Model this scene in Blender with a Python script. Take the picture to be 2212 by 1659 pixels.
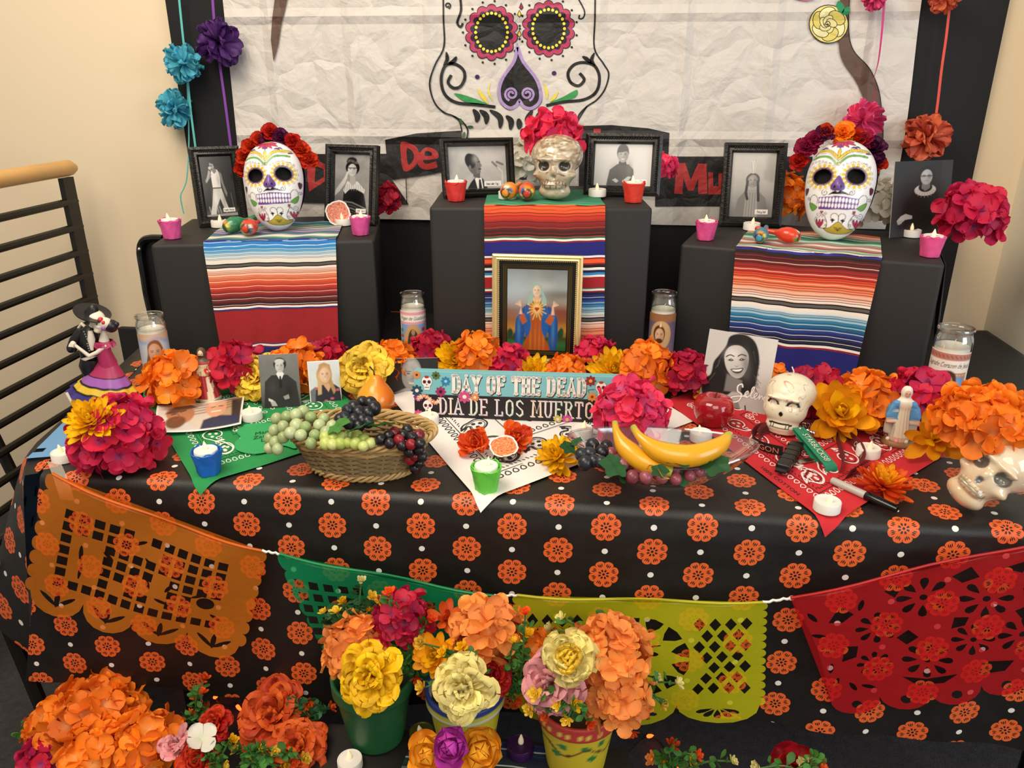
import bpy, bmesh, math, random
import numpy as np
from math import sin, cos, pi, radians, sqrt, atan2, floor
from mathutils import Vector, Matrix, Euler
from mathutils.geometry import tessellate_polygon, delaunay_2d_cdt
from mathutils import noise as mnoise

random.seed(7)
for o in list(bpy.data.objects):
    bpy.data.objects.remove(o)
SC = bpy.context.scene
COL = SC.collection

# ------------------------------------------------------------------ camera
FPX = 1680.0; PITCH = radians(21.5); YAW = radians(6.5); ZC = 1.325
cam_d = bpy.data.cameras.new('camera'); cam_d.sensor_width = 36.0
cam_d.lens = 36.0 * FPX / 2212.0; cam_d.clip_start = 0.02
cam = bpy.data.objects.new('camera', cam_d); COL.objects.link(cam)
cam.location = (0, 0, ZC); cam.rotation_euler = (pi / 2 - PITCH, 0, YAW)
SC.camera = cam

# ------------------------------------------------------------------ light
SC.view_settings.view_transform = 'Standard'; SC.view_settings.look = 'None'
SC.view_settings.gamma = 1.0; SC.view_settings.use_curve_mapping = False
SC.view_settings.exposure = 0.0
W = bpy.data.worlds.new('room_ambient'); SC.world = W; W.use_nodes = True
bg = W.node_tree.nodes['Background']
bg.inputs[0].default_value = (1.0, 0.93, 0.84, 1); bg.inputs[1].default_value = 0.4

def area(name, loc, target, size, power, col):
    d = bpy.data.lights.new(name, 'AREA'); d.shape = 'RECTANGLE'; d.size, d.size_y = size
    d.energy = power; d.color = col
    o = bpy.data.objects.new(name, d); COL.objects.link(o); o.location = loc
    o.rotation_euler = (Vector(target) - Vector(loc)).to_track_quat('-Z', 'Y').to_euler()
    return o
area('ceiling_light', (-0.9, 0.5, 2.7), (-0.3, 1.5, 0.8), (1.2, 1.2), 42, (1.0, 0.87, 0.69))
area('ceiling_light_rear', (0.3, -1.2, 2.7), (0.1, 1.4, 0.7), (1.6, 1.6), 36, (1.0, 0.90, 0.76))
area('window_daylight', (2.6, -0.6, 1.6), (0.2, 1.6, 0.9), (1.4, 1.8), 40, (0.80, 0.90, 1.0))

# ------------------------------------------------------------------ pixel rays (frame 2212 x 1659) -> points on real surfaces
FW = Vector((-sin(YAW) * cos(PITCH), cos(YAW) * cos(PITCH), -sin(PITCH)))
RT = Vector((cos(YAW), sin(YAW), 0)); UP = RT.cross(FW); CP = Vector((0, 0, ZC))
ZT = 0.74
def ray(px, py): return FW + RT * ((px - 1106) / FPX) - UP * ((py - 829.5) / FPX)
def oz(px, py, z=ZT):
    d = ray(px, py); return CP + d * ((z - ZC) / d.z)
def oy(px, py, Y):
    d = ray(px, py); return CP + d * (Y / d.y)
def depth(p): return (Vector(p) - CP).dot(FW)
def rest(px, py, dpx, z=ZT, k=0.85):
    """centre and radius of a round thing seen at px,py with dpx width that rests on height z"""
    d = ray(px, py); t = (z - ZC) / (d.z - k * dpx / (2 * FPX))
    return CP + d * t, dpx / 2 * t / FPX
def proj(p):
    q = Vector(p) - CP; z = q.dot(FW); return 1106 + FPX * q.dot(RT) / z, 829.5 - FPX * q.dot(UP) / z
def solve_h(base, d, ytop):
    """length along d from base so that the end is seen at picture row ytop"""
    lo, hi = 0.0, 0.6
    for _ in range(40):
        m = (lo + hi) / 2
        if proj(Vector(base) + Vector(d) * m)[1] > ytop: lo = m
        else: hi = m
    return lo
# ------------------------------------------------------------------ colour + materials
def lin1(c): return c / 12.92 if c <= 0.04045 else ((c + 0.055) / 1.055) ** 2.4
def hx(h):
    if isinstance(h, str):
        h = h.lstrip('#'); return tuple(lin1(int(h[i:i + 2], 16) / 255) for i in (0, 2, 4))
    return h
MATS = {}
def _base(name, rough=0.6, metal=0.0, spec=0.5):
    m = bpy.data.materials.new(name); m.use_nodes = True
    b = m.node_tree.nodes['Principled BSDF']
    b.inputs['Roughness'].default_value = rough; b.inputs['Metallic'].default_value = metal
    b.inputs['Specular IOR Level'].default_value = spec
    return m, m.node_tree, b
def nz(nt, scale, detail=3, vec=None, rough=0.5):
    n = nt.nodes.new('ShaderNodeTexNoise'); n.inputs['Scale'].default_value = scale
    n.inputs['Detail'].default_value = detail; n.inputs['Roughness'].default_value = rough
    if vec is not None: nt.links.new(vec, n.inputs['Vector'])
    return n
def bump(nt, b, h, strength=0.3, dist=0.002):
    n = nt.nodes.new('ShaderNodeBump'); n.inputs['Strength'].default_value = strength
    n.inputs['Distance'].default_value = dist
    nt.links.new(h, n.inputs['Height']); nt.links.new(n.outputs[0], b.inputs['Normal']); return n
def mixc(nt, fac, a, b):
    n = nt.nodes.new('ShaderNodeMix'); n.data_type = 'RGBA'
    for s, v in ((n.inputs[6], a), (n.inputs[7], b)):
        if isinstance(v, (tuple, list)): s.default_value = (*v[:3], 1)
        else: nt.links.new(v, s)
    if isinstance(fac, float): n.inputs[0].default_value = fac
    else: nt.links.new(fac, n.inputs[0])
    return n.outputs[2]
def mat(name, col, rough=0.6, metal=0.0, var=0.08, vscale=30, bmp=0.0, bscale=200, spec=0.5, emit=None, estr=0, trans=0):
    """plain procedural material: colour with a little noise variation, optional fine relief"""
    if name in MATS: return MATS[name]
    m, nt, b = _base(name, rough, metal, spec)
    c = hx(col); tc = nt.nodes.new('ShaderNodeTexCoord')
    n = nz(nt, vscale, 4, tc.outputs['Object'])
    d = tuple(max(0, x * (1 - var)) for x in c); l = tuple(min(1, x * (1 + var)) for x in c)
    nt.links.new(mixc(nt, n.outputs['Fac'], d, l), b.inputs['Base Color'])
    if bmp: bump(nt, b, nz(nt, bscale, 3, tc.outputs['Object']).outputs['Fac'], bmp)
    if emit:
        b.inputs['Emission Color'].default_value = (*hx(emit), 1); b.inputs['Emission Strength'].default_value = estr
    if trans: b.inputs['Transmission Weight'].default_value = trans
    MATS[name] = m; return m
def mat_print(name='printed_colour', rough=0.5, bmp=0.0, bscale=150, coat=0.0, bdist=0.002):
    """colour comes from the mesh's colour attribute (flat print, dye, paint)"""
    if name in MATS: return MATS[name]
    m, nt, b = _base(name, rough)
    a = nt.nodes.new('ShaderNodeVertexColor'); a.layer_name = 'Col'
    nt.links.new(a.outputs[0], b.inputs['Base Color'])
    b.inputs['Coat Weight'].default_value = coat
    if bmp:
        tc = nt.nodes.new('ShaderNodeTexCoord'); bump(nt, b, nz(nt, bscale, 3, tc.outputs['Object']).outputs['Fac'], bmp, bdist)
    MATS[name] = m; return m
def mat_petal(name, centre, tip, var=0.22, rough=0.55, trl=0.25):
    """petal: colour runs from centre to tip by the 'Col' red channel, each petal a touch different"""
    if name in MATS: return MATS[name]
    m, nt, b = _base(name, rough, 0, 0.3)
    a = nt.nodes.new('ShaderNodeVertexColor'); a.layer_name = 'Col'
    sep = nt.nodes.new('ShaderNodeSeparateColor'); nt.links.new(a.outputs[0], sep.inputs[0])
    mr0 = nt.nodes.new('ShaderNodeMapRange'); mr0.interpolation_type = 'SMOOTHSTEP'; nt.links.new(sep.outputs[0], mr0.inputs[0]); mr0.inputs[2].default_value = 0.45
    c = mixc(nt, mr0.outputs[0], hx(centre), hx(tip))
    oi = nt.nodes.new('ShaderNodeObjectInfo')
    hsv = nt.nodes.new('ShaderNodeHueSaturation'); nt.links.new(c, hsv.inputs['Color'])
    mr = nt.nodes.new('ShaderNodeMapRange'); nt.links.new(oi.outputs['Random'], mr.inputs[0])
    mr.inputs[3].default_value = 1 - var; mr.inputs[4].default_value = 1 + var
    nt.links.new(mr.outputs[0], hsv.inputs['Value'])
    mr2 = nt.nodes.new('ShaderNodeMapRange'); nt.links.new(oi.outputs['Random'], mr2.inputs[0])
    mr2.inputs[3].default_value = 0.492; mr2.inputs[4].default_value = 0.508
    nt.links.new(mr2.outputs[0], hsv.inputs['Hue'])
    nt.links.new(hsv.outputs[0], b.inputs['Base Color'])
    t = nt.nodes.new('ShaderNodeBsdfTranslucent'); nt.links.new(hsv.outputs[0], t.inputs[0])
    mx = nt.nodes.new('ShaderNodeMixShader'); mx.inputs[0].default_value = trl
    out = nt.nodes['Material Output']
    nt.links.new(b.outputs[0], mx.inputs[1]); nt.links.new(t.outputs[0], mx.inputs[2]); nt.links.new(mx.outputs[0], out.inputs[0])
    MATS[name] = m; return m
def mat_film(name, col, alpha, rough=0.35, bmp=0.15):
    """thin tinted plastic / glass sheet: partly see-through"""
    if name in MATS: return MATS[name]
    m, nt, b = _base(name, rough)
    c = hx(col); b.inputs['Base Color'].default_value = (*c, 1)
    tr = nt.nodes.new('ShaderNodeBsdfTransparent'); mxc = max(c)
    tr.inputs[0].default_value = (*[0.25 + 0.75 * x / mxc for x in c], 1)
    mx = nt.nodes.new('ShaderNodeMixShader'); mx.inputs[0].default_value = alpha
    out = nt.nodes['Material Output']
    nt.links.new(tr.outputs[0], mx.inputs[1]); nt.links.new(b.outputs[0], mx.inputs[2]); nt.links.new(mx.outputs[0], out.inputs[0])
    tc = nt.nodes.new('ShaderNodeTexCoord'); bump(nt, b, nz(nt, 25, 3, tc.outputs['Object']).outputs['Fac'], bmp, 0.01)
    MATS[name] = m; return m
def mat_glass(name='clear_glass', tint=(0.97, 0.98, 0.98)):
    if name in MATS: return MATS[name]
    m, nt, b = _base(name)
    tr = nt.nodes.new('ShaderNodeBsdfTransparent'); tr.inputs[0].default_value = (*tint, 1)
    gl = nt.nodes.new('ShaderNodeBsdfGlossy'); gl.inputs['Roughness'].default_value = 0.05
    lw = nt.nodes.new('ShaderNodeLayerWeight'); lw.inputs[0].default_value = 0.35
    mr = nt.nodes.new('ShaderNodeMapRange'); nt.links.new(lw.outputs['Facing'], mr.inputs[0])
    mr.inputs[3].default_value = 0.09; mr.inputs[4].default_value = 0.85
    mx = nt.nodes.new('ShaderNodeMixShader'); nt.links.new(mr.outputs[0], mx.inputs[0])
    nt.links.new(tr.outputs[0], mx.inputs[1]); nt.links.new(gl.outputs[0], mx.inputs[2])
    nt.links.new(mx.outputs[0], nt.nodes['Material Output'].inputs[0])
    MATS[name] = m; return m

class S:
    """tiny expression helper over Math nodes"""
    def __init__(s, nt, v): s.nt = nt; s.v = v
    def _op(s, op, *a):
        n = s.nt.nodes.new('ShaderNodeMath'); n.operation = op
        for i, x in enumerate((s,) + a):
            x = x.v if isinstance(x, S) else x
            if isinstance(x, (int, float)): n.inputs[i].default_value = x
            else: s.nt.links.new(x, n.inputs[i])
        return S(s.nt, n.outputs[0])
    def __add__(s, o): return s._op('ADD', o)
    def __sub__(s, o): return s._op('SUBTRACT', o)
    def __mul__(s, o): return s._op('MULTIPLY', o)
    def __truediv__(s, o): return s._op('DIVIDE', o)
    def lt(s, o): return s._op('LESS_THAN', o)
    def gt(s, o): return s._op('GREATER_THAN', o)
    def rnd(s): return s._op('ROUND')
    def fl(s): return s._op('FLOOR')
    def ab(s): return s._op('ABSOLUTE')
    def sq(s): return s._op('SQRT')
    def pw(s, o): return s._op('POWER', o)
    def mod(s, o): return s._op('FLOORED_MODULO', o)
    def mx(s, o): return s._op('MAXIMUM', o)
    def mn(s, o): return s._op('MINIMUM', o)
    def sin(s): return s._op('SINE')
    def cos(s): return s._op('COSINE')
    def at2(s, o): return s._op('ARCTAN2', o)

# ------------------------------------------------------------------ objects
def link(name, data, parent=None, loc=None, rot=None):
    o = bpy.data.objects.new(name, data); COL.objects.link(o)
    if parent is not None: o.parent = parent
    if loc is not None: o.location = loc
    if rot is not None: o.rotation_euler = rot
    return o
def tag(o, label=None, cat=None, group=None, kind=None):
    if label: o['label'] = label
    if cat: o['category'] = cat
    if group: o['group'] = group
    if kind: o['kind'] = kind
    return o
def thing(name, label, cat, loc=(0, 0, 0), rot=(0, 0, 0), group=None):
    return tag(link(name, None, None, loc, rot), label, cat, group)

class MB:
    """collects shapes, builds ONE mesh object"""
    def __init__(s): s.v = []; s.f = []; s.c = []; s.uv = None
    def add(s, vs, fs, col=None):
        o = len(s.v); s.v.extend([tuple(p) for p in vs]); s.f.extend([tuple(i + o for i in f) for f in fs])
        s.c.extend([col or (1, 1, 1)] * len(vs)); return s
    def box(s, c, d, M=None, col=None):
        x, y, z = d[0] / 2, d[1] / 2, d[2] / 2
        vs = [Vector((a, b, e)) for a in (-x, x) for b in (-y, y) for e in (-z, z)]
        if M is not None: vs = [M @ p for p in vs]
        vs = [p + Vector(c) for p in vs]
        return s.add(vs, [(0, 1, 3, 2), (4, 6, 7, 5), (0, 4, 5, 1), (2, 3, 7, 6), (0, 2, 6, 4), (1, 5, 7, 3)], col)
    def tube(s, path, r, n=8, closed=False, cap=True, col=None):
        P = [Vector(p) for p in path]; m = len(P)
        rr = r if isinstance(r, (list, tuple)) else [r] * m
        vs = []; nrm = None
        for i, p in enumerate(P):
            a = P[(i - 1) % m] if (closed or i > 0) else P[i]; b = P[(i + 1) % m] if (closed or i < m - 1) else P[i]
            t = (b - a)
            t = t.normalized() if t.length > 1e-9 else Vector((0, 0, 1))
            if nrm is None: nrm = t.orthogonal().normalized()
            nrm = (nrm - t * nrm.dot(t)); nrm = nrm.normalized() if nrm.length > 1e-6 else t.orthogonal().normalized()
            bn = t.cross(nrm)
            for k in range(n):
                an = 2 * pi * k / n; vs.append(p + nrm * (cos(an) * rr[i]) + bn * (sin(an) * rr[i]))
        fs = []
        for i in range(m if closed else m - 1):
            j = (i + 1) % m
            for k in range(n):
                l = (k + 1) % n; fs.append((i * n + k, i * n + l, j * n + l, j * n + k))
        if cap and not closed:
            fs.append(tuple(range(n - 1, -1, -1))); fs.append(tuple((m - 1) * n + k for k in range(n)))
        return s.add(vs, fs, col)
    def lathe(s, prof, n=24, c=(0, 0, 0), M=None, col=None, capb=True, capt=True, wob=None):
        vs = []
        for i, (r, z) in enumerate(prof):
            for k in range(n):
                a = 2 * pi * k / n; q = r if wob is None else r + wob(a, i, z)
                p = Vector((q * cos(a), q * sin(a), z))
                if M is not None: p = M @ p
                vs.append(p + Vector(c))
        fs = [(i * n + k, i * n + (k + 1) % n, (i + 1) * n + (k + 1) % n, (i + 1) * n + k) for i in range(len(prof) - 1) for k in range(n)]
        if capb: fs.append(tuple(range(n - 1, -1, -1)))
        if capt: fs.append(tuple((len(prof) - 1) * n + k for k in range(n)))
        return s.add(vs, fs, col)
    def ball(s, c, r, nu=12, nv=8, col=None, M=None):
        r = r if isinstance(r, (list, tuple)) else (r, r, r)
        vs = []; 
        for j in range(nv + 1):
            t = pi * j / nv
            for i in range(nu):
                a = 2 * pi * i / nu
                p = Vector((r[0] * sin(t) * cos(a), r[1] * sin(t) * sin(a), -r[2] * cos(t)))
                if M is not None: p = M @ p
                vs.append(p + Vector(c))
        fs = [(j * nu + i, j * nu + (i + 1) % nu, (j + 1) * nu + (i + 1) % nu, (j + 1) * nu + i) for j in range(nv) for i in range(nu)]
        return s.add(vs, fs, col)
    def grid(s, fn, nu, nv, col=None, closeu=False):
        o = len(s.v); vs = []; cs = []
        for j in range(nv + 1):
            for i in range(nu + (0 if closeu else 1)):
                p = fn(i / nu, j / nv)
                if isinstance(p, tuple) and len(p) == 2 and not isinstance(p[0], (int, float)): vs.append(p[0]); cs.append(p[1])
                else: vs.append(p); cs.append(col or (1, 1, 1))
        w = nu if closeu else nu + 1
        fs = [(j * w + i, j * w + (i + 1) % w, (j + 1) * w + (i + 1) % w, (j + 1) * w + i) for j in range(nv) for i in range(nu)]
        s.v.extend([tuple(p) for p in vs]); s.f.extend([tuple(q + o for q in f) for f in fs]); s.c.extend(cs); return s
    def mesh(s, name, m=None, smooth=True, bev=0, seg=2, thick=0, angle=None):
        me = bpy.data.meshes.new(name); me.from_pydata(s.v, [], s.f)
        if any(c != (1, 1, 1) for c in s.c):
            a = me.color_attributes.new('Col', 'FLOAT_COLOR', 'POINT')
            a.data.foreach_set('color', np.array([(*c[:3], 1) for c in s.c], np.float32).ravel())
        if bev or thick:
            bm = bmesh.new(); bm.from_mesh(me)
            bmesh.ops.recalc_face_normals(bm, faces=bm.faces)
            if thick: bmesh.ops.solidify(bm, geom=bm.faces[:], thickness=thick)
            if bev:
                es = [e for e in bm.edges if len(e.link_faces) == 2 and e.calc_face_angle(0) > 0.6]
                bmesh.ops.bevel(bm, geom=es, offset=bev, segments=seg, profile=0.6, affect='EDGES', clamp_overlap=True)
            bm.to_mesh(me); bm.free()
        me.polygons.foreach_set('use_smooth', [bool(smooth)] * len(me.polygons))
        if smooth and angle:
            me.set_sharp_from_angle(angle=angle)
        if m: me.materials.append(m)
        me.update(); return me
    def build(s, name, m=None, parent=None, smooth=True, bev=0, seg=2, thick=0, loc=None, rot=None, angle=0.7):
        return link(name, s.mesh(name, m, smooth, bev, seg, thick, angle), parent, loc, rot)

def np_mesh(name, V, Fq, C=None, m=None, smooth=True):
    """fast mesh from numpy arrays (quads), optional point colours"""
    me = bpy.data.meshes.new(name); V = np.asarray(V, np.float32).reshape(-1, 3); Fq = np.asarray(Fq, np.int32)
    n, k = Fq.shape
    me.vertices.add(len(V)); me.vertices.foreach_set('co', V.ravel())
    me.loops.add(n * k); me.loops.foreach_set('vertex_index', Fq.ravel())
    me.polygons.add(n); me.polygons.foreach_set('loop_start', np.arange(0, n * k, k, dtype=np.int32))
    me.polygons.foreach_set('loop_total', np.full(n, k, np.int32))
    me.polygons.foreach_set('use_smooth', [bool(smooth)] * n)
    me.update(calc_edges=True)
    if C is not None:
        a = me.color_attributes.new('Col', 'FLOAT_COLOR', 'POINT')
        C = np.asarray(C, np.float32).reshape(-1, 3)
        a.data.foreach_set('color', np.concatenate([C, np.ones((len(C), 1), np.float32)], 1).ravel())
    if m: me.materials.append(m)
    return me
def quads(nu, nv, closeu=False):
    w = nu if closeu else nu + 1
    i, j = np.meshgrid(np.arange(nu), np.arange(nv)); i = i.ravel(); j = j.ravel(); i2 = (i + 1) % w
    return np.stack([j * w + i, j * w + i2, (j + 1) * w + i2, (j + 1) * w + i], 1)

# ------------------------------------------------------------------ vector print: flat coloured polygons laid on a surface
def text_tris(txt, size=1.0, align='LEFT', shear=0.0, space=1.0, bold=0.0):
    c = bpy.data.curves.new('t', 'FONT'); c.body = txt; c.size = size; c.align_x = align; c.shear = shear
    c.space_character = space; c.offset = bold; c.resolution_u = 3
    o = bpy.data.objects.new('t', c); me = bpy.data.meshes.new_from_object(o)
    vs = [tuple(v.co[:2]) for v in me.vertices]; fs = [tuple(p.vertices) for p in me.polygons]
    bpy.data.objects.remove(o); bpy.data.curves.remove(c); bpy.data.meshes.remove(me)
    return vs, fs
def in_poly(P, x, y):
    r = False; n = len(P)
    for i in range(n):
        (x0, y0), (x1, y1) = P[i], P[(i + 1) % n]
        if (y0 > y) != (y1 > y) and x < (x1 - x0) * (y - y0) / (y1 - y0) + x0: r = not r
    return r
def cut_sheet(outer, holes, step=0.05):
    """triangles of a sheet with punched holes (constrained Delaunay)"""
    V = []; E = []
    for lp in [outer] + list(holes):
        o = len(V); V += [Vector(p) for p in lp]; E += [(o + i, o + (i + 1) % len(lp)) for i in range(len(lp))]
    xs = [p[0] for p in outer]; ys = [p[1] for p in outer]
    x = min(xs) + step / 2
    while x < max(xs):
        y = min(ys) + step / 2
        while y < max(ys):
            if in_poly(outer, x, y): V.append(Vector((x, y)))
            y += step
        x += step
    r = delaunay_2d_cdt(V, E, [], 0, 1e-5); vs, fs = r[0], r[2]; out = []
    bb = [(min(p[0] for p in h), max(p[0] for p in h), min(p[1] for p in h), max(p[1] for p in h)) for h in holes]
    for f in fs:
        cx = sum(vs[i].x for i in f) / len(f); cy = sum(vs[i].y for i in f) / len(f)
        if not in_poly(outer, cx, cy): continue
        if any(b[0] <= cx <= b[1] and b[2] <= cy <= b[3] and in_poly(h, cx, cy) for h, b in zip(holes, bb)): continue
        out.append(tuple(f))
    return [(p.x, p.y) for p in vs], out
class Art:
    def __init__(s): s.v = []; s.f = []; s.c = []
    def raw(s, vs, fs, col, l=0):
        o = len(s.v); s.v.extend([(x, y, l) for x, y in vs]); s.f.extend([tuple(i + o for i in f) for f in fs])
        s.c.extend([hx(col)] * len(vs)); return s
    def poly(s, pts, col, l=0, holes=()):
        loops = [[Vector((x, y, 0)) for x, y in pts]] + [[Vector((x, y, 0)) for x, y in h] for h in holes]
        flat = [p for lp in loops for p in lp]
        return s.raw([(p.x, p.y) for p in flat], tessellate_polygon(loops), col, l)
    def ell(s, x, y, rx, ry, col, l=0, rot=0, n=16, a0=0, a1=2 * pi):
        pts = []
        full = abs(a1 - a0 - 2 * pi) < 1e-6
        for k in range(n if full else n + 1):
            a = a0 + (a1 - a0) * k / n; u, v = rx * cos(a), ry * sin(a)
            pts.append((x + u * cos(rot) - v * sin(rot), y + u * sin(rot) + v * cos(rot)))
        return s.raw(pts, [tuple(range(len(pts)))], col, l)
    def line(s, pts, w, col, l=0, taper=False, closed=False):
        m = len(pts)
        if closed: pts = list(pts) + [pts[0]]; m += 1
        L = []; R = []
        for i, (x, y) in enumerate(pts):
            a = pts[max(0, i - 1)]; b = pts[min(m - 1, i + 1)]
            if closed and i in (0, m - 1): a = pts[m - 2]; b = pts[1]
            dx, dy = b[0] - a[0], b[1] - a[1]; d = sqrt(dx * dx + dy * dy) or 1
            ww = (w[i] if isinstance(w, (list, tuple)) else w) / 2
            if taper: ww *= max(0.08, sin(pi * (0.08 + 0.84 * i / (m - 1))))
            L.append((x - dy / d * ww, y + dx / d * ww)); R.append((x + dy / d * ww, y - dx / d * ww))
        return s.raw(L + R, [(i, i + 1, m + i + 1, m + i) for i in range(m - 1)], col, l)
    def spiral(s, x, y, r0, r1, turns, w, col, l=0, a0=0, n=26, d=1):
        return s.line([(x + (r0 + (r1 - r0) * k / n) * cos(a0 + d * 2 * pi * turns * k / n), y + (r0 + (r1 - r0) * k / n) * sin(a0 + d * 2 * pi * turns * k / n)) for k in range(n + 1)], w, col, l)
    def text(s, t, x, y, size, col, l=0, align='CENTER', sx=1, shear=0, space=1, rot=0, bold=0):
        vs, fs = text_tris(t, 1.0, align, shear, space, bold)
        q = []
        for a, b in vs:
            a *= size * sx; b *= size
            q.append((x + a * cos(rot) - b * sin(rot), y + a * sin(rot) + b * cos(rot)))
        return s.raw(q, fs, col, l)
    def build(s, name, fn, m, parent=None, eps=0.00012, smooth=False, off=0.0003):
        """fn(u,v)->(point, normal)"""
        vs = []
        for x, y, l in s.v:
            p, n = fn(x, y); vs.append(tuple(Vector(p) + Vector(n) * (off + eps * l)))
        me = bpy.data.meshes.new(name); me.from_pydata(vs, [], s.f)
        a = me.color_attributes.new('Col', 'FLOAT_COLOR', 'POINT')
        a.data.foreach_set('color', np.array([(*c, 1) for c in s.c], np.float32).ravel())
        me.materials.append(m); me.polygons.foreach_set('use_smooth', [smooth] * len(me.polygons)); me.update()
        return link(name, me, parent)
def plane_fn(o, ux, uy):
    o, ux, uy = Vector(o), Vector(ux), Vector(uy); n = ux.cross(uy).normalized()
    return lambda u, v: (o + ux * u + uy * v, n)
def arc(x, y, r, a0, a1, n=10, ry=None):
    ry = ry or r
    return [(x + r * cos(a0 + (a1 - a0) * k / n), y + ry * sin(a0 + (a1 - a0) * k / n)) for k in range(n + 1)]
def bez(p0, p1, p2, p3, n=10):
    return [tuple((1 - t) ** 3 * p0[i] + 3 * t * (1 - t) ** 2 * p1[i] + 3 * t * t * (1 - t) * p2[i] + t ** 3 * p3[i] for i in (0, 1)) for t in [k / n for k in range(n + 1)]]
def crv(pts, n=6, closed=False):
    """Catmull-Rom through points"""
    m = len(pts); out = []
    for i in range(m if closed else m - 1):
        p = [pts[(i + k) % m] if closed else pts[min(m - 1, max(0, i + k))] for k in (-1, 0, 1, 2)]
        for k in range(n):
            t = k / n
            out.append(tuple(0.5 * (2 * p[1][d] + (p[2][d] - p[0][d]) * t + (2 * p[0][d] - 5 * p[1][d] + 4 * p[2][d] - p[3][d]) * t * t + (3 * p[1][d] - p[0][d] - 3 * p[2][d] + p[3][d]) * t ** 3) for d in range(len(p[0]))))
    if not closed: out.append(tuple(pts[-1]))
    return out

# ------------------------------------------------------------------ raster print (photographs): colours painted onto a fine grid
class Canvas:
    def __init__(s, w, h, col, asp=None):
        s.w, s.h = w, h; s.asp = asp or h / w
        x = np.linspace(0, 1, w); y = np.linspace(0, s.asp, h)
        s.X, s.Y = np.meshgrid(x, y); s.C = np.zeros((h, w, 3)); s.C[:] = hx(col); s.px = 1.0 / w
    def _mix(s, a, col):
        a = np.clip(a, 0, 1)[..., None]; s.C = s.C * (1 - a) + np.array(hx(col)) * a; return s
    def ell(s, x, y, rx, ry, col, soft=1.5, rot=0, op=1):
        dx, dy = s.X - x, s.Y - y; c, n = cos(rot), sin(rot)
        u, v = dx * c + dy * n, -dx * n + dy * c
        d = (1 - np.sqrt((u / rx) ** 2 + (v / ry) ** 2)) * min(rx, ry)
        return s._mix(op * np.clip(d / (soft * s.px) + 0.5, 0, 1), col)
    def glow(s, x, y, rx, ry, col, op=0.5, rot=0):
        dx, dy = s.X - x, s.Y - y; c, n = cos(rot), sin(rot)
        u, v = dx * c + dy * n, -dx * n + dy * c
        return s._mix(op * np.exp(-((u / rx) ** 2 + (v / ry) ** 2)), col)
    def poly(s, pts, col, soft=1.2, op=1):
        P = np.array(pts); ins = np.zeros(s.X.shape, bool); dm = np.full(s.X.shape, 9.0)
        for i in range(len(P)):
            (x0, y0), (x1, y1) = P[i], P[(i + 1) % len(P)]
            cnd = ((y0 > s.Y) != (y1 > s.Y)); xx = (x1 - x0) * (s.Y - y0) / ((y1 - y0) if abs(y1 - y0) > 1e-9 else 1e-9) + x0
            ins ^= cnd & (s.X < xx)
            dx, dy = x1 - x0, y1 - y0; L = dx * dx + dy * dy + 1e-12
            t = np.clip(((s.X - x0) * dx + (s.Y - y0) * dy) / L, 0, 1)
            dm = np.minimum(dm, np.hypot(s.X - x0 - t * dx, s.Y - y0 - t * dy))
        return s._mix(op * np.clip(np.where(ins, dm, -dm) / (soft * s.px) + 0.5, 0, 1), col)
    def line(s, pts, w, col, soft=1.0, op=1):
        dm = np.full(s.X.shape, 9.0)
        for (x0, y0), (x1, y1) in zip(pts[:-1], pts[1:]):
            dx, dy = x1 - x0, y1 - y0; L = dx * dx + dy * dy + 1e-12
            t = np.clip(((s.X - x0) * dx + (s.Y - y0) * dy) / L, 0, 1)
            dm = np.minimum(dm, np.hypot(s.X - x0 - t * dx, s.Y - y0 - t * dy))
        return s._mix(op * np.clip((w / 2 - dm) / (soft * s.px) + 0.5, 0, 1), col)
    def spiral(s, x, y, r0, r1, turns, w, col, a0=0, d=1):
        n = 20; return s.line([(x + (r0 + (r1 - r0) * k / n) * cos(a0 + d * 2 * pi * turns * k / n), y + (r0 + (r1 - r0) * k / n) * sin(a0 + d * 2 * pi * turns * k / n)) for k in range(n + 1)], w, col)
    def vgrad(s, stops):
        ys = [a for a, _ in stops]; cs = np.array([hx(c) for _, c in stops])
        for k in range(3): s.C[..., k] = np.interp(s.Y / s.asp, ys, cs[:, k])
        return s
    def noise(s, amt=0.1, cells=8, seed=1):
        r = np.random.RandomState(seed); tot = np.zeros(s.X.shape)
        for o, a in ((1, .5), (2, .3), (4, .2)):
            g = r.rand(int(cells * o * max(1, s.asp)) + 3, cells * o + 3)
            gx = s.X * cells * o; gy = s.Y * cells * o
            i = gx.astype(int); j = np.minimum(gy.astype(int), g.shape[0] - 2); fx = gx - i; fy = gy - j
            i = np.minimum(i, g.shape[1] - 2)
            tot += a * ((g[j, i] * (1 - fx) + g[j, i + 1] * fx) * (1 - fy) + (g[j + 1, i] * (1 - fx) + g[j + 1, i + 1] * fx) * fy)
        s.C *= (1 + amt * (tot - .5) * 2)[..., None]; return s
    def txt(s, t, x, y, size, col, **k):
        vs, fs = text_tris(t, 1.0, k.get('align', 'CENTER'), k.get('shear', 0))
        for f in fs: s.poly([(x + vs[i][0] * size * k.get('sx', 1), y - vs[i][1] * size) for i in f], col, 0.8)
        return s
    def build(s, name, fn, m, parent=None, off=0.0004):
        """fn(u in 0..1, v in 0..1 downward arrays) -> (h,w,3) points"""
        V = fn(s.X, s.Y / s.asp)
        q = quads(s.w - 1, s.h - 1)[:, ::-1]
        return link(name, np_mesh(name, V, q, s.C.reshape(-1, 3), m, True), parent)
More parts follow.
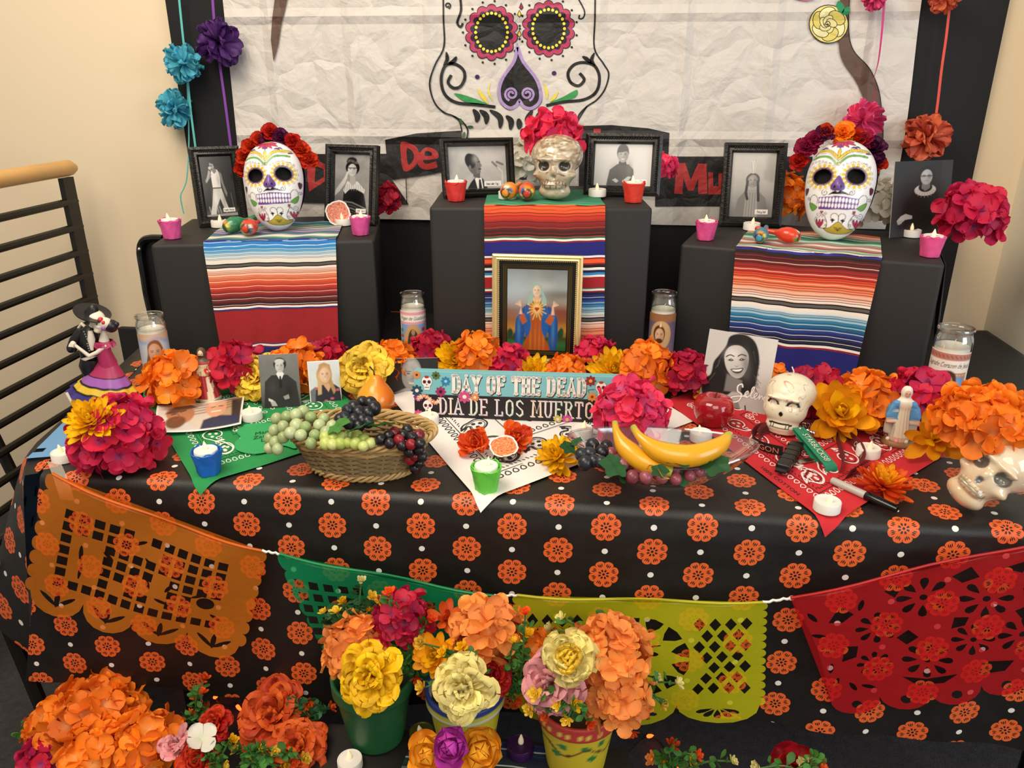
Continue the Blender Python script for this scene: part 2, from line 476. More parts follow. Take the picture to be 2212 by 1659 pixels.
def rect_fn(tl, tr, bl, off=0.0004):
    tl, tr, bl = map(np.array, (tl, tr, bl)); ux = tr - tl; uy = bl - tl
    n = np.cross(uy, ux); n = n / np.linalg.norm(n)
    return lambda u, v: tl + u[..., None] * ux + v[..., None] * uy + n * off

# ------------------------------------------------------------------ sculpted solids: signed distance fields traced to one continuous mesh
def smin(a, b, k):
    h = np.clip(0.5 + 0.5 * (b - a) / k, 0, 1); return b * (1 - h) + a * h - k * h * (1 - h)
def smax(a, b, k): return -smin(-a, -b, k)
def el(P, c, r, rot=None):
    q = P - np.array(c)
    if rot is not None: q = q @ np.array(Euler(rot).to_matrix())
    r = np.array(r); k0 = np.linalg.norm(q / r, axis=-1); k1 = np.linalg.norm(q / (r * r), axis=-1) + 1e-9
    return k0 * (k0 - 1) / k1
def cap(P, a, b, ra, rb=None):
    a, b = np.array(a, float), np.array(b, float); rb = ra if rb is None else rb
    t = np.clip(((P - a) @ (b - a)) / ((b - a) @ (b - a)), 0, 1)
    return np.linalg.norm(P - a - t[..., None] * (b - a), axis=-1) - (ra + (rb - ra) * t)
def star(sdf, c, R, nu, nv, it=60):
    """trace from outside towards c: closed surface that is star-shaped about c"""
    th = np.linspace(0, pi, nv + 1); ph = np.linspace(0, 2 * pi, nu, endpoint=False)
    T, Pp = np.meshgrid(th, ph, indexing='ij')
    D = np.stack([np.sin(T) * np.cos(Pp), np.sin(T) * np.sin(Pp), -np.cos(T)], -1)
    r = np.full(T.shape, R)
    for _ in range(it):
        d = sdf(np.array(c) + D * r[..., None]); r = np.maximum(r - 0.8 * d, 0.0005)
    return np.array(c) + D * r[..., None], quads(nu, nv, True)
def column(sdf, zs, axis, R, nu, it=50):
    """trace towards a vertical axis at each height: (nv+1) x nu surface"""
    ph = np.linspace(0, 2 * pi, nu, endpoint=False)
    Z, Pp = np.meshgrid(zs, ph, indexing='ij')
    A = np.array([axis(z) for z in zs]); ax = A[:, 0][:, None] + 0 * Z; ay = A[:, 1][:, None] + 0 * Z
    r = np.full(Z.shape, R)
    for _ in range(it):
        P = np.stack([ax + r * np.cos(Pp), ay + r * np.sin(Pp), Z], -1); r = np.maximum(r - 0.8 * sdf(P), 0.0003)
    return np.stack([ax + r * np.cos(Pp), ay + r * np.sin(Pp), Z], -1), quads(nu, len(zs) - 1, True)
# ================================================================== SETTING
def struct(o): o['kind'] = 'structure'; return o
m_wall = mat('cream_wall_paint', '#e6d3b4', 0.75, var=0.02, vscale=3, bmp=0.05, bscale=300)
m_wall2 = mat('pale_wall_paint', '#e4dcc8', 0.75, var=0.02, vscale=3, bmp=0.05, bscale=300)
YW = 2.03; XR = 0.985
struct(MB().box((0.0 - 0.9, YW + 0.05, 1.3), (3.9, 0.1, 2.8)).build('wall_back', m_wall, smooth=False))
struct(MB().box((XR + 0.05, 1.925, 1.3), (0.1, 0.21, 2.8)).build('wall_right', m_wall2, smooth=False))
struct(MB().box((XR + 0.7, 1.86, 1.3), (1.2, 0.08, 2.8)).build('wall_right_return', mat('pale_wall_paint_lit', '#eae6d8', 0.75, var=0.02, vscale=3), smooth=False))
def mat_speck(name, base, spk, scale, thr, rough):
    if name in MATS: return MATS[name]
    m, nt, b = _base(name, rough); tc = nt.nodes.new('ShaderNodeTexCoord')
    n = nz(nt, scale, 2, tc.outputs['Object']); cr = nt.nodes.new('ShaderNodeValToRGB')
    cr.color_ramp.elements[0].position = thr; cr.color_ramp.elements[1].position = thr + 0.06
    cr.color_ramp.elements[0].color = (*hx(base), 1); cr.color_ramp.elements[1].color = (*hx(spk), 1)
    nt.links.new(n.outputs['Fac'], cr.inputs[0]); nt.links.new(cr.outputs[0], b.inputs['Base Color'])
    MATS[name] = m; return m
m_granite = mat_speck('black_speckled_wainscot', '#131315', '#3a3d42', 260, 0.66, 0.35)
struct(MB().box((XR - 0.27, YW - 0.004, 0.355), (0.55, 0.012, 0.71)).build('trim_1', m_granite, smooth=False))
struct(MB().box((XR - 0.006, 1.922, 0.355), (0.012, 0.214, 0.71)).build('trim_2', m_granite, smooth=False))
struct(MB().box((XR + 0.6, 1.812, 0.355), (1.21, 0.012, 0.71)).build('trim_3', m_granite, smooth=False))
def mat_carpet():
    m, nt, b = _base('charcoal_carpet', 0.95); tc = nt.nodes.new('ShaderNodeTexCoord')
    n = nz(nt, 320, 3, tc.outputs['Object'], 0.7); n2 = nz(nt, 60, 2, tc.outputs['Object'])
    c = mixc(nt, n.outputs['Fac'], hx('#141316'), hx('#6a6464')); c = mixc(nt, n2.outputs['Fac'], c, hx('#28262a'))
    nt.links.new(c, b.inputs['Base Color']); bump(nt, b, n.outputs['Fac'], 0.9, 0.006); return m
struct(MB().box((-0.3, 0.6, -0.03), (4.6, 3.2, 0.06)).build('floor', mat_carpet(), smooth=False))

# ------------------------------------------------------------------ stair railing
m_blk = mat('black_painted_steel', '#17150f', 0.45, var=0.1)
rail = thing('stair_railing', 'black steel stair railing with a round light wood handrail', 'railing', (-1.35, 1.9, 0))
hr = MB().tube([(0.0, -1.5, 1.112), (0, -0.4, 1.112), (0, 0.0, 1.112), (0, 0.02, 1.11)], [.0195, .0195, .0195, .011], 14).build('handrail', mat('honey_wood', '#d9a763', 0.4, var=0.18, vscale=14), rail)
MB().box((0, -0.02, 0.545), (0.014, 0.042, 1.09)).build('post', m_blk, rail, False)
MB().box((0, -1.1, 0.545), (0.014, 0.042, 1.09)).build('post', m_blk, rail, False)
for k, z in enumerate([1.03, .965, .901, .839, .777, .713, .649, .585, .521, .457, .393, .329, .265]):
    MB().tube([(0.0, -1.5, z), (0, 0.0, z)], 0.0095, 8).build('rail', m_blk, rail)
for k, (pa, pb, Y) in enumerate((((-60, 848), (45, 1058), 1.5), ((-40, 1214), (160, 1694), 1.09))):
    a, b = oy(*pa, Y), oy(*pb, Y); off = Vector((1.35, -1.9, 0))
    MB().tube([a + off, b + off], 0.013, 6).build('brace', m_blk, rail)

# ------------------------------------------------------------------ black cloth and painted paper on the wall
m_cloth = mat('black_backdrop_cloth', '#0c0c0e', 0.8, var=0.15, vscale=5, bmp=0.2, bscale=500)
YC = 2.012
def cloth_fn(u, v):
    x = -1.082 + u * 1.955; z = 0.02 + v * 1.85
    return (x, YC - 0.004 * sin(9 * u + 2 * v) - 0.003 * sin(31 * u) - 0.002, z)
bk = MB().grid(cloth_fn, 60, 12).build('backdrop_cloth', m_cloth, None, True, thick=0.002)
tag(bk, 'black cloth hung on the wall behind the white painted paper', 'cloth')

YP = 1.999
def mat_paper(name, attr):
    m, nt, b = _base(name, 0.62); tc = nt.nodes.new('ShaderNodeTexCoord'); ob = tc.outputs['Object']
    if attr:
        a = nt.nodes.new('ShaderNodeVertexColor'); a.layer_name = 'Col'; col = a.outputs[0]
        n0 = nz(nt, 60, 4, ob); col = mixc(nt, n0.outputs['Fac'], col, col)
        nt.links.new(a.outputs[0], b.inputs['Base Color'])
    else:
        n0 = nz(nt, 5, 4, ob); nt.links.new(mixc(nt, n0.outputs['Fac'], hx('#c9c2ba'), hx('#d8d2cb')), b.inputs['Base Color'])
    # crumple facets + fold creases
    wp = nt.nodes.new('ShaderNodeVectorMath'); wp.operation = 'ADD'
    nd = nz(nt, 9, 2, ob); sc = nt.nodes.new('ShaderNodeVectorMath'); sc.operation = 'SCALE'; sc.inputs['Scale'].default_value = 0.09
    nt.links.new(nd.outputs['Color'], sc.inputs[0]); nt.links.new(ob, wp.inputs[0]); nt.links.new(sc.outputs[0], wp.inputs[1])
    vo = nt.nodes.new('ShaderNodeTexVoronoi'); vo.feature = 'DISTANCE_TO_EDGE'; vo.inputs['Scale'].default_value = 9
    nt.links.new(wp.outputs[0], vo.inputs['Vector'])
    n3 = nz(nt, 26, 3, wp.outputs[0])
    sp = nt.nodes.new('ShaderNodeSeparateXYZ'); nt.links.new(ob, sp.inputs[0])
    X, Z = S(nt, sp.outputs[0]), S(nt, sp.outputs[2])
    def crease(t): return (S(nt, 0.0)._op('SUBTRACT', (t.ab() * 55).mn(1.0)) + 1.0)
    fx = crease(((X + 0.723) / 0.2).mod(1.0)._op('SUBTRACT', 0.5) * 0.2)
    fz = crease(((Z + 0.05) / 0.275).mod(1.0)._op('SUBTRACT', 0.5) * 0.275)
    h = S(nt, vo.outputs['Distance']).mn(0.25) * 1.6 + S(nt, n3.outputs['Fac']) * 0.55 + fx * 0.55 + fz * 0.6
    bump(nt, b, h.v, 0.8, 0.013); MATS[name] = m; return m
m_paper = mat_paper('white_mural_paper', False); m_paint = mat_paper('paint_on_paper', True)
mural = thing('painted_paper_mural', 'large creased white paper painted with a sugar skull and a lettered ribbon', 'mural', (0, 0, 0))
pz = oy(854, 474, YP).z
def paper_fn(u, v):
    xl = -0.925 - 0.02 * (1 - v); xr = 0.69 + 0.008 * sin(7 * v)
    return (xl + (xr - xl) * u, YP + 0.002 * sin(6 * u + 3 * v) - 0.001, pz + v * 0.85)
MB().grid(paper_fn, 40, 20).build('paper_sheet', m_paper, mural, True, thick=-0.0012)
PXF = lambda u, v: (oy(u, v, YP - .004), (0, -1, 0))
A = Art(); K = '#16130f'
def mir(p): return (2 * 1121 - p[0], p[1])
# skull outline
ol = crv([(957, -40), (958, 40), (959, 100), (940, 140), (928, 180), (938, 220), (958, 242), (978, 250), (998, 262), (1010, 280), (1008, 300)])
ori = crv([(1286, -40), (1285, 40), (1284, 104), (1304, 138), (1315, 160), (1307, 192), (1290, 215), (1268, 230), (1250, 250), (1246, 275), (1246, 310)])
A.line(ol, 3.4, K); A.line(ori, 3.4, K)
A.line(crv([(978, 250), (992, 262), (998, 285)]), 2.5, K); A.line(crv([(1268, 230), (1256, 248), (1248, 262)]), 2.5, K)
A.build('painted_outline', PXF, m_paint, mural, eps=0.0001); A = Art()
# eyes
for ex, ey, rx, ry in ((1062, 70, 1.0, 1.0), (1185, 62, 1.0, 1.0)):
    def scal(r, n, amp, ph): return [(ex + (r * 0.93 + amp * abs(sin(n * t / 2 + ph)) ** .6) * cos(t), ey + (r + amp * abs(sin(n * t / 2 + ph)) ** .6) * sin(t)) for t in [2 * pi * k / 120 for k in range(120)]]
    A.poly(scal(53, 14, 9, 0), K, 1); A.poly(scal(51, 14, 9, 0), '#b4365f', 2); A.poly(scal(41, 14, 9, .3), '#1c0f18', 3); A.poly(scal(39.5, 14, 9, .3), '#2c1a30', 4)
    A.ell(ex, ey, 39, 46, '#100e0e', 5, n=32)
    for k in range(24):
        t = 2 * pi * k / 24; A.ell(ex + 34.5 * cos(t), ey + 41.5 * sin(t), 3.4, 3.6, '#ead94a', 6, n=8)
    for k in range(15):
        t = 2 * pi * (k + .5) / 15; A.ell(ex + 62 * cos(t), ey + 68 * sin(t), 2.6, 2.6, K, 1, n=8)
    A.build('painted_eye', PXF, m_paint, mural, eps=0.0001); A = Art()
for x, y, c in ((1126, 14, '#8f2343'), (1122, 30, '#e0c83c'), (1122, 73, '#e0c83c')):
    A.poly([(x, y - 9), (x + 5, y + 2), (x, y + 8), (x - 5, y + 2)], K, 1); A.poly([(x, y - 6), (x + 3.4, y + 2), (x, y + 6), (x - 3.4, y + 2)], c, 2)
A.build('painted_drops', PXF, m_paint, mural, eps=0.0001)['kind'] = 'stuff'; A = Art()
# nose
lft = crv([(1117, 92), (1110, 128), (1085, 165), (1075, 195), (1080, 222), (1098, 237), (1114, 232), (1122, 219)])
rgt = crv([(1122, 219), (1132, 234), (1150, 238), (1168, 224), (1171, 200), (1160, 168), (1130, 128), (1117, 92)])
nose = lft + rgt[1:-1]; cxn, cyn = 1122, 180
def shr(P, k): return [(cxn + (x - cxn) * k, cyn + (y - cyn) * k) for x, y in P]
A.poly(nose, K, 1); A.line(shr(nose, 0.93), 7, '#a98fc4', 2, closed=True)
for sx in (-1, 1):
    A.spiral(1122 + sx * 17, 203, 3, 15, 1.7, 5, '#a98fc4', 3, a0=pi if sx > 0 else 0, d=sx)
A.build('painted_nose', PXF, m_paint, mural, eps=0.0001); A = Art()
A.ell(1031, 166, 5, 5, '#3a1f52', 1); A.ell(1197, 158, 5, 5, '#3a1f52', 1)
# cheek leaves, scrolls
A.poly(crv([(981, 202), (1012, 208), (1052, 225), (1010, 222)], 6, True), '#2f8f4a', 1); A.poly(crv([(1246, 194), (1240, 212), (1188, 222), (1215, 210)], 6, True), '#2f8f4a', 1)
for P in ([(1032, 192), (1046, 205), (1054, 224), (1040, 212)], [(1062, 172), (1057, 195), (1066, 220), (1054, 198)], [(1206, 198), (1194, 208), (1188, 220), (1200, 212)], [(1175, 180), (1184, 198), (1182, 215), (1178, 198)]):
    A.poly(crv(P, 5, True), '#e3cf46', 1)
A.line(crv([(1070, 231), (1030, 226), (985, 221), (960, 202), (953, 170), (962, 142), (982, 138), (1000, 150), (1004, 168), (995, 186), (980, 190), (968, 178), (975, 162)]), 6.5, K, 1)
A.line(crv([(1180, 228), (1220, 220), (1262, 215), (1288, 198), (1295, 168), (1285, 143), (1262, 135), (1240, 140), (1227, 158), (1233, 178), (1250, 185), (1262, 172), (1252, 158)]), 6.5, K, 1)
A.line(crv([(958, 142), (966, 128), (964, 112)]), 8, K, 1, True); A.line(crv([(966, 140), (980, 132), (986, 122)]), 9, K, 1, True)
A.line(crv([(1286, 142), (1278, 130), (1284, 114)]), 8, K, 1, True); A.line(crv([(1278, 138), (1268, 128), (1258, 122)]), 9, K, 1, True)
for P in ([(1022, 236), (1031, 250), (1029, 264)], [(1036, 238), (1050, 250), (1050, 268)], [(1058, 238), (1080, 254), (1080, 277)], [(1093, 250), (1104, 262), (1102, 280)], [(1120, 256), (1122, 268), (1121, 279)], [(1150, 238), (1140, 258), (1143, 274)], [(1184, 240), (1166, 248), (1158, 264)], [(1206, 244), (1194, 249), (1186, 258)], [(1228, 246), (1216, 248), (1208, 254)]):
    A.line(crv(P), 13, K, 1, True)
A.build('painted_cheek_scrolls', PXF, m_paint, mural, eps=0.0001); A = Art()
# forehead scrolls at the top edge
A.spiral(967, 12, 2, 7, 1.2, 3, K, 1); A.line(crv([(992, -20), (996, 20), (988, 48), (995, 58), (1000, 50)]), 5, K, 1)
A.line(crv([(1245, -10), (1262, 22), (1260, 38), (1251, 40), (1252, 32)]), 3, K, 1)
# vine leaves
for x, y, a in ((996, 262, 1.2), (1016, 274, 0), (1002, 291, 1.9)): A.ell(x, y, 7, 3, '#2c5b32', 2, a, 8)
A.build('painted_vines', PXF, m_paint, mural, eps=0.0001); A = Art()
# tree
BR = '#5d4538'
A.poly([(597, -30), (588, 40), (585, 85), (591, 134), (600, 100), (607, 55), (622, -10), (625, -30)], BR, 1)
A.build('painted_branch', PXF, m_paint, mural, eps=0.0001); A = Art()
A.poly(crv([(1836, -30), (1833, 60), (1843, 108), (1878, 148), (1898, 195), (1905, 250), (1907, 300), (1898, 380), (1893, 400)]) + crv([(1868, 400), (1880, 320), (1874, 262), (1866, 215), (1848, 175), (1820, 132), (1812, 96), (1814, 50), (1815, -30)]), BR, 1)
A.line(crv([(1836, -30), (1833, 60), (1843, 108), (1878, 148), (1898, 195), (1905, 250), (1907, 300), (1898, 380)]), 2.5, '#2a1b14', 2)
A.build('painted_branch', PXF, m_paint, mural, eps=0.0001); A = Art()
# rose
A.ell(1790, 52, 43, 42, K, 3, n=28); A.ell(1790, 52, 41, 40, '#e2d27a', 4, n=28)
for k in range(6):
    t = k * pi / 3 + .4; A.ell(1790 + 22 * cos(t), 52 + 22 * sin(t), 20, 15, K, 5 + k * .1, t + 1.2, 16); A.ell(1790 + 22 * cos(t), 52 + 22 * sin(t), 18.4, 13.4, ('#efe6a8', '#dccb66')[k % 2], 5.05 + k * .1, t + 1.2, 16)
for k in range(5):
    t = k * 1.256 + 1; A.ell(1788 + 9 * cos(t), 52 + 9 * sin(t), 13, 9, K, 6 + k * .1, t + .8, 14); A.ell(1788 + 9 * cos(t), 52 + 9 * sin(t), 11.6, 7.6, '#e9dd94', 6.05 + k * .1, t + .8, 14)
A.spiral(1787, 51, 2, 8, 1.5, 1.8, K, 7)
for P in ([(1812, 2), (1806, 14), (1818, 30), (1824, 15)], [(1835, 15), (1834, 30), (1818, 31), (1824, 18)]):
    A.poly(crv(P, 5, True), K, 7); A.poly(shr(crv(P, 5, True), 1), '#1f8a58', 8)
A.poly(crv([(1710, -6), (1740, 2), (1760, -4), (1735, -14)], 5, True), '#d2668f', 3)
A.build('painted_rose', PXF, m_paint, mural, eps=0.0001)
RIB = lambda u, v: (oy(u, v, YP - .004), (0, -1, 0))
B = Art(); RK = '#1d1a1b'; RR = '#ad2f2f'
B.poly([(652, 333), (760, 332), (840, 332), (845, 385), (883, 441), (780, 439), (652, 437)], RK, 0)
B.poly([(832, 302), (900, 288), (997, 282), (1000, 362), (918, 378), (840, 388), (836, 345)], RK, 1)
BB = B; B = Art()
B.poly([(1252, 272), (1320, 270), (1400, 277), (1446, 287), (1440, 415), (1250, 412)], RK, 1)
B.poly([(1418, 338), (1560, 338), (1755, 338), (1752, 440), (1600, 445), (1415, 446)], RK, 0)
B, BB = BB, B
for lp in ([(664, 336), (682, 344), (712, 360), (712, 385), (668, 414), (664, 380)],):
    B.poly(lp, RR, 2); B.poly([(682, 358), (700, 366), (700, 382), (680, 394)], RK, 3)
B.poly(crv([(868, 306), (900, 318), (905, 345), (890, 365), (872, 368), (866, 335)], 5, True), RR, 2); B.poly(crv([(880, 320), (893, 330), (893, 345), (883, 356), (879, 340)], 5, True), RK, 3)
B.poly(crv([(925, 318), (943, 326), (945, 342), (905, 344), (912, 324)], 5, True), RR, 2); B.line(crv([(912, 330), (908, 350), (920, 360), (944, 355)]), 13, RR, 2.2); B.poly(crv([(920, 326), (932, 329), (932, 336), (918, 336)], 4, True), RK, 3)
B.line([(877, 384), (879, 438)], 1.6, K, 0)
B.build('painted_ribbon', RIB, m_paint, mural, eps=0.0001, off=0.0008); B = BB
B.line([(1290, 278), (1290, 300)], 15, RR, 2)
B.poly([(1456, 418), (1462, 352), (1480, 352), (1492, 388), (1508, 353), (1526, 354), (1528, 418), (1508, 419), (1508, 385), (1498, 412), (1486, 412), (1476, 384), (1474, 419)], RR, 2)
B.poly([(1530, 372), (1540, 372), (1541, 402), (1552, 402), (1552, 374), (1566, 374), (1566, 420), (1530, 420)], RR, 2)
B.poly(crv([(1682, 372), (1698, 366), (1702, 378), (1692, 392), (1684, 388)], 5, True), RR, 2)
B.build('painted_ribbon', RIB, m_paint, mural, eps=0.0001, off=0.0008)
# ================================================================== TABLE
XL, XE, YF, YB = -0.87, 0.965, 1.0, 1.97
def XLy(y): return XL - 0.235 * max(0, y - YF)   # the table end runs slightly outwards to the back
ft = thing('folding_table', 'black legged folding table hidden under the flowered tablecloth', 'table', (0.05, 1.48, 0))
MB().box((0, 0, 0.715), (XE - XL - 0.03, YB - YF - 0.03, 0.035)).build('tabletop', mat('grey_laminate', '#3a3836', 0.5), ft, False, 0.004)
for x, y in ((-0.83, -0.33), (0.75, -0.34), (-0.83, 0.36), (0.75, 0.36)):
    MB().tube([(x, y, 0), (x, y, 0.70)], 0.016, 10).build('leg', mat('gloss_black_steel', '#0b0b0c', 0.2), ft)

def set_uv(me, uv):
    l = me.uv_layers.new(name='UVMap'); vi = np.zeros(len(me.loops), np.int32); me.loops.foreach_get('vertex_index', vi)
    l.data.foreach_set('uv', np.asarray(uv, np.float32)[vi].ravel())
def mat_flowercloth():
    m, nt, b = _base('orange_flower_print_vinyl', 0.42); uvn = nt.nodes.new('ShaderNodeUVMap'); uvn.uv_map = 'UVMap'
    sp = nt.nodes.new('ShaderNodeSeparateXYZ'); nt.links.new(uvn.outputs[0], sp.inputs[0])
    u0, v0 = S(nt, sp.outputs[0]), S(nt, sp.outputs[1])
    a, bb, R = 0.0695, 0.0795, 0.0228
    u = u0 + 0.461; v = v0 - 0.017 + u * 0.06            # v grows downwards from the front edge
    c = (u / a).rnd(); du = u - c * a; odd = c.mod(2.0)
    w = v + odd * (bb / 2); dv = w - (w / bb).rnd() * bb
    w2 = w + bb / 2; dv2 = w2 - (w2 / bb).rnd() * bb
    r = (du * du + dv * dv).sq() / R; th = dv.at2(du) + 0.35
    lob = (th * 4.0).cos().ab()
    notch = (th * 8.0 + 3.14159)._op('COSINE').mx(0.0) * 0.035
    rad = lob.pw(0.45) * 0.16 + 0.84 - notch
    ins = r.lt(rad)
    ph = (th * (8 / (2 * pi)) + 0.5).mod(1.0) - 0.5      # -.5...5 across each petal
    rr = r
    def slit(p, r0, r1, wd): 
        mid = (r0 + r1) / 2; hw = (r1 - r0) / 2
        t = ((rr - mid) / hw); prof = S(nt, 1.0)._op('SUBTRACT', t * t).mx(0.0)
        return ((ph - p).ab() * rr).lt(prof * wd)
    sl = slit(0.0, 0.5, 0.82, 0.05).mx(slit(-0.2, 0.56, 0.84, 0.045)).mx(slit(0.2, 0.56, 0.84, 0.045))
    sl = sl.mx(slit(0.13, 0.16, 0.4, 0.045)).mx(slit(-0.13, 0.16, 0.4, 0.045)).mx(rr.lt(0.09))
    gap = ((ph.ab() - 0.5).ab() * rr).lt(0.022) * rr.gt(0.74); sl = sl.mx(gap)
    org = ins * (S(nt, 1.0) - sl)
    dot = (du * du + dv2 * dv2).sq().lt(0.0046)
    tc = nt.nodes.new('ShaderNodeTexCoord'); n = nz(nt, 40, 4, tc.outputs['Object'])
    base = mixc(nt, n.outputs['Fac'], hx('#0e0c0a'), hx('#1d1916'))
    c1 = mixc(nt, org.v, base, hx('#e0622a')); c2 = mixc(nt, dot.v, c1, hx('#e6e2dc'))
    nt.links.new(c2, b.inputs['Base Color'])
    wv = nz(nt, 900, 2, tc.outputs['Object']); n5 = nz(nt, 12, 4, tc.outputs['Object'])
    h = S(nt, wv.outputs['Fac']) * 0.25 + S(nt, n5.outputs['Fac']) * 1.2
    bump(nt, b, h.v, 0.35, 0.004)
    n6 = nz(nt, 22, 3, tc.outputs['Object']); mr = nt.nodes.new('ShaderNodeMapRange'); nt.links.new(n6.outputs['Fac'], mr.inputs[0])
    mr.inputs[3].default_value = 0.3; mr.inputs[4].default_value = 0.6; nt.links.new(mr.outputs[0], b.inputs['Roughness'])
    return m
m_fc = mat_flowercloth()
tcl = thing('flower_print_tablecloth', 'black vinyl tablecloth printed with orange cut-paper flowers and white dots', 'tablecloth')
rc = 0.018
def top_front(n_x=90):
    V = []; UV = []; rows = []
    for k in range(25): rows.append(('t', 1 - k / 24))
    for k in range(1, 9): rows.append(('r', k / 8))
    for k in range(1, 25): rows.append(('f', k / 24))
    for kind, t in rows:
        for i in range(n_x + 1):
            s = i / n_x
            if kind == 't':
                y = YF + rc + (YB - YF - rc) * t; x = XLy(y) + (XE - XLy(y)) * s; z = ZT; vv = -(y - YF - rc) - rc * 0.8
            elif kind == 'r':
                x = XL + (XE - XL) * s; an = t * pi / 2; y = YF + rc - rc * sin(an); z = ZT - rc + rc * cos(an); vv = -rc * .8 + rc * an
            else:
                d = 0.372 * t; xl = XL - 0.105 * t; x = xl + (XE - xl) * s
                hem = 0.022 * sin(3.1 * x + .6) * t; z = ZT - rc - d + hem - 0.012 * t * (s > .8) * (s - .8) * 5
                y = YF - 0.006 * t - 0.007 * t * sin(14 * x + 2 * t) - 0.004 * t * sin(37 * x) - 0.004; vv = ZT - z - 0.003
                if s < .03: y += 0.0
            V.append((x, y, z)); UV.append((x, vv))
    me = np_mesh('cloth_top_and_front', V, quads(n_x, len(rows) - 1)[:, ::-1], None, m_fc); set_uv(me, UV); return me
link('cloth_top_and_front', top_front(), tcl)
def side():
    V = []; UV = []; nx, nv = 30, 20
    for j in range(nv + 1):
        t = j / nv
        for i in range(nx + 1):
            s = i / nx; y = YF + rc * .5 + (YB - YF - 0.1) * s - 0.012 * t * (1 - s)
            fl = (.045 * min(1, t * 8) + 0.195 * t ** 0.9) * (1 - 0.25 * s); pin = max(0, 1 - s * 9)
            x = XLy(y) - 0.004 - fl * (1 - pin * .62) - 0.012 * t * sin(16 * s); z = ZT - 0.002 - .006 * min(1, t * 8) - 0.355 * max(0, t - .1) / .9
            V.append((x, y, z)); UV.append((XL - t * 0.40 - .01, -(y - YF)))
    me = np_mesh('cloth_side', V, quads(nx, nv), None, m_fc); set_uv(me, UV); return me
link('cloth_side', side(), tcl)

# ------------------------------------------------------------------ cut paper banner
ban = thing('papel_picado_banner', 'string of five colourful cut plastic flags taped along the table front', 'banner')
def scal(p0, p1, n, dep, flip=1):
    out = []; dx, dy = (p1[0] - p0[0]) / n, (p1[1] - p0[1]) / n
    L = sqrt(dx * dx + dy * dy); nx_, ny_ = dy / L * flip, -dx / L * flip
    for i in range(n):
        for k in range(8):
            t = pi * (k / 8); f = (1 - cos(t)) / 2; h = sin(t) * dep
            out.append((p0[0] + dx * (i + f) + nx_ * h, p0[1] + dy * (i + f) + ny_ * h))
    return out
def quad_fn(tl, tr, br, bl, sag=0.0):
    P = [Vector(p) for p in (tl, tr, br, bl)]
    def fn(u, v):
        a = P[0].lerp(P[1], u); b = P[3].lerp(P[2], u); p = a.lerp(b, v)
        p.z -= sag * 4 * u * (1 - u) * (1 - v); p.y -= 0.004 * sin(9 * u + 4 * v) + .002
        return p, (0, -1, 0)
    return fn
def leafh(x, y, L, w, a, asp=1.0):
    pts = []
    for k in range(12):
        t = 2 * pi * k / 12; px_ = L / 2 * cos(t); py_ = w / 2 * sin(t) * abs(sin(t)) ** .3
        pts.append((x + px_ * cos(a) - py_ * sin(a), y + (px_ * sin(a) + py_ * cos(a)) * asp))
    return pts
def drop(x, y, L, w, a, asp=1.0):
    pts = []
    for k in range(10):
        t = 2 * pi * k / 10; q = (1 - cos(t)) / 2; px_ = L * q; py_ = w / 2 * sin(t) * q ** .7 * 1.3
        pts.append((x + px_ * cos(a) - py_ * sin(a), y + (px_ * sin(a) + py_ * cos(a)) * asp))
    return pts
def flag(name, outer, holes, fn, m, label):
    vs, fs = cut_sheet(outer, holes); A = Art(); A.raw(vs, fs, (1, 1, 1)); o = A.build(name, fn, m, ban, off=0)
    tag(o, label); 
    # small hem folded over the string
    H = MB(); pts = [fn(k / 12, 0.0)[0] + Vector((0, -0.001, 0.001)) for k in range(13)]
    H.tube(pts, 0.0022, 6).build('hem', m, o)
    return o
def outside(x, y, zones):
    return all(((x - a) / c) ** 2 + ((y - b) / d) ** 2 > 1 for a, b, c, d in zones)
# orange
out = [(0, 0), (1, 0)] + scal((1, .0), (1, .84), 8, .028) + scal((1, .84), (0, .84), 4, .16)[0:] + scal((0, .84), (0, 0), 8, .028)[0:-1]
H = []; zones = [(.22, .5, .075, .2), (.47, .28, .055, .1), (.56, .55, .06, .12), (.81, .56, .1, .1), (.40, .62, .035, .06)]
for i in range(12):
    for j in range(7):
        x, y = .115 + i * .066, .2 + j * .088
        if outside(x, y, zones): H.append([(x - .023, y - .032), (x + .023, y - .032), (x + .023, y + .032), (x - .023, y + .032)])
for x, y, L, w, a in ((.19, .46, .1, .02, 1.5), (.2, .6, .1, .016, 1.6), (.31, .42, .06, .02, .6), (.44, .24, .07, .02, 2.5), (.5, .36, .06, .016, .7), (.52, .52, .06, .02, 1.2), (.6, .62, .07, .02, .2), (.62, .5, .06, .02, 2), (.76, .5, .07, .018, 2.6), (.86, .66, .07, .02, .5)):
    H.append(leafh(x, y, L, w, a, 1.3))
H.append([(.80 + .042 * cos(t), .55 + .05 * sin(t)) for t in [2 * pi * k / 16 for k in range(16)]])
for c in range(4):
    x = .125 + .25 * c
    for da in (-.75, 0, .75): H.append(leafh(x + sin(da) * .062, .885 - cos(da) * .02, .12, .026, pi / 2 - da if da == 0 else (pi / 2 + da), 1.1))
FO = quad_fn(oy(116, 1022, .966), oy(568, 1187, .974), oy(508, 1432, .966), oy(58, 1318, .962), 0.012)
flag('cut_flag', out, H, FO, mat_film('orange_film', '#e07f22', .52), 'orange cut flag with square grid and rounded bottom tabs')
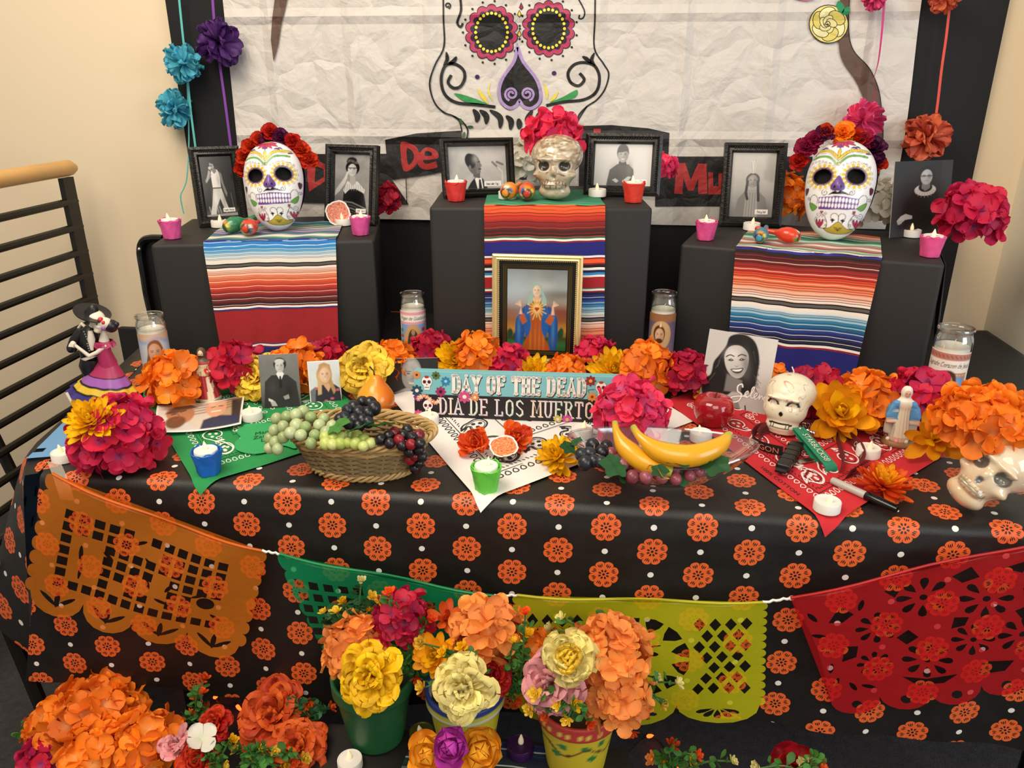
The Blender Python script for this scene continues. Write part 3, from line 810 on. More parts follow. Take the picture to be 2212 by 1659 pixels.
# green
out = [(0, 0), (1, 0)] + scal((1, 0), (.98, .72), 7, .028) + scal((.98, .72), (.18, .80), 4, .13) + scal((.18, .8), (0, 0), 8, .026)[0:-1]
H = []
for i in range(13):
    for j in range(7):
        x, y = .07 + i * .07 + j * .012, .17 + j * .085 + (.0 if i < 5 else 0)
        if x > .93 or (x < .16 + j * .0 and False): continue
        if outside(x, y, [(.45, .28, .08, .13), (.3, .45, .07, .07), (.7, .5, .1, .12)]) and y < .7: H.append([(x - .022, y - .027), (x + .022, y - .027), (x + .024, y + .027), (x - .02, y + .027)])
H += [leafh(.27, .84, .14, .06, 1.0), leafh(.44, .42, .07, .02, .4), leafh(.7, .45, .08, .03, 1.)]
FG = quad_fn(oy(606, 1195, .972), oy(1068, 1284, .975), oy(1062, 1500, .968), oy(668, 1500, .962), 0.004)
flag('cut_flag', out, H, FG, mat_film('green_film', '#0f8f5a', .6), 'green cut flag with square lattice behind the flower pots')
# yellow
out = [(0, 0), (1, 0)] + scal((1, 0), (1, .86), 13, .022) + scal((1, .86), (0, .86), 3, .17) + scal((0, .86), (0, 0), 13, .022)[0:-1]
H = []
for i in range(15):
    for j in range(7):
        x = .065 + i * .0625 + (.03125 if j % 2 else 0) ; y = .17 + j * .092
        if x > .94 or abs(x - .5) < .20: continue
        if ((x - .52) / .24) ** 2 + ((y - .46) / .38) ** 2 < 1: continue
        H.append([(x, y - .052), (x + .024, y), (x, y + .052), (x - .024, y)])
for k in range(12):
    t = 2 * pi * k / 12 + .13; t2 = t + .30; r0, r1, r2 = .115, .165, .195; ax, ay = .52, .45
    pt = lambda r, t: (ax + r * cos(t), ay + r * sin(t) * 1.55)
    H.append([pt(r1 - .01, t - .02), pt(r0 + .01, (t + t2) / 2 - .05), pt(r1, t2 + .02), pt(r2, t2 + .05), pt(r2 + .004, (t + t2) / 2), pt(r2, t - .06)])
for sx in (-1, 1):
    H.append(leafh(.52 + sx * .045, .42, .05, .03, 0, 1.2)); H.append(leafh(.52 + sx * .047, .36, .07, .012, -sx * .3, 1.2))
H.append(leafh(.52, .55, .07, .02, 0, 1.3))
for c in range(3):
    x = 1 / 6 + c / 3
    for da in (-1.15, -.58, 0, .58, 1.15): H.append(drop(x + sin(da) * .02, .90 + cos(da) * .012, .075, .034, pi / 2 - da, 1.05))
FY = quad_fn(oy(1118, 1284, .974), oy(1646, 1298, .974), oy(1640, 1556, .966), oy(1118, 1556, .966), 0.004)
flag('cut_flag', out, H, FY, mat_film('yellow_film', '#c3c01a', .62), 'yellow cut flag with sun face and diamond lattice')
# red
out = [(0, 0), (1, 0), (1, .85)] + scal((1, .85), (.0, .85), 5, .11) + [(.0, .85)]
H = []
def daisy(x, y, R, n=8, ph=0.2, ri=.35):
    for k in range(n): t = 2 * pi * k / n + ph; H.append(drop(x + R * ri * cos(t), y + R * ri * sin(t) * 1.3, R * .6, R * .34, t, 1.3))
    H.append([(x + R * .14 * cos(t), y + R * .14 * 1.3 * sin(t)) for t in [2 * pi * k / 10 for k in range(10)]])
for x, y, R in ((.46, .20, .105), (.27, .34, .09), (.67, .27, .10), (.42, .62, .10), (.60, .52, .085), (.78, .55, .10), (.87, .27, .08), (.22, .60, .075), (.93, .5, .07)): daisy(x, y, R)
for P in ([(.10, .22), (.16, .12), (.2, .2), (.15, .24)], [(.13, .42), (.18, .44), (.16, .52), (.1, .53)], [(.33, .44), (.38, .40), (.41, .46), (.36, .5)], [(.55, .36), (.6, .37), (.58, .42), (.53, .43)], [(.31, .72), (.4, .75), (.52, .74), (.46, .79), (.36, .79)], [(.62, .68), (.74, .72), (.7, .78), (.6, .77)], [(.76, .38), (.82, .36), (.83, .42), (.78, .44)], [(.57, .1), (.64, .06), (.66, .13), (.6, .15)], [(.74, .1), (.83, .08), (.8, .15)], [(.33, .1), (.36, .05), (.39, .11), (.36, .16)], [(.86, .68), (.95, .66), (.96, .74), (.88, .76)]): H.append(P)
for x, y, a in ((.05, .16, 1.2), (.05, .3, .5), (.06, .42, .5), (.05, .56, 1.9), (.05, .68, 2.1), (.11, .74, 1.3), (.17, .76, .5), (.235, .15, 2.)): H.append(leafh(x, y, .06, .022, a, 1.3))
for c in range(5): H.append([(.1 + .2 * c + .022 * cos(t), .885 + .03 * sin(t)) for t in [2 * pi * k / 10 for k in range(10)]])
r_tr = oy(1707, 1290, .970).lerp(oy(2212, 1177, .966), 1.22); r_br = oy(1815, 1545, .966).lerp(oy(2212, 1505, .962), 1.32)
FR = quad_fn(oy(1707, 1290, .972), r_tr, r_br, oy(1812, 1560, .966), 0.0)
flag('cut_flag', out, H, FR, mat_film('red_film', '#c01d22', .55), 'red cut flag with daisies and scalloped bottom')
# blue end flag over the left end of the table
def bluefn(u, v):
    y = 1.055 + .17 * u; t = v
    x = XLy(y) + .016 - 0.058 * min(1, t / .3) - max(0, t - .3) * 0.16 * (1 - .3 * u); z = ZT + .0015 - .008 * min(1, t / .3) - max(0, t - .3) * 0.42 
    return Vector((x - .004, y, z + .004)), (-.7, 0, .7)
A = Art(); nU, nV = 24, 20; hole = lambda i, j: (3 <= i <= 4 and 4 <= j <= 5) or (9 <= i <= 10 and 6 <= j <= 7) or (i % 5 == 2 and j in (10, 13))
vs = [(i / nU, j / nV) for j in range(nV + 1) for i in range(nU + 1)]
A.raw(vs, [(j * (nU + 1) + i, j * (nU + 1) + i + 1, (j + 1) * (nU + 1) + i + 1, (j + 1) * (nU + 1) + i) for j in range(nV) for i in range(nU) if not hole(i, j)], (1, 1, 1))
tag(A.build('cut_flag', bluefn, mat_film('blue_film', '#6fa9dc', .85), ban, off=0.001), 'light blue cut flag folded over the table end')
# string and tape
m_str = mat('white_cord', '#e8e2d8', 0.6)
def stringseg(a, b): 
    a, b = Vector(a), Vector(b); MB().tube([a.lerp(b, k / 8) + Vector((0, 0.0008 * sin(k * 2.2), 0.0012 * cos(k * 2.2))) for k in range(9)], 0.002, 6).build('string', m_str, ban)
stringseg(FO(1, 0)[0], FG(0, 0)[0]); stringseg(FG(1, 0)[0], FY(0, 0)[0]); stringseg(FY(1, 0)[0], FR(0, 0)[0])
ta = oz(112, 1001); tb = FO(0.0, 0)[0]
MB().grid(lambda u, v: (ta.x + .024 * u - .008 + (tb.x - ta.x + .01) * v, ta.y + (tb.y - ta.y) * v * (1 if v < .7 else 1), ZT + .003 - max(0, v - .55) * .05), 2, 10).build('tape', mat_film('clear_tape', '#d9d2c4', .4), ban)

tag(MB().grid(lambda u, v: ((XLy(1.5 + .45 * v) + .03) + (.955 - XLy(1.5 + .45 * v) - .03) * u, 1.475 - .05 * u + (.485 + .05 * u) * v, ZT + .0006), 12, 6).build('black_paper_cover', mat('black_cover_paper', '#121110', .7), None, False), 'black paper covering the back of the table under the boxes', 'paper')
# ================================================================== BLACK BOXES + WOVEN RUNNERS
m_bp = mat('black_wrapping_paper', '#201e1c', 0.62, var=0.1, vscale=6, bmp=0.35, bscale=9)
class Frame:
    def __init__(s, fl, fr, z, dep):
        s.o = Vector((fl.x, fl.y, z)); s.ux = Vector((fr.x - fl.x, fr.y - fl.y, 0)); s.w = s.ux.length; s.ux.normalize()
        s.uy = Vector((-s.ux.y, s.ux.x, 0)); s.z = z; s.d = dep; s.rz = atan2(s.ux.y, s.ux.x)
    def at(s, x, y, z=0.0): return s.o + s.ux * x + s.uy * y + Vector((0, 0, z))
    def xof(s, px, py):
        p = oz(px, py, s.z); return (p - s.o).dot(s.ux)
BXL = Frame(oz(324, 528, 1.0), oz(808, 517, 1.0), 1.0, 0.33)
BXM = Frame(oz(927, 446, 1.083), oz(1410, 447, 1.083), 1.083, 0.34)
BXR = Frame(oz(1470, 526, 1.0), oz(2042, 570, 1.0), 1.0, 0.33)
def blackbox(fr, label):
    t = thing('paper_wrapped_box', label, 'box', fr.at(0, 0, -(fr.z - ZT) + .001), (0, 0, fr.rz), 'black paper wrapped boxes on the altar')
    h = fr.z - ZT - .002
    b = MB()
    b.box((fr.w / 2, fr.d / 2, h / 2), (fr.w, fr.d, h))
    o = b.build('wrapped_body', m_bp, t, True, 0.008, 3)
    return t, h
tL, hL = blackbox(BXL, 'black paper wrapped box on the left, carrying the mask in red carnations')
tM, hM = blackbox(BXM, 'tallest black paper wrapped box in the middle, carrying the silver skull')
tR, hR = blackbox(BXR, 'black paper wrapped box on the right with loose flaps at its side')
# loose paper flaps on the right box's right side
for (a, b, c, d) in (((.02, .0), (.14, .0), (.13, -.13), (.075, -.24)), ((.16, .0), (.30, .0), (.28, -.2), (.2, -.23))):
    ln = [a, b, c, d]
    MB().add([(BXR.w + 0.004 + (0.0 if z == 0 else 0.022), y, hR + z - .004) for y, z in ln] + [(BXR.w + 0.003 + (0.0 if z == 0 else 0.021), y, hR + z - .004) for y, z in ln], [(0, 1, 2, 3), (7, 6, 5, 4), (0, 4, 5, 1), (1, 5, 6, 2), (2, 6, 7, 3), (3, 7, 4, 0)]).build('paper_flap', m_bp, tR, False)

def lerpc(a, b, t): a, b = hx(a), hx(b); return tuple(x + (y - x) * t for x, y in zip(a, b))
def gradb(stops, n, size, line=None, lw=0.35):
    out = []
    for k in range(n):
        t = k / max(1, n - 1) * (len(stops) - 1); i = min(int(t), len(stops) - 2); c = lerpc(stops[i], stops[i + 1], t - i)
        out.append((size / n * (1 - lw if line else 1), c))
        if line:
            i2 = line[k % len(line)]; out.append((size / n * lw, lerpc(c, i2, .75) if isinstance(i2, str) else c))
    return out
m_serape = mat_print('woven_serape', 0.85, 0.6, 700, bdist=0.001)
def serape(fr, x0, x1, back, drop, bands, label, x0b=None, x1b=None, wave=0.006, seed=0, top_bands=None):
    """runner lying from the back of the box top over its front edge; bands measured from the front edge"""
    x0b = x0 if x0b is None else x0b; x1b = x1 if x1b is None else x1b
    ss = []; cs = []; s = -back
    for sz, c in top_bands: ss.append(s); cs.append(hx(c)); s += sz
    s = 0.0
    for sz, c in bands:
        if s >= drop: break
        ss.append(s); cs.append(hx(c)); s += sz
    ss.append(min(s, drop)); n = len(cs); nx = 48
    rnd = random.Random(seed); V = []; C = []
    R = 0.008
    def pos(u, s):
        f = max(0, min(1, s / drop)); xa = x0 + (x0b - x0) * f; xb = x1 + (x1b - x1) * f; x = xa + (xb - xa) * u
        wv = wave * sin(7 * u + seed) * f + .6 * wave * sin(17 * u + 3 * f + seed) * f
        if s < 0: return fr.at(x, -s - R * .4, 0.0035 + .0012 * sin(20 * u + s * 40))
        if s < R * 1.57: a = s / R; return fr.at(x, R - (R + .0045) * sin(a) - R * .4 * (1 - sin(a)), -R + (R + .0035) * cos(a))
        return fr.at(x, -0.006 - abs(wv) - 0.012 * f, -(s - R * 1.57) - R)
    rows = []
    for k in range(n):
        a, b = ss[k], ss[k + 1]
        sub = max(1, int((b - a) / .012))
        for j in range(sub):
            rows.append((a + (b - a) * j / sub, a + (b - a) * (j + 1) / sub, cs[k]))
    for a, b, c in rows:
        for s in (a, b):
            for i in range(nx + 1):
                u = i / nx; V.append(pos(u, s + (.0012 * sin(9 * u + seed) + .0005 * sin(31 * u)) * (1 if s > -back + .01 else 0))); C.append(c)
    q = []
    for k in range(len(rows)):
        o = 2 * k * (nx + 1); q.append(quads(nx, 1) + o)
    me = np_mesh('woven_runner', np.array([tuple(v) for v in V]), np.concatenate(q), np.array(C), m_serape)
    o = tag(link('woven_runner', me), label, 'table runner', 'striped woven runners over the boxes'); return o
def dotted(size): return [(size * .25, '#181214'), (size * .5, '#5d5650'), (size * .25, '#181214')]
PXM = 0.00103   # metres per photo pixel on the box fronts
def sc_(bands, k): return [(a * k, c) for a, c in bands]
blues = gradb(['#2f5fb0', '#2e86c8', '#57a9d6', '#bcd4d8', '#e6ded0'], 17, 40, ['#1b3f8a', '#e8e4da', '#174a86'])
reds = gradb(['#efe3d5', '#f0a37e', '#e8683c', '#cf3b26', '#8e1f20', '#4a1316', '#1d0c0e'], 26, 82, ['#f2dccb', '#b23222', '#7a1a1a', '#300d0f'])
bl = blues + [(6, '#e6ded0')] + dotted(9) + reds + [(4, '#efe9df'), (3, '#2b2a78'), (2, '#7d1519'), (72, '#9c1a20'), (2, '#2b2a78'), (4, '#efe9df'), (2, '#8e1a20')] + gradb(['#1a2a78', '#101440', '#1a2a78'], 8, 40, ['#0c0f2c'])
tb_ = gradb(['#2f6fa8', '#3f90b8', '#2c7a5a', '#1c5c40', '#d9d5c8', '#2b2670', '#7e6aa0', '#2a7a6a', '#e2ded2', '#2d8f68', '#3a2f80'], 16, 230, ['#e6e0d4', '#1f5a48', '#2b2670', '#d8cfc4'])
def run_x(fr, pa, pb): return fr.xof(*pa), fr.xof(*pb)
a, b = run_x(BXL, (441, 524), (726, 519))
serape(BXL, a, b, .23, .255, sc_(bl, PXM), 'striped woven runner hanging from the left box, blue stripes at its top edge', a + .01, b - .012, seed=1, top_bands=sc_(tb_, .001))
or_ = gradb(['#f0602a', '#ee5424', '#c8301e', '#8c2020', '#5a1b1e', '#2a1013'], 11, 62, ['#7d1d18', '#b03a20', '#3a1113'])
bm_ = or_ + [(3, '#1d6a4a'), (4, '#efe9df'), (3, '#8e1a24'), (27, '#1b1c74'), (4, '#efe9df'), (3, '#8e1a24'), (8, '#ee5a26'), (3, '#8e1a24'), (6, '#140c12'), (5, '#efe9df'), (5, '#171a4a'), (5, '#2c86c4'), (4, '#efe9df'), (22, '#a51a24'), (2, '#1d6a4a'), (4, '#efe9df'), (3, '#8e1a24')] + \
    gradb(['#14143c', '#1c2a7c', '#2f7fb8', '#8fc0cc', '#e8dfd0'], 14, 52, ['#0e1030', '#1a4080', '#d8d8d0']) + dotted(9) + gradb(['#efd9c5', '#f0865a', '#e05a2e', '#b42a20', '#5a1517', '#1c0b0c'], 18, 90, ['#a52a20', '#f0b090', '#5a1515'])
tbm = [(190, '#2f7f5c'), (14, '#3f9a72'), (10, '#2a7a5a'), (6, '#73b894'), (10, '#2c8a64')]
a, b = run_x(BXM, (1046, 446), (1307, 447))
serape(BXM, a, b, .23, .335, sc_(bm_, PXM), 'striped woven runner hanging from the middle box behind the gold picture frame', a + .0, b + .01, seed=2.2, top_bands=sc_(tbm, .001))
br_ = [(4, '#efe9df'), (4, '#2b2a88')] + gradb(['#2a1013', '#4a1517', '#8a1f1c', '#c8301e', '#e8602e', '#ee8258', '#efb090', '#efe3d5'], 20, 96, ['#120808', '#a52a20', '#5a1515', '#f2c8ae']) + dotted(11) + [(7, '#efe3d5')] + \
    gradb(['#dfe0da', '#7fb6cc', '#2f86b0', '#1c6a8c', '#1d3f8c', '#1a1f6a', '#101030', '#0c0c1c'], 18, 70, ['#efe9df', '#1a3a70', '#0e1030']) + [(5, '#efe9df'), (4, '#8e1a24'), (84, '#171a70'), (3, '#8e1a24'), (5, '#efe9df'), (3, '#171a70')] + [(30, '#171a50')]
tbr = gradb(['#d8603a', '#e88a60', '#e6b8a0', '#2c8a68', '#1d5c48', '#3fa584', '#b8d8c4', '#b32a30', '#e6ded0', '#b32a30', '#2f8f6c', '#e6ded0'], 16, 230, ['#7a1d20', '#e8e0d2', '#1d5c48'])
a, b = run_x(BXR, (1589, 536), (1905, 559))
serape(BXR, a, b, .23, .262, sc_(br_, .00098), 'striped woven runner hanging from the right box, solid blue band at its lower end', a + .01, b - .015, .008, seed=4, top_bands=sc_(tbr, .001))
# dark things behind the left box
lp = MB().box((0, 0, 0.33), (0.2, 0.02, 0.665)).build('low_black_panel', mat('matt_black_panel', '#1a1917', 0.7), None, False, 0.003)
lp.location = (-1.255, 1.985, 0); tag(lp, 'narrow black upright panel by the wall behind the left prayer candle', 'panel')
fc = thing('folding_chair_back', 'black folding chair back standing beside the left box', 'chair')
c0 = oy(300, 560, 1.72)
pth = [oy(x, y, 1.74) for x, y in crv([(330, 690), (318, 640), (310, 590), (303, 545), (308, 522), (325, 515), (352, 515)])]
MB().tube(pth, 0.009, 8).build('tube_frame', mat('gloss_black_steel', '#0b0b0c', 0.2), fc)
P4 = [oy(x, y, 1.75) for x, y in ((306, 540), (312, 524), (360, 520), (400, 700), (330, 700))]
MB().add([p for p in P4] + [p + Vector((0, .012, 0)) for p in P4], [(0, 1, 2, 3, 4), (9, 8, 7, 6, 5)] + [(i, i + 5, (i + 1) % 5 + 5, (i + 1) % 5) for i in range(5)]).build('back_panel', mat('black_plastic_panel', '#111111', 0.4), fc, False)
MB().ball(oy(301, 538, 1.728), 0.004, 8, 6).build('rivet', mat('pale_metal', '#cfcac0', 0.3, 0.8), fc)
# ================================================================== FLOWERS
def petal_geo(L, W, cup=.3, curl=.2, ruf=0., tip=.5, nu=4, nv=5, base=.25, rk=3., notch=0.):
    """petal lying along +Z from the origin, facing +X... width along Y; colour red channel = distance along petal"""
    V = []; C = []
    for j in range(nv + 1):
        v = sin(pi / 2 * j / nv) ** .85; w = W / 2 * (base + (1 - base) * sin(pi * min(1, v * .5 / tip) * .5) if v < tip else sqrt(max(0, 1 - ((v - tip) / (1.0001 - tip)) ** 2)))
        w = max(w, W * .02)
        for i in range(nu + 1):
            u = 2 * i / nu - 1
            z = L * (v - notch * (1 - abs(u)) * v ** 4); x = curl * L * v * v + cup * W * u * u * (v ** .6) * .5 + ruf * L * sin(rk * u + 5 * v) * v
            V.append((-x, u * w, z)); C.append((v, v, v))
    return V, quads(nu, nv), C
MESHC = {}
def cached(key, fn):
    if key not in MESHC: MESHC[key] = fn()
    return MESHC[key]
def petal_mesh(kind, col):
    P = dict(dahlia=dict(L=1, W=.30, cup=.5, curl=.16, tip=.62, nu=3, nv=5),
             lily=dict(L=1, W=.42, cup=.4, curl=.25, tip=.45, nu=3, nv=5, base=.3),
             peony=dict(L=1, W=.82, cup=.3, curl=-.05, ruf=.13, tip=.62, nu=8, nv=6, rk=6.5, notch=.14),
             carn=dict(L=1, W=1.0, cup=.1, curl=.0, ruf=.12, tip=.7, nu=8, nv=5, rk=8., notch=.1),
             tissue=dict(L=1, W=.85, cup=.25, curl=.1, ruf=.12, tip=.6, nu=5, nv=6, rk=5.),
             rose=dict(L=1, W=1.25, cup=.7, curl=.0, ruf=.03, tip=.5, nu=6, nv=6),
             leaf=dict(L=1, W=.62, cup=.15, curl=.15, tip=.45, nu=4, nv=6, base=.1))[kind]
    def mk():
        V, q, C = petal_geo(**P); return np_mesh('petal', V, q, C, PCOL[col])
    return cached(('p', kind, col), mk)
def floret_mesh(col, var=0):
    def mk():
        V, F, C = [], [], []; rnd = random.Random(var)
        for k in range(4):
            v, q, c = petal_geo(1, 1.06, .22, rnd.uniform(-.25, .2), .06, .5, 4, 5, .2, 3 + k)
            M = Matrix.Rotation(k * pi / 2 + rnd.uniform(-.18, .18), 4, 'Z') @ Matrix.Rotation(radians(rnd.uniform(58, 84)), 4, 'Y')
            o = len(V); V += [tuple(M @ Vector(p)) for p in v]; F.append(q + o); C += c
        return np_mesh('floret', V, np.concatenate(F), C, PCOL[col])
    return cached(('f', col, var), mk)
PCOL = {}
def pc(k, c, t, **kw): PCOL[k] = mat_petal('petal_' + k, c, t, **kw)
pc('orange', '#e8a05a', '#f4831f'); pc('magenta', '#8a3f7a', '#cf2450'); pc('crimson', '#8a2a55', '#bd1f42'); pc('pink', '#c765a0', '#e83a66')
pc('white', '#d8dfc0', '#e6e2d4', var=.1); pc('yellow', '#e0920f', '#f2c012'); pc('gold', '#ea7a10', '#f2a815'); pc('lemon', '#d9b21c', '#f3cf45'); pc('cream', '#d8c243', '#f0e08c')
pc('red', '#8e150f', '#cf3418'); pc('rust', '#a8330f', '#d4541f'); pc('plum', '#2c0a26', '#5a1d48'); pc('wine', '#5a0f2c', '#b0224a'); pc('rose', '#c7506c', '#eba0a4'); pc('salmon', '#e07a2a', '#f59a4c')
pc('cyan', '#2e8fae', '#5cc0d6', trl=.35); pc('purple', '#2c1640', '#5b3178', trl=.3); pc('hotpink', '#d0306f', '#f0568f', trl=.35); pc('coral', '#b8442c', '#de6a4a', trl=.3); pc('tangerine', '#d23a12', '#ea5a24', trl=.3)
pc('leaf', '#2c5a22', '#4b8038', var=.3); pc('darkleaf', '#163a20', '#2b5a33', var=.3); pc('feltorange', '#d98a14', '#f0a528', var=.08, trl=.02); pc('feltpurple', '#8a1f86', '#b5369f', var=.08, trl=.02)
pc('zin', '#c02a08', '#e4591a'); pc('palelem', '#c9c464', '#ece29a'); pc('bloodred', '#7d0f10', '#bb1c1a')
m_stem = mat('green_stem', '#3f6a30', 0.6)
def look(axis, roll=0):
    """matrix whose +Z is axis"""
    return Vector(axis).to_track_quat('Z', 'Y').to_matrix().to_4x4() @ Matrix.Rotation(roll, 4, 'Z')
def child(name, me, parent, M):
    o = bpy.data.objects.new(name, me); COL.objects.link(o); o.parent = parent; o.matrix_basis = M; return o
FR_ = random.Random(11)
def tocam(p, up=.6):
    d = (CP - Vector(p)).normalized(); return (d * (1 - up) + Vector((0, 0, 1)) * up).normalized()
COREMAT = {}
def core_mat(col):
    c = PCOL[col]; return c
def ball_core(col):
    def mk():
        m = MB().ball((0, 0, 0), 1.0, 12, 8); me = m.mesh('core', PCOL[col])
        a = me.color_attributes.new('Col', 'FLOAT_COLOR', 'POINT'); a.data.foreach_set('color', np.full(len(me.vertices) * 4, .75, np.float32)); return me
    return cached(('core', col), mk)
def hydrangea(px, py, dpx, col, label, z=ZT, k=.8, n=44, flat=1.0, at=None, group='silk hydrangea heads', low=-.6, fl=.40, name='silk_hydrangea', tall=1.0, Y=None):
    if Y: at = (oy(px, py, Y), dpx * .53 * depth(oy(px, py, Y)) / FPX)
    c, R = at if at else rest(px, py, dpx * 1.12, z, k)
    t = thing(name, label, 'flower', c - Vector((0, 0, R * k)), (0, 0, 0), group)
    up = Vector((0, 0, R * k)); ga = pi * (3 - sqrt(5))
    child('core', ball_core(col), t, Matrix.Translation(up) @ Matrix.Diagonal((R * .66, R * .66, R * .62 * flat * tall, 1)))
    for i in range(n):
        zz = 1 - 2 * (i + .5) / n
        if zz < low: continue
        a = ga * i; r = sqrt(1 - zz * zz); d = Vector((r * cos(a), r * sin(a), zz)); d += Vector((FR_.uniform(-.15, .15),) * 1 + (FR_.uniform(-.15, .15), FR_.uniform(-.15, .15))); d.normalize()
        p = Vector((d.x, d.y, d.z * flat * tall)) * R * FR_.uniform(.62, .82) + up
        ax = (d + Vector((FR_.uniform(-.35, .35), FR_.uniform(-.35, .35), FR_.uniform(-.2, .45)))).normalized()
        s = R * fl * FR_.uniform(.9, 1.25)
        child('floret', floret_mesh(col, i % 3), t, Matrix.Translation(p) @ look(ax, FR_.uniform(0, 6)) @ Matrix.Diagonal((s, s, s, 1)))
    return t
def bloom(px, py, dpx, kind, col, label, z=ZT, k=.55, n=46, axis=None, at=None, group=None, name='silk_flower', t0=8, t1=96, l0=.45, l1=1.0, up=.45, col2=None, size=1.0, cat='flower', part='petal'):
    """layered flower: petals spiral out from the heart"""
    c, R = at if at else rest(px, py, dpx * 1.2, z, k)
    ax = Vector(axis) if axis is not None else tocam(c, up)
    t = thing(name, label, cat, c - Vector((0, 0, R * k)), (0, 0, 0), group)
    B = Matrix.Translation((0, 0, R * k)) @ look(ax) @ Matrix.Translation((0, 0, -R * .22)); ga = pi * (3 - sqrt(5))
    for i in range(n):
        f = (i + .5) / n; jit = 16 if kind in ('peony', 'carn', 'tissue') else 6; tl = radians(t0 + (t1 - t0) * f ** .8 + FR_.uniform(-jit, jit)); L = R * (l0 + (l1 - l0) * f ** .6) * FR_.uniform(.86, 1.1)
        M = B @ Matrix.Rotation(ga * i + FR_.uniform(-.2, .2) * (2.5 if jit > 10 else 1), 4, 'Z') @ Matrix.Rotation(tl, 4, 'Y') @ Matrix.Rotation(FR_.uniform(-.5, .5) if jit > 10 else 0, 4, 'Z') @ Matrix.Diagonal((L, L * size, L, 1))
        child(part, petal_mesh(kind, col2 if (col2 and f < .4) else col), t, M)
    return t
def pompom(px, py, dpx, Y, col, label, n=54, name='tissue_pompom', group='tissue paper pompoms hung on the backdrop', wid=1.0):
    c = oy(px, py, Y); R = dpx / 2 * depth(c) / FPX
    t = thing(name, label, 'pompom', c, (0, 0, 0), group); ga = pi * (3 - sqrt(5))
    for i in range(n):
        zz = 1 - 2 * (i + .5) / n; a = ga * i; r = sqrt(1 - zz * zz); d = Vector((r * cos(a) * wid, r * sin(a) * .55, zz)) + Vector((FR_.uniform(-.2, .2), FR_.uniform(-.2, .2), FR_.uniform(-.2, .2))); d.normalize()
        L = R * FR_.uniform(.85, 1.08)
        child('petal', petal_mesh('tissue', col), t, look(d, FR_.uniform(0, 6)) @ Matrix.Translation((0, 0, R * .02)) @ Matrix.Diagonal((L, L * .8, L * (1 if abs(d.y) < .6 else .8), 1)))
    return t
def ribbon(name, pts, Y, w, m, label, twist=0.0):
    mb = MB(); P = [oy(x, y, Y) for x, y in crv(pts, 4)]; n = len(P)
    L = []
    for i, p in enumerate(P):
        a = twist * i / n; d = Vector((cos(a), sin(a), 0)) * w / 2; L += [p - d, p + d]
    mb.add(L + [q + Vector((0, .0006, 0)) for q in L], [(2 * i, 2 * i + 1, 2 * i + 3, 2 * i + 2) for i in range(n - 1)] + [(2 * n + 2 * i + 2, 2 * n + 2 * i + 3, 2 * n + 2 * i + 1, 2 * n + 2 * i) for i in range(n - 1)])
    return tag(mb.build(name, m), label, 'ribbon', 'ribbons hanging on the backdrop')
def blossom_mesh(col):
    def mk():
        V, F, C = [], [], []
        for k in range(13):
            v, q, c = petal_geo(1, .6, .4, .1, 0, .55, 2, 3); f = k / 12
            M = Matrix.Rotation(2.4 * k, 4, 'Z') @ Matrix.Rotation(radians(15 + 60 * f), 4, 'Y') @ Matrix.Scale(.7 + .3 * f, 4); o = len(V)
            V += [tuple(M @ Vector(p)) for p in v]; F.append(q + o); C += c
        return np_mesh('blossom', V, np.concatenate(F), C, PCOL[col])
    return cached(('bl', col), mk)
def sprig(base, tops, cols, label, leafcol='leaf', ls=.017, bs=.012, nl=9, group='sprigs of tiny silk blossoms', name='blossom_sprig'):
    """several thin stems from one base with small leaves and a tiny blossom on each end"""
    base = Vector(base); t = thing(name, label, 'flower sprig', base, (0, 0, 0), group)
    for q, tp in enumerate(tops):
        e = Vector(tp) - base; mid = e * .5 + Vector((FR_.uniform(-.01, .01), FR_.uniform(-.01, .01), .012))
        P = [Vector(p) for p in crv([(0, 0, 0), tuple(mid), tuple(e)], 5)]
        MB().tube(P, .0014, 5).build('stem', m_stem, t)
        d = (P[-1] - P[-2]).normalized()
        child('blossom', blossom_mesh(cols[q % len(cols)]), t, Matrix.Translation(P[-1]) @ look((d + tocam(base + e, .5)).normalized(), q) @ Matrix.Scale(bs * FR_.uniform(.85, 1.2), 4))
        for i in range(nl):
            f = .3 + .65 * i / nl; p = P[min(len(P) - 1, int(f * (len(P) - 1)))]
            a = look(Vector((FR_.uniform(-1, 1), FR_.uniform(-1, .3), FR_.uniform(-.2, .9))).normalized(), FR_.uniform(0, 6))
            child('leaf', petal_mesh('leaf', leafcol), t, Matrix.Translation(p + Vector((FR_.uniform(-.004, .004), FR_.uniform(-.004, .004), 0))) @ a @ Matrix.Scale(ls * FR_.uniform(.7, 1.15), 4))
    return t
# ---- the row on the table
G1, G2 = 'hydrangea heads along the table', 'yellow dahlia heads along the table'
hydrangea(376, 822, 122, 'orange', 'orange hydrangea head beside the leftmost prayer candle', group=G1)
hydrangea(253, 945, 182, 'magenta', 'large magenta hydrangea head topped by a yellow mum at the table front', group=G1, n=64, fl=.33, k=.6)
cc, rr = rest(253, 945, 182, ZT, .6)
bloom(0, 0, 0, 'dahlia', 'yellow', 'yellow mum sitting on the large magenta hydrangea', at=(cc + Vector((-.002, -.05, rr * .80)), .046), n=78, axis=(.1, -.55, .8), group=G2, k=.3)
hydrangea(508, 795, 112, 'crimson', 'crimson hydrangea head behind the small red robed statue', group=G1, k=1.0)
bloom(549, 815, 100, 'peony', 'lemon', 'yellow peony head left of the seated man photo', n=44, axis=(-.1, -.8, .5), k=.9, group='yellow peony heads on the table')
hydrangea(640, 795, 104, 'orange', 'orange hydrangea head behind the two small portrait photos', group=G1, k=1.0)
hydrangea(708, 775, 84, 'crimson', 'crimson hydrangea head behind the blonde woman photo', group=G1, k=1.1)
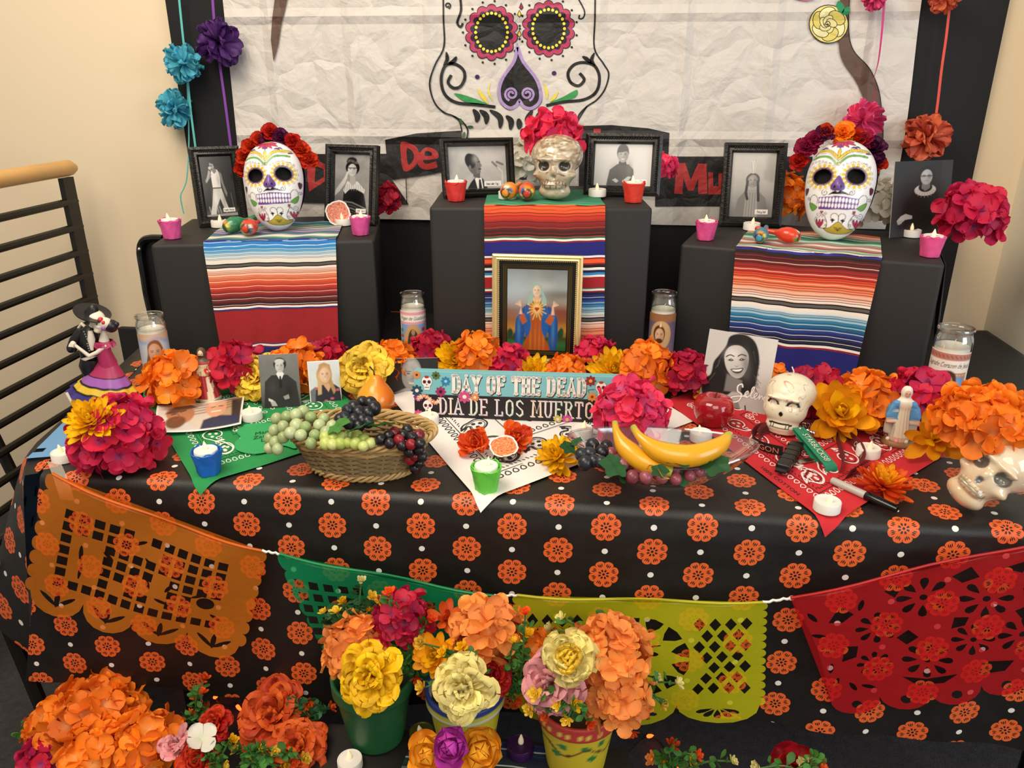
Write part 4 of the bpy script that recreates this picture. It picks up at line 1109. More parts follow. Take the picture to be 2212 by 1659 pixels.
bloom(783, 800, 118, 'peony', 'lemon', 'yellow peony head just behind the pear', n=46, axis=(.05, -.85, .45), k=.9, group='yellow peony heads on the table')
hydrangea(850, 782, 90, 'orange', 'orange hydrangea head at the foot of the candle with the praying lady', group=G1, k=1.1)
hydrangea(930, 762, 88, 'crimson', 'crimson hydrangea head right of the candle with the praying lady', group=G1, k=1.0)
hydrangea(1030, 770, 100, 'orange', 'orange hydrangea head left of the gold picture frame', group=G1, k=1.0)
bloom(985, 780, 94, 'dahlia', 'yellow', 'yellow dahlia head left of the gold picture frame above the lettered sign', n=78, k=.9, axis=(0, -.8, .6), group=G2)
hydrangea(1098, 792, 78, 'magenta', 'small magenta hydrangea head at the gold frame lower left corner', group=G1, k=1.0, n=30, fl=.5)
hydrangea(1222, 806, 80, 'orange', 'orange hydrangea head under the gold frame behind the lettered sign', group=G1, k=.9)
bloom(1152, 806, 86, 'dahlia', 'yellow', 'yellow dahlia head under the gold frame, middle of the sign', n=78, k=.8, axis=(0, -.7, .7), group=G2)
hydrangea(1288, 775, 92, 'magenta', 'magenta hydrangea head right of the gold picture frame', group=G1, k=1.0)
hydrangea(1395, 798, 112, 'orange', 'orange hydrangea head below the candle with the green cloaked saint', group=G1, k=.9)
bloom(1325, 800, 98, 'dahlia', 'yellow', 'yellow dahlia head above the right end of the lettered sign', n=78, k=.9, axis=(0, -.75, .65), group=G2)
hydrangea(1480, 808, 98, 'crimson', 'crimson hydrangea head left of the smiling woman photo', group=G1, k=.9)
bloom(1508, 832, 60, 'lily', 'gold', 'yellow silk flower half hidden by the smiling woman photo', n=20, k=.9, axis=(-.3, -.8, .5), group=G2)
hydrangea(1366, 898, 152, 'pink', 'bright pink hydrangea head in front of the sign end', group=G1, n=60, fl=.36)
hydrangea(1672, 812, 50, 'orange', 'small orange hydrangea behind the smiling woman photo', group=G1, n=20, k=1.0, fl=.55)
hydrangea(1762, 850, 118, 'crimson', 'crimson hydrangea head behind the skull candle', group=G1, k=.9)
hydrangea(1878, 868, 126, 'orange', 'orange hydrangea head left of the blue mantled statue', group=G1, k=.9)
bloom(1817, 890, 134, 'lily', 'gold', 'loose golden dahlia right of the skull candle', n=38, k=.75, axis=(-.15, -.75, .6), group=G2, size=1.25, col2='yellow')
hydrangea(1978, 872, 138, 'magenta', 'magenta hydrangea head below the rightmost prayer candle', group=G1, k=.85)
bloom(2020, 945, 122, 'lily', 'gold', 'spiky golden lily right of the blue mantled statue', n=22, k=.8, axis=(-.25, -.7, .6), group=G2, size=1.1, col2='yellow')
bloom(1200, 982, 100, 'dahlia', 'yellow', 'yellow dahlia lying on the white bandana by the glass bowl', n=70, k=.5, axis=(-.35, -.35, .85), group=G2, t1=112)
GT = 'tissue marigolds on the white bandana'
bloom(1026, 958, 78, 'tissue', 'tangerine', 'orange tissue marigold left of the paper marigold cutout', n=22, k=.6, axis=(-.2, -.5, .8), group=GT, t1=80, name='tissue_marigold')
bloom(1116, 945, 74, 'tissue', 'tangerine', 'orange tissue marigold behind the paper marigold cutout', n=22, k=.6, axis=(.3, -.4, .8), group=GT, t1=80, name='tissue_marigold')
zc = oz(1905, 1066)
bloom(0, 0, 0, 'dahlia', 'zin', 'orange red zinnia lying on the red bandana by the marker', at=(zc + Vector((0, 0, .022)), .046), n=80, axis=(.05, -.1, .99), k=.45, t0=10, t1=100, group='single zinnia', col2='gold')
# ---- on the boxes
GB = 'hydrangea heads on the boxes'
hydrangea(832, 432, 62, 'crimson', 'crimson hydrangea head peeking out behind the lace collar portrait frame', Y=1.9, k=1.0, n=26, fl=.5, group=GB)
hydrangea(1130, 352, 92, 'white', 'white hydrangea head between the speaker portrait frame and the silver skull', Y=1.88, k=1.0, group=GB, tall=1.2)
hydrangea(1432, 362, 56, 'pink', 'pink hydrangea head behind the folded arms portrait frame', Y=1.88, k=1.0, n=24, fl=.5, group=GB)
hydrangea(1699, 428, 88, 'orange', 'orange hydrangea head between the feather portrait frame and the mask', Y=1.945, k=1.0, group=GB, tall=1.2)
hydrangea(1888, 440, 98, 'white', 'white hydrangea head right of the mask on the right box', Y=1.87, k=1.0, group=GB, tall=1.1)
hydrangea(2098, 468, 130, 'magenta', 'magenta hydrangea head at the right box corner beside the robed judge print', Y=1.74, k=.9, group=GB, fl=.46)
# ---- pompoms and ribbons
m_rc = mat('aqua_ribbon', '#5fb9b4', .5); m_rp = mat('violet_ribbon', '#7f3fa0', .5); m_rk = mat('hot_pink_ribbon', '#d42f78', .5); m_rr = mat('red_ribbon', '#d8432c', .5)
YR = 1.975
ribbon('aqua_ribbon', [(385, -20), (393, 60), (404, 160), (412, 240), (422, 318), (424, 340)], YR, .0055, m_rc, 'aqua ribbon hanging straight down the black cloth on the left')
ribbon('aqua_ribbon', [(404, 170), (408, 300), (404, 380), (398, 405), (390, 425), (397, 462)], 1.99, .0035, m_rc, 'thin loose aqua ribbon end curling left of the singer frame')
ribbon('violet_ribbon', [(458, -20), (463, 50), (472, 120), (486, 220), (499, 320)], YR, .0065, m_rp, 'violet ribbon hanging from the purple pompom')
ribbon('pink_ribbon', [(1912, -20), (1906, 60), (1898, 130), (1888, 170), (1890, 200), (1882, 250)], YR, .0055, m_rk, 'hot pink ribbon hanging in front of the painted tree', 2.0)
ribbon('red_ribbon', [(2052, 10), (2044, 80), (2034, 150), (2026, 220), (2020, 262)], YR, .0055, m_rr, 'red ribbon hanging on the black cloth at the right')
pompom(396, 138, 82, 1.955, 'cyan', 'upper sky blue tissue pompom on the left edge of the black cloth')
pompom(376, 235, 78, 1.975, 'cyan', 'lower sky blue tissue pompom against the cream wall', wid=.7)
pompom(472, 92, 98, 1.955, 'purple', 'dark purple tissue pompom on the violet ribbon', n=40)
pompom(1864, 260, 88, 1.945, 'hotpink', 'hot pink tissue pompom above the right mask crown', n=40)
pompom(2002, 296, 100, 1.955, 'coral', 'coral tissue pompom hanging above the robed judge print')
pompom(1890, -8, 56, 1.96, 'hotpink', 'hot pink tissue pompom cut off by the top of the picture')
pompom(2042, -6, 66, 1.96, 'coral', 'coral tissue pompom cut off by the top of the picture')
# ================================================================== PORTRAITS
def gy(v, w=1.0): return (lin1(min(1, v / 255 * 1.0)), lin1(min(1, v / 255 * .985)), lin1(min(1, v / 255 * .965)))
def head(c, x, y, s, sk, hair, dk, smile=0, tilt=0, eyes=True):
    """small generic face: s = half height; tones sk (skin), hair, dk (dark marks)"""
    r = s * .74
    def P(u, v): return (x + (u * cos(tilt) - v * sin(tilt)) * s, y + (u * sin(tilt) + v * cos(tilt)) * s)
    c.ell(*P(0, 0), r, s, sk, 1.5, tilt); c.glow(*P(.42, .1), r * .45, s * .8, dk, .28, tilt); c.glow(*P(-.2, -.25), r * .5, s * .4, (1, 1, 1), .18, tilt)
    if eyes:
        for sx in (-1, 1):
            c.ell(*P(sx * .3, -.12), s * .13, s * .055, dk, 1.2, tilt, .85); c.line([P(sx * .47, -.26), P(sx * .15, -.28)], s * .07, dk, 1.2, .75)
        c.line([P(.02, -.1), P(.08, .2), P(-.06, .24)], s * .05, dk, 1.5, .45)
        if smile: c.poly([P(-.28, .42), P(0, .46), P(.28, .42), P(.16, .58), P(-.16, .58)], (.85, .85, .84), 1.2, .9)
        c.line([P(-.24, .47), P(0, .5), P(.24, .47)], s * .06, dk, 1.3, .55)
def hairtop(c, x, y, s, hair, side=.5):
    c.ell(x, y - s * .55, s * .84, s * .62, hair, 1.5); c.ell(x, y - s * .02, s * .62, s * .72, hair, 3, 0, 0)
def label_strip(c, x0, y0, x1, y1, txt):
    c.poly([(x0, y0), (x1, y0), (x1, y1), (x0, y1)], gy(236), .8); h = (y1 - y0)
    c.txt(txt, (x0 + x1) / 2, y1 - h * .28, h * .62, gy(40), sx=min(1.0, (x1 - x0) / (h * .62 * .52 * len(txt))))
m_photo = mat_print('photo_print', 0.4); m_photo_g = mat_print('glazed_photo', 0.12)
def p_singer():
    c = Canvas(92, 146, gy(34)); a = c.asp; c.noise(.25, 5, 3)
    c.ell(.6, a * .96, .8, .12, gy(70), 6)
    for x in (.12, .36, .44, .62): c.line([(x, a * .84), (x + .03, a * .94)], .03, gy(150), 2)
    c.line([(.86, a * .62), (.9, a * .86)], .015, gy(110))
    c.poly([(.32, a * .52), (.58, a * .52), (.66, a * .74), (.76, a * .93), (.62, a * .93), (.5, a * .7), (.36, a * .84), (.3, a * .99), (.12, a * .99), (.22, a * .8), (.28, a * .64)], gy(196)); c.glow(.36, a * .7, .07, .2, gy(235), .6); c.glow(.62, a * .75, .05, .2, gy(120), .5)
    c.poly([(.30, a * .28), (.36, a * .22), (.52, a * .22), (.58, a * .3), (.57, a * .52), (.31, a * .52)], gy(224)); c.glow(.52, a * .4, .06, .2, gy(140), .6)
    c.poly([(.30, a * .27), (.2, a * .31), (.1, a * .4), (.13, a * .44), (.26, a * .36), (.33, a * .30)], gy(130)); c.poly([(.12, a * .43), (.17, a * .42), (.3, a * .25), (.25, a * .22)], gy(165))
    c.poly([(.55, a * .24), (.64, a * .29), (.67, a * .45), (.75, a * .62), (.72, a * .68), (.66, a * .6), (.59, a * .4)], gy(120))
    c.poly([(.36, a * .19), (.46, a * .2), (.5, a * .25), (.42, a * .29), (.36, a * .25)], gy(120)); c.ell(.385, a * .135, .085, .1, gy(150), 1.2); c.ell(.41, a * .085, .1, .06, gy(22), 1.2); c.ell(.46, a * .12, .04, .09, gy(24), 1.2)
    c.line([(.33, a * .155), (.37, a * .155)], .025, gy(30)); c.ell(.30, a * .19, .05, .04, gy(185), 1); c.line([(.3, a * .2), (.45, a * .42), (.56, a * .58)], .008, gy(230))
    c.line([(.31, a * .525), (.57, a * .525)], .03, gy(60))
    c.poly([(.0, a * .97), (.55, a * .96), (1, a * .95), (1, a), (0, a)], gy(150)); label_strip(c, .55, a * .865, .93, a * .93, 'Freddie Mercury'); return c
def p_lace():
    c = Canvas(80, 134, gy(150)); a = c.asp; c.noise(.3, 4, 5); c.glow(.1, a, .6, .8, gy(60), .6)
    c.poly([(.2, a), (.26, a * .62), (.36, a * .5), (.62, a * .5), (.84, a * .66), (.95, a)], gy(34)); c.glow(.6, a * .75, .2, .3, gy(16), .8)
    c.poly([(.24, a * .6), (.36, a * .44), (.5, a * .49), (.64, a * .44), (.86, a * .58), (.84, a * .64), (.6, a * .57), (.42, a * .58), (.3, a * .66)], gy(205), 1)
    for k in range(9): c.line([(.3 + k * .06, a * .5), (.28 + k * .068, a * .6)], .012, gy(130))
    c.poly([(.44, a * .36), (.58, a * .36), (.6, a * .48), (.5, a * .52), (.42, a * .47)], gy(165)); c.ell(.5, a * .22, .2, .2, gy(22), 2); c.ell(.48, a * .1, .14, .09, gy(34), 2)
    head(c, .49, a * .26, .17, gy(190), gy(20), gy(36)); c.line([(.38, a * .225), (.6, a * .225)], .022, gy(25))
    for k in range(6): c.ell(.36 + k * .05, a * .12 - .03 * sin(k), .04, .035, gy(70 + 20 * (k % 2)), 1.5)
    c.poly([(.02, a * .6), (.2, a * .45), (.32, a * .34), (.36, a * .38), (.3, a * .48), (.14, a * .62), (0, a * .7)], gy(195)); c.line([(.3, a * .4), (.36, a * .3)], .05, gy(205))
    for k in range(5): c.line([(.0, a * (.78 + .05 * k)), (.5, a * (.8 + .05 * k)), (1, a * (.92 + .05 * k))], .03, gy(150 - 60 * (k % 2)), 2, .7)
    label_strip(c, .62, a * .9, .9, a * .965, 'Frida Kahlo'); return c
def p_speaker():
    c = Canvas(128, 84, gy(168)); a = c.asp; c.noise(.35, 6, 8); c.glow(.75, .2, .3, .3, gy(205), .6); c.glow(.3, .1, .2, .2, gy(200), .5)
    c.poly([(.3, a), (.36, a * .86), (.44, a * .74), (.58, a * .76), (.66, a)], gy(30)); c.poly([(.44, a * .76), (.5, a * .72), (.56, a * .76), (.58, a), (.48, a)], gy(226)); c.poly([(.51, a * .78), (.54, a * .78), (.56, a), (.5, a)], gy(25))
    c.poly([(.4, a * .5), (.54, a * .6), (.53, a * .76), (.42, a * .72)], gy(88)); c.ell(.435, a * .42, .115, .165, gy(96), 1.5, -.25); c.ell(.375, a * .34, .09, .12, gy(40), 2, -.3)
    c.poly([(.47, a * .22), (.545, a * .38), (.575, a * .46), (.545, a * .5), (.55, a * .62), (.47, a * .66)], gy(112), 2); c.line([(.5, a * .37), (.54, a * .36)], .014, gy(35)); c.line([(.515, a * .535), (.555, a * .535)], .016, gy(40)); c.glow(.46, a * .3, .05, .06, gy(170), .6); c.ell(.365, a * .5, .025, .04, gy(110), 1.5)
    c.line([(.76, a * .38), (.86, a * .52)], .035, gy(120)); c.line([(.84, a * .38), (.94, a * .44)], .035, gy(110)); c.line([(.85, a * .5), (.93, a * .62), (.92, a)], .022, gy(205))
    label_strip(c, .6, a * .83, .9, a * .95, 'Martin Luther King Jr.'); return c
def p_arms():
    c = Canvas(126, 92, gy(206)); a = c.asp; c.glow(.1, a, .6, .5, gy(176), .6)
    c.poly([(.22, a), (.27, a * .62), (.4, a * .48), (.6, a * .48), (.69, a * .6), (.71, a)], gy(66)); c.glow(.38, a * .8, .1, .2, gy(40), .8); c.glow(.62, a * .6, .05, .15, gy(96), .6)
    c.poly([(.24, a * .84), (.4, a * .9), (.62, a * .82), (.7, a * .88), (.6, a), (.26, a)], gy(54)); c.poly([(.32, a * .86), (.38, a * .82), (.44, a * .88), (.4, a * .93)], gy(170)); c.poly([(.5, a * .88), (.6, a * .77), (.66, a * .78), (.62, a * .86), (.52, a * .93)], gy(180))
    c.poly([(.43, a * .4), (.55, a * .4), (.57, a * .5), (.42, a * .5)], gy(50)); c.ell(.49, a * .2, .105, .15, gy(70), 1.5); head(c, .495, a * .27, .125, gy(152), gy(60), gy(40), 1); c.poly([(.4, a * .2), (.44, a * .08), (.55, a * .08), (.6, a * .22), (.55, a * .17), (.47, a * .2)], gy(66))
    label_strip(c, .7, a * .84, .93, a * .93, 'Cesar Chavez'); return c
def p_feather():
    c = Canvas(88, 138, gy(182)); a = c.asp; c.vgrad([(0, gy(196)), (.5, gy(176)), (1, gy(120))]); c.noise(.12, 5, 2)
    c.poly([(.1, a), (.18, a * .72), (.36, a * .58), (.62, a * .58), (.82, a * .7), (.92, a)], gy(126)); c.poly([(.36, a * .58), (.62, a * .58), (.66, a), (.34, a)], gy(158)); c.glow(.85, a * .9, .12, .2, gy(84), .5)
    for k in range(4): c.line([(.4 + k * .06, a * .62), (.39 + k * .065, a)], .012, gy(112))
    c.ell(.5, a * .42, .16, .17, gy(46), 1.5); head(c, .5, a * .44, .155, gy(146), gy(40), gy(40))
    c.line([(.38, a * .44), (.36, a * .62), (.4, a * .72)], .06, gy(44)); c.line([(.62, a * .44), (.64, a * .6), (.66, a * .74)], .06, gy(44))
    c.poly([(.47, a * .32), (.43, a * .16), (.41, a * .12), (.47, a * .13), (.49, a * .22), (.5, a * .12), (.54, a * .09), (.54, a * .22), (.52, a * .32)], gy(216)); c.line([(.44, a * .14), (.48, a * .31)], .01, gy(90)); c.line([(.53, a * .1), (.51, a * .31)], .01, gy(120))
    label_strip(c, .6, a * .88, .9, a * .955, 'Sitting Bull'); return c
def p_judge():
    c = Canvas(122, 166, gy(38)); a = c.asp; c.noise(.2, 4, 9); c.poly([(.8, 0), (1, 0), (1, a), (.84, a)], gy(46), 3)
    c.poly([(.1, a), (.2, a * .55), (.38, a * .36), (.72, a * .36), (.9, a * .6), (.95, a)], gy(30), 3); c.glow(.86, a * .75, .05, .3, gy(58), .7)
    c.ell(.55, a * .385, .185, .105, gy(205), 1.5); c.ell(.55, a * .35, .12, .085, gy(30), 1.5); c.poly([(.49, a * .26), (.62, a * .26), (.63, a * .36), (.55, a * .4), (.48, a * .36)], gy(120))
    for k in range(9): c.line([(.55 + .12 * cos(.35 * k + .2), a * .375 + .07 * sin(.35 * k + .2)), (.55 + .18 * cos(.35 * k + .2), a * .385 + .135 * sin(.35 * k + .2))], .008, gy(150))
    c.ell(.555, a * .175, .155, .15, gy(30), 1.5); head(c, .555, a * .215, .135, gy(176), gy(40), gy(46)); c.line([(.44, a * .2), (.67, a * .2)], .012, gy(40))
    for sx in (-1, 1): c.ell(.555 + sx * .05, a * .205, .042, .032, gy(60), 1, 0, .35)
    c.poly([(.1, a * .78), (.16, a * .72), (.24, a * .69), (.36, a * .72), (.36, a * .76), (.24, a * .77), (.16, a * .83), (.12, a * .83)], gy(186))
    for k in range(3): c.line([(.13 + k * .03, a * .78), (.12 + k * .035, a * .83)], .008, gy(90))
    return c
def p_seated():
    c = Canvas(92, 126, gy(110)); a = c.asp; c.vgrad([(0, gy(120)), (.5, gy(112)), (1, gy(60))]); c.noise(.2, 4, 4)
    c.poly([(.06, a), (.12, a * .5), (.3, a * .38), (.7, a * .38), (.92, a * .52), (.98, a)], gy(42)); c.glow(.3, a * .6, .12, .2, gy(64), .6); c.glow(.72, a * .7, .1, .2, gy(24), .8)
    c.poly([(.42, a * .36), (.52, a * .5), (.62, a * .36), (.58, a * .32), (.46, a * .32)], gy(228)); c.poly([(.5, a * .4), (.54, a * .4), (.56, a * .6), (.5, a * .64), (.47, a * .58)], gy(22))
    c.ell(.53, a * .18, .165, .16, gy(30), 1.5); head(c, .52, a * .225, .15, gy(190), gy(30), gy(34)); c.ell(.52, a * .13, .12, .06, gy(200), 2)
    c.poly([(.2, a * .82), (.34, a * .86), (.4, a * .95), (.26, a * .95)], gy(178)); c.poly([(.56, a * .78), (.7, a * .74), (.72, a * .82), (.6, a * .84)], gy(150)); c.poly([(.18, a * .8), (.3, a * .84), (.28, a * .88), (.18, a * .85)], gy(215)); return c
def p_blonde():
    c = Canvas(74, 98, '#d2d6da'); a = c.asp; c.noise(.08, 4, 3); c.poly([(.0, a * .7), (.2, a * .6), (.2, a), (0, a)], '#6a6f76', 3)
    c.poly([(.16, a), (.2, a * .66), (.36, a * .56), (.78, a * .56), (.96, a * .66), (1, a)], '#2c2836'); c.poly([(.4, a * .5), (.6, a * .74), (.76, a * .5)], '#d8a684', 2)
    for x, y in ((.22, .64), (.5, .95), (.9, .7), (.7, .9)): c.ell(x, a * y, .06, .04, '#b85a76', 2)
    c.ell(.5, a * .34, .25, .3, '#c8a070', 2); c.poly([(.28, a * .3), (.26, a * .8), (.38, a * .78), (.42, a * .36)], '#cfa878', 3); c.poly([(.66, a * .3), (.84, a * .72), (.76, a * .8), (.62, a * .5)], '#b98d5e', 3)
    head(c, .52, a * .34, .23, '#e4b797', '#c8a070', '#6a4534', 1); c.poly([(.3, a * .3), (.36, a * .08), (.52, a * .04), (.7, a * .1), (.74, a * .3), (.62, a * .14), (.48, a * .13)], '#b98f60', 2)
    c.line([(0, 0), (1, 0)], .05, '#eeeae4'); c.line([(0, 0), (0, a)], .05, '#eeeae4'); return c
def p_oldman():
    c = Canvas(112, 74, gy(46)); a = c.asp; c.poly([(.1, a), (.3, a * .88), (.45, a * .8), (.6, a * .84), (.7, a)], gy(170), 3)
    c.ell(.48, a * .36, .19, .26, gy(150), 2); head(c, .49, a * .5, .27, gy(158), gy(150), gy(60), 1, .15); c.poly([(.33, a * .5), (.31, a * .28), (.38, a * .1), (.54, a * .06), (.66, a * .3), (.62, a * .4), (.5, a * .22), (.38, a * .3)], gy(176), 3); return c
def p_smile():
    c = Canvas(146, 172, gy(196)); a = c.asp; c.glow(1, .1, .4, .5, gy(216), .6); c.glow(.9, a, .5, .4, gy(150), .5)
    c.poly([(.12, a), (.2, a * .82), (.34, a * .76), (.62, a * .72), (.86, a * .72), (.97, a * .86), (1, a)], gy(178), 2); c.poly([(.24, a), (.3, a * .9), (.42, a * .86), (.6, a * .9), (.66, a)], gy(122), 3); c.line([(.7, a * .92), (.72, a)], .02, gy(40))
    H = crv([(.28, .22), (.32, .06), (.5, .0), (.68, .08), (.78, .3), (.8, .55), (.78, .8), (.66, .92), (.52, .86), (.4, .98), (.16, .98), (.04, 1.02), (.02, .8), (.12, .7), (.14, .5), (.2, .38)], 5, True); c.poly(H, gy(22), 3)
    for k in range(34):
        t = FR_.uniform(0, 1); sgn = FR_.choice((-1, 1)); x0 = .48 + sgn * (.2 + .12 * t); y0 = .2 + .6 * t
        c.line([(x0, y0), (x0 + sgn * FR_.uniform(.02, .1), y0 + FR_.uniform(.05, .14))], .008, gy(FR_.choice((60, 18, 34, 90))), 1.5, .8)
    c.poly([(.36, a * .55), (.6, a * .6), (.6, a * .76), (.36, a * .78)], gy(120), 4)
    fx, fy, s = .47, .44, .25; tl = -.22
    def P(u, v): return (fx + (u * cos(tl) - v * sin(tl)) * s, fy + (u * sin(tl) + v * cos(tl)) * s)
    c.poly(crv([P(-.66, -.5), P(-.3, -.98), P(.3, -.98), P(.7, -.5), P(.66, .2), P(.36, .82), P(0, 1.0), P(-.4, .78), P(-.66, .2)], 5, True), gy(196), 2)
    c.glow(*P(.55, .2), .07, .22, gy(90), .7, tl); c.glow(*P(-.2, -.5), .1, .08, gy(232), .6); c.glow(*P(0, .75), .12, .05, gy(110), .5)
    for sx in (-1, 1):
        c.poly([P(sx * .52, -.14), P(sx * .3, -.24), P(sx * .14, -.12), P(sx * .3, -.06)], gy(36), 1.3); c.line(crv([P(sx * .58, -.36), P(sx * .34, -.46), P(sx * .12, -.36)]), .016, gy(30), 1.2); c.ell(*P(sx * .3, -.15), .008, .008, gy(190), 1)
    c.poly([P(-.12, .2), P(0, .27), P(.12, .2), P(.05, .3), P(-.05, .3)], gy(96), 1.5, .8)
    c.poly(crv([P(-.38, .42), P(0, .4), P(.38, .38), P(.22, .66), P(-.14, .68)], 4, True), gy(66), 1.3); c.poly(crv([P(-.3, .46), P(0, .46), P(.3, .43), P(.16, .56), P(-.12, .57)], 4, True), gy(240), 1.2)
    S_ = crv([(.62, .80), (.60, .76), (.55, .80), (.56, .88), (.62, .92), (.60, 1.02), (.52, 1.06), (.48, 1.0), (.56, .96), (.70, .93)], 6)
    W_ = gy(238)
    for wd, cl in ((.034, gy(60)), (.022, W_)):
        c.line(S_, wd, cl); c.line(crv([(.66, .93), (.71, .88), (.70, .85), (.67, .90), (.70, .95), (.76, .88), (.79, .77), (.76, .80), (.76, .93), (.80, .93), (.84, .88), (.83, .85), (.80, .9), (.83, .95), (.87, .9), (.88, .86), (.88, .94), (.91, .87), (.93, .93), (.97, .87), (.94, .9), (.96, .95), (1.0, .88)], 4), wd * .7, cl)
    return c
def p_lady():
    c = Canvas(128, 176, '#8a8f92'); a = c.asp
    c.vgrad([(0, '#7c7f7c'), (.25, '#9aa5a8'), (.4, '#8f8578'), (.5, '#7a4a34'), (.62, '#8c5428'), (.74, '#b07c34'), (.86, '#3a4a2a'), (.92, '#2a6a38'), (1, '#23582e')]); c.noise(.22, 4, 6)
    c.glow(.9, a * .3, .35, .1, '#5a4d3a', .7); c.glow(.15, a * .25, .3, .3, '#a9b8c0', .6); c.glow(.6, a * .2, .2, .08, '#b8b8ac', .6); c.glow(.95, a * .55, .25, .1, '#7c3324', .7)
    for x, y, r in ((.9, .8, .05), (.92, .76, .04), (.05, .8, .05), (.14, .84, .04)): c.ell(x, a * y, r, r * 1.8, '#24402a', 3)
    c.poly([(.0, a * .87), (1, a * .87), (1, a * .83), (0, a * .84)], '#2c4428', 4)
    c.poly(crv([(.32, .62), (.2, .76), (.14, .92), (.15, 1.36), (.24, 1.38), (.3, 1.08), (.36, 1.0)], 5, True), '#1f4a86', 2); c.poly(crv([(.68, .62), (.82, .76), (.86, .92), (.84, 1.36), (.72, 1.38), (.7, 1.08), (.62, 1.0)], 5, True), '#1f4a86', 2)
    c.poly(crv([(.36, .55), (.3, .7), (.34, 1.1), (.28, 1.38), (.72, 1.38), (.62, 1.1), (.68, .7), (.6, .55)], 5, True), '#a24c22', 2)
    for x in (.4, .48, .55, .62): c.glow(x, a * .88, .02, .25, '#c87c34', .5)
    c.poly(crv([(.34, .56), (.28, .8), (.32, 1.15), (.4, 1.0), (.38, .7)], 5, True), '#24579a', 2); c.poly(crv([(.62, .56), (.72, .8), (.66, 1.15), (.58, .98), (.6, .7)], 5, True), '#24579a', 2)
    for x in (.2, .78): c.glow(x, a * .75, .03, .25, '#4f8ac4', .5)
    c.poly([(.2, .8), (.28, .74), (.34, .88), (.26, .94)], '#b0552c', 2); c.poly([(.8, .8), (.72, .74), (.64, .88), (.74, .94)], '#b0552c', 2)
    for sx in (-1, 1):
        x = .5 + sx * .27; c.poly([(x - .03, .76), (x + .03, .76), (x + sx * .01, .6), (x - sx * .01, .6)], '#d8b090', 2)
        for k in range(4): c.line([(x, .62), (x + sx * (.015 + .025 * k), .53 + .018 * k)], .016, '#dcb494')
    c.poly(crv([(.42, .34), (.4, .28), (.48, .22), (.56, .26), (.6, .36), (.66, .52), (.64, .6), (.58, .56), (.58, .42), (.44, .42), (.42, .54), (.35, .6), (.34, .54)], 5, True), '#8fb0a6', 2)
    c.ell(.495, .36, .065, .1, '#d8b698', 1.5); head(c, .493, .36, .085, '#dcbc9e', '#6a4a34', '#6a4a3a'); c.poly([(.46, .45), (.54, .45), (.56, .52), (.5, .55), (.43, .52)], '#cfa888', 2)
    for k in range(16):
        t = 2 * pi * k / 16; c.line([(.5, .66), (.5 + (.13 + .04 * (k % 2)) * cos(t), .66 + (.14 + .06 * (k % 2)) * sin(t))], .014, '#eccb6a', 2, .8)
    c.glow(.5, .64, .06, .09, '#f0d888', .7); c.ell(.485, .655, .024, .022, '#b02a20'); c.ell(.518, .655, .024, .022, '#b02a20'); c.poly([(.462, .665), (.54, .665), (.5, .71)], '#b02a20')
    return c
def p_pair():
    c = Canvas(120, 58, '#cfc3b4'); a = c.asp; c.noise(.12, 5, 4); c.poly([(.0, .0), (.18, .0), (.1, a), (0, a)], '#d6cfc6', 3); c.poly([(.55, 0), (1, 0), (1, a), (.7, a)], '#b79a78', 3)
    for k in range(4): c.line([(.4, .08 + .05 * k), (1, .02 + .05 * k)], .02, '#7a4f33', 2, .7)
    c.poly([(.85, .05), (1, .05), (1, a), (.88, a)], '#3a332e', 3); c.poly([(.02, a), (.12, a * .8), (.35, a * .72), (.5, a)], '#c9c5c0', 3)
    c.ell(.27, .2, .16, .17, '#b07a58', 3, -.5); c.poly([(.1, .2), (.2, .06), (.38, .02), (.46, .1), (.34, .12), (.2, .2)], '#5a463a', 3); c.ell(.22, .34, .12, .09, '#6a4632', 3, -.4); c.line([(.17, .22), (.22, .2)], .014, '#3a2418'); c.line([(.27, .17), (.33, .14)], .014, '#3a2418'); c.line([(.24, .2), (.27, .27)], .012, '#8a5638'); c.line([(.2, .31), (.28, .28)], .012, '#8a4a3a')
    c.poly([(.5, a), (.54, a * .7), (.7, a * .6), (.95, a * .72), (1, a)], '#23324f', 3); c.ell(.68, .16, .12, .15, '#d8a07c', 2); c.ell(.68, .06, .11, .06, '#e0b090', 3); c.line([(.62, .14), (.66, .13)], .015, '#5a3a2a'); c.line([(.71, .13), (.75, .14)], .015, '#5a3a2a'); c.line([(.63, .22), (.73, .22)], .018, '#f0e4d8')
    for b in ([(0, 0), (1, 0)], [(0, a), (1, a)], [(0, 0), (0, a)], [(1, 0), (1, a)]): c.line(b, .045, '#ece8e2')
    return c
def stand_axes(bl, br, ytop, z, lean=11, zfn=None):
    O = oz(*bl, z); E = oz(*br, z); ux = (E - O); w = ux.length; ux.normalize(); uy = Vector((-ux.y, ux.x, 0))
    up = Vector((0, 0, 1)) * cos(radians(lean)) + uy * sin(radians(lean)); h = solve_h(O.lerp(E, .5), up, ytop); return O, ux, uy, up, w, h
m_frame = mat('black_carved_frame', '#16130f', 0.38, bmp=0.5, bscale=150)
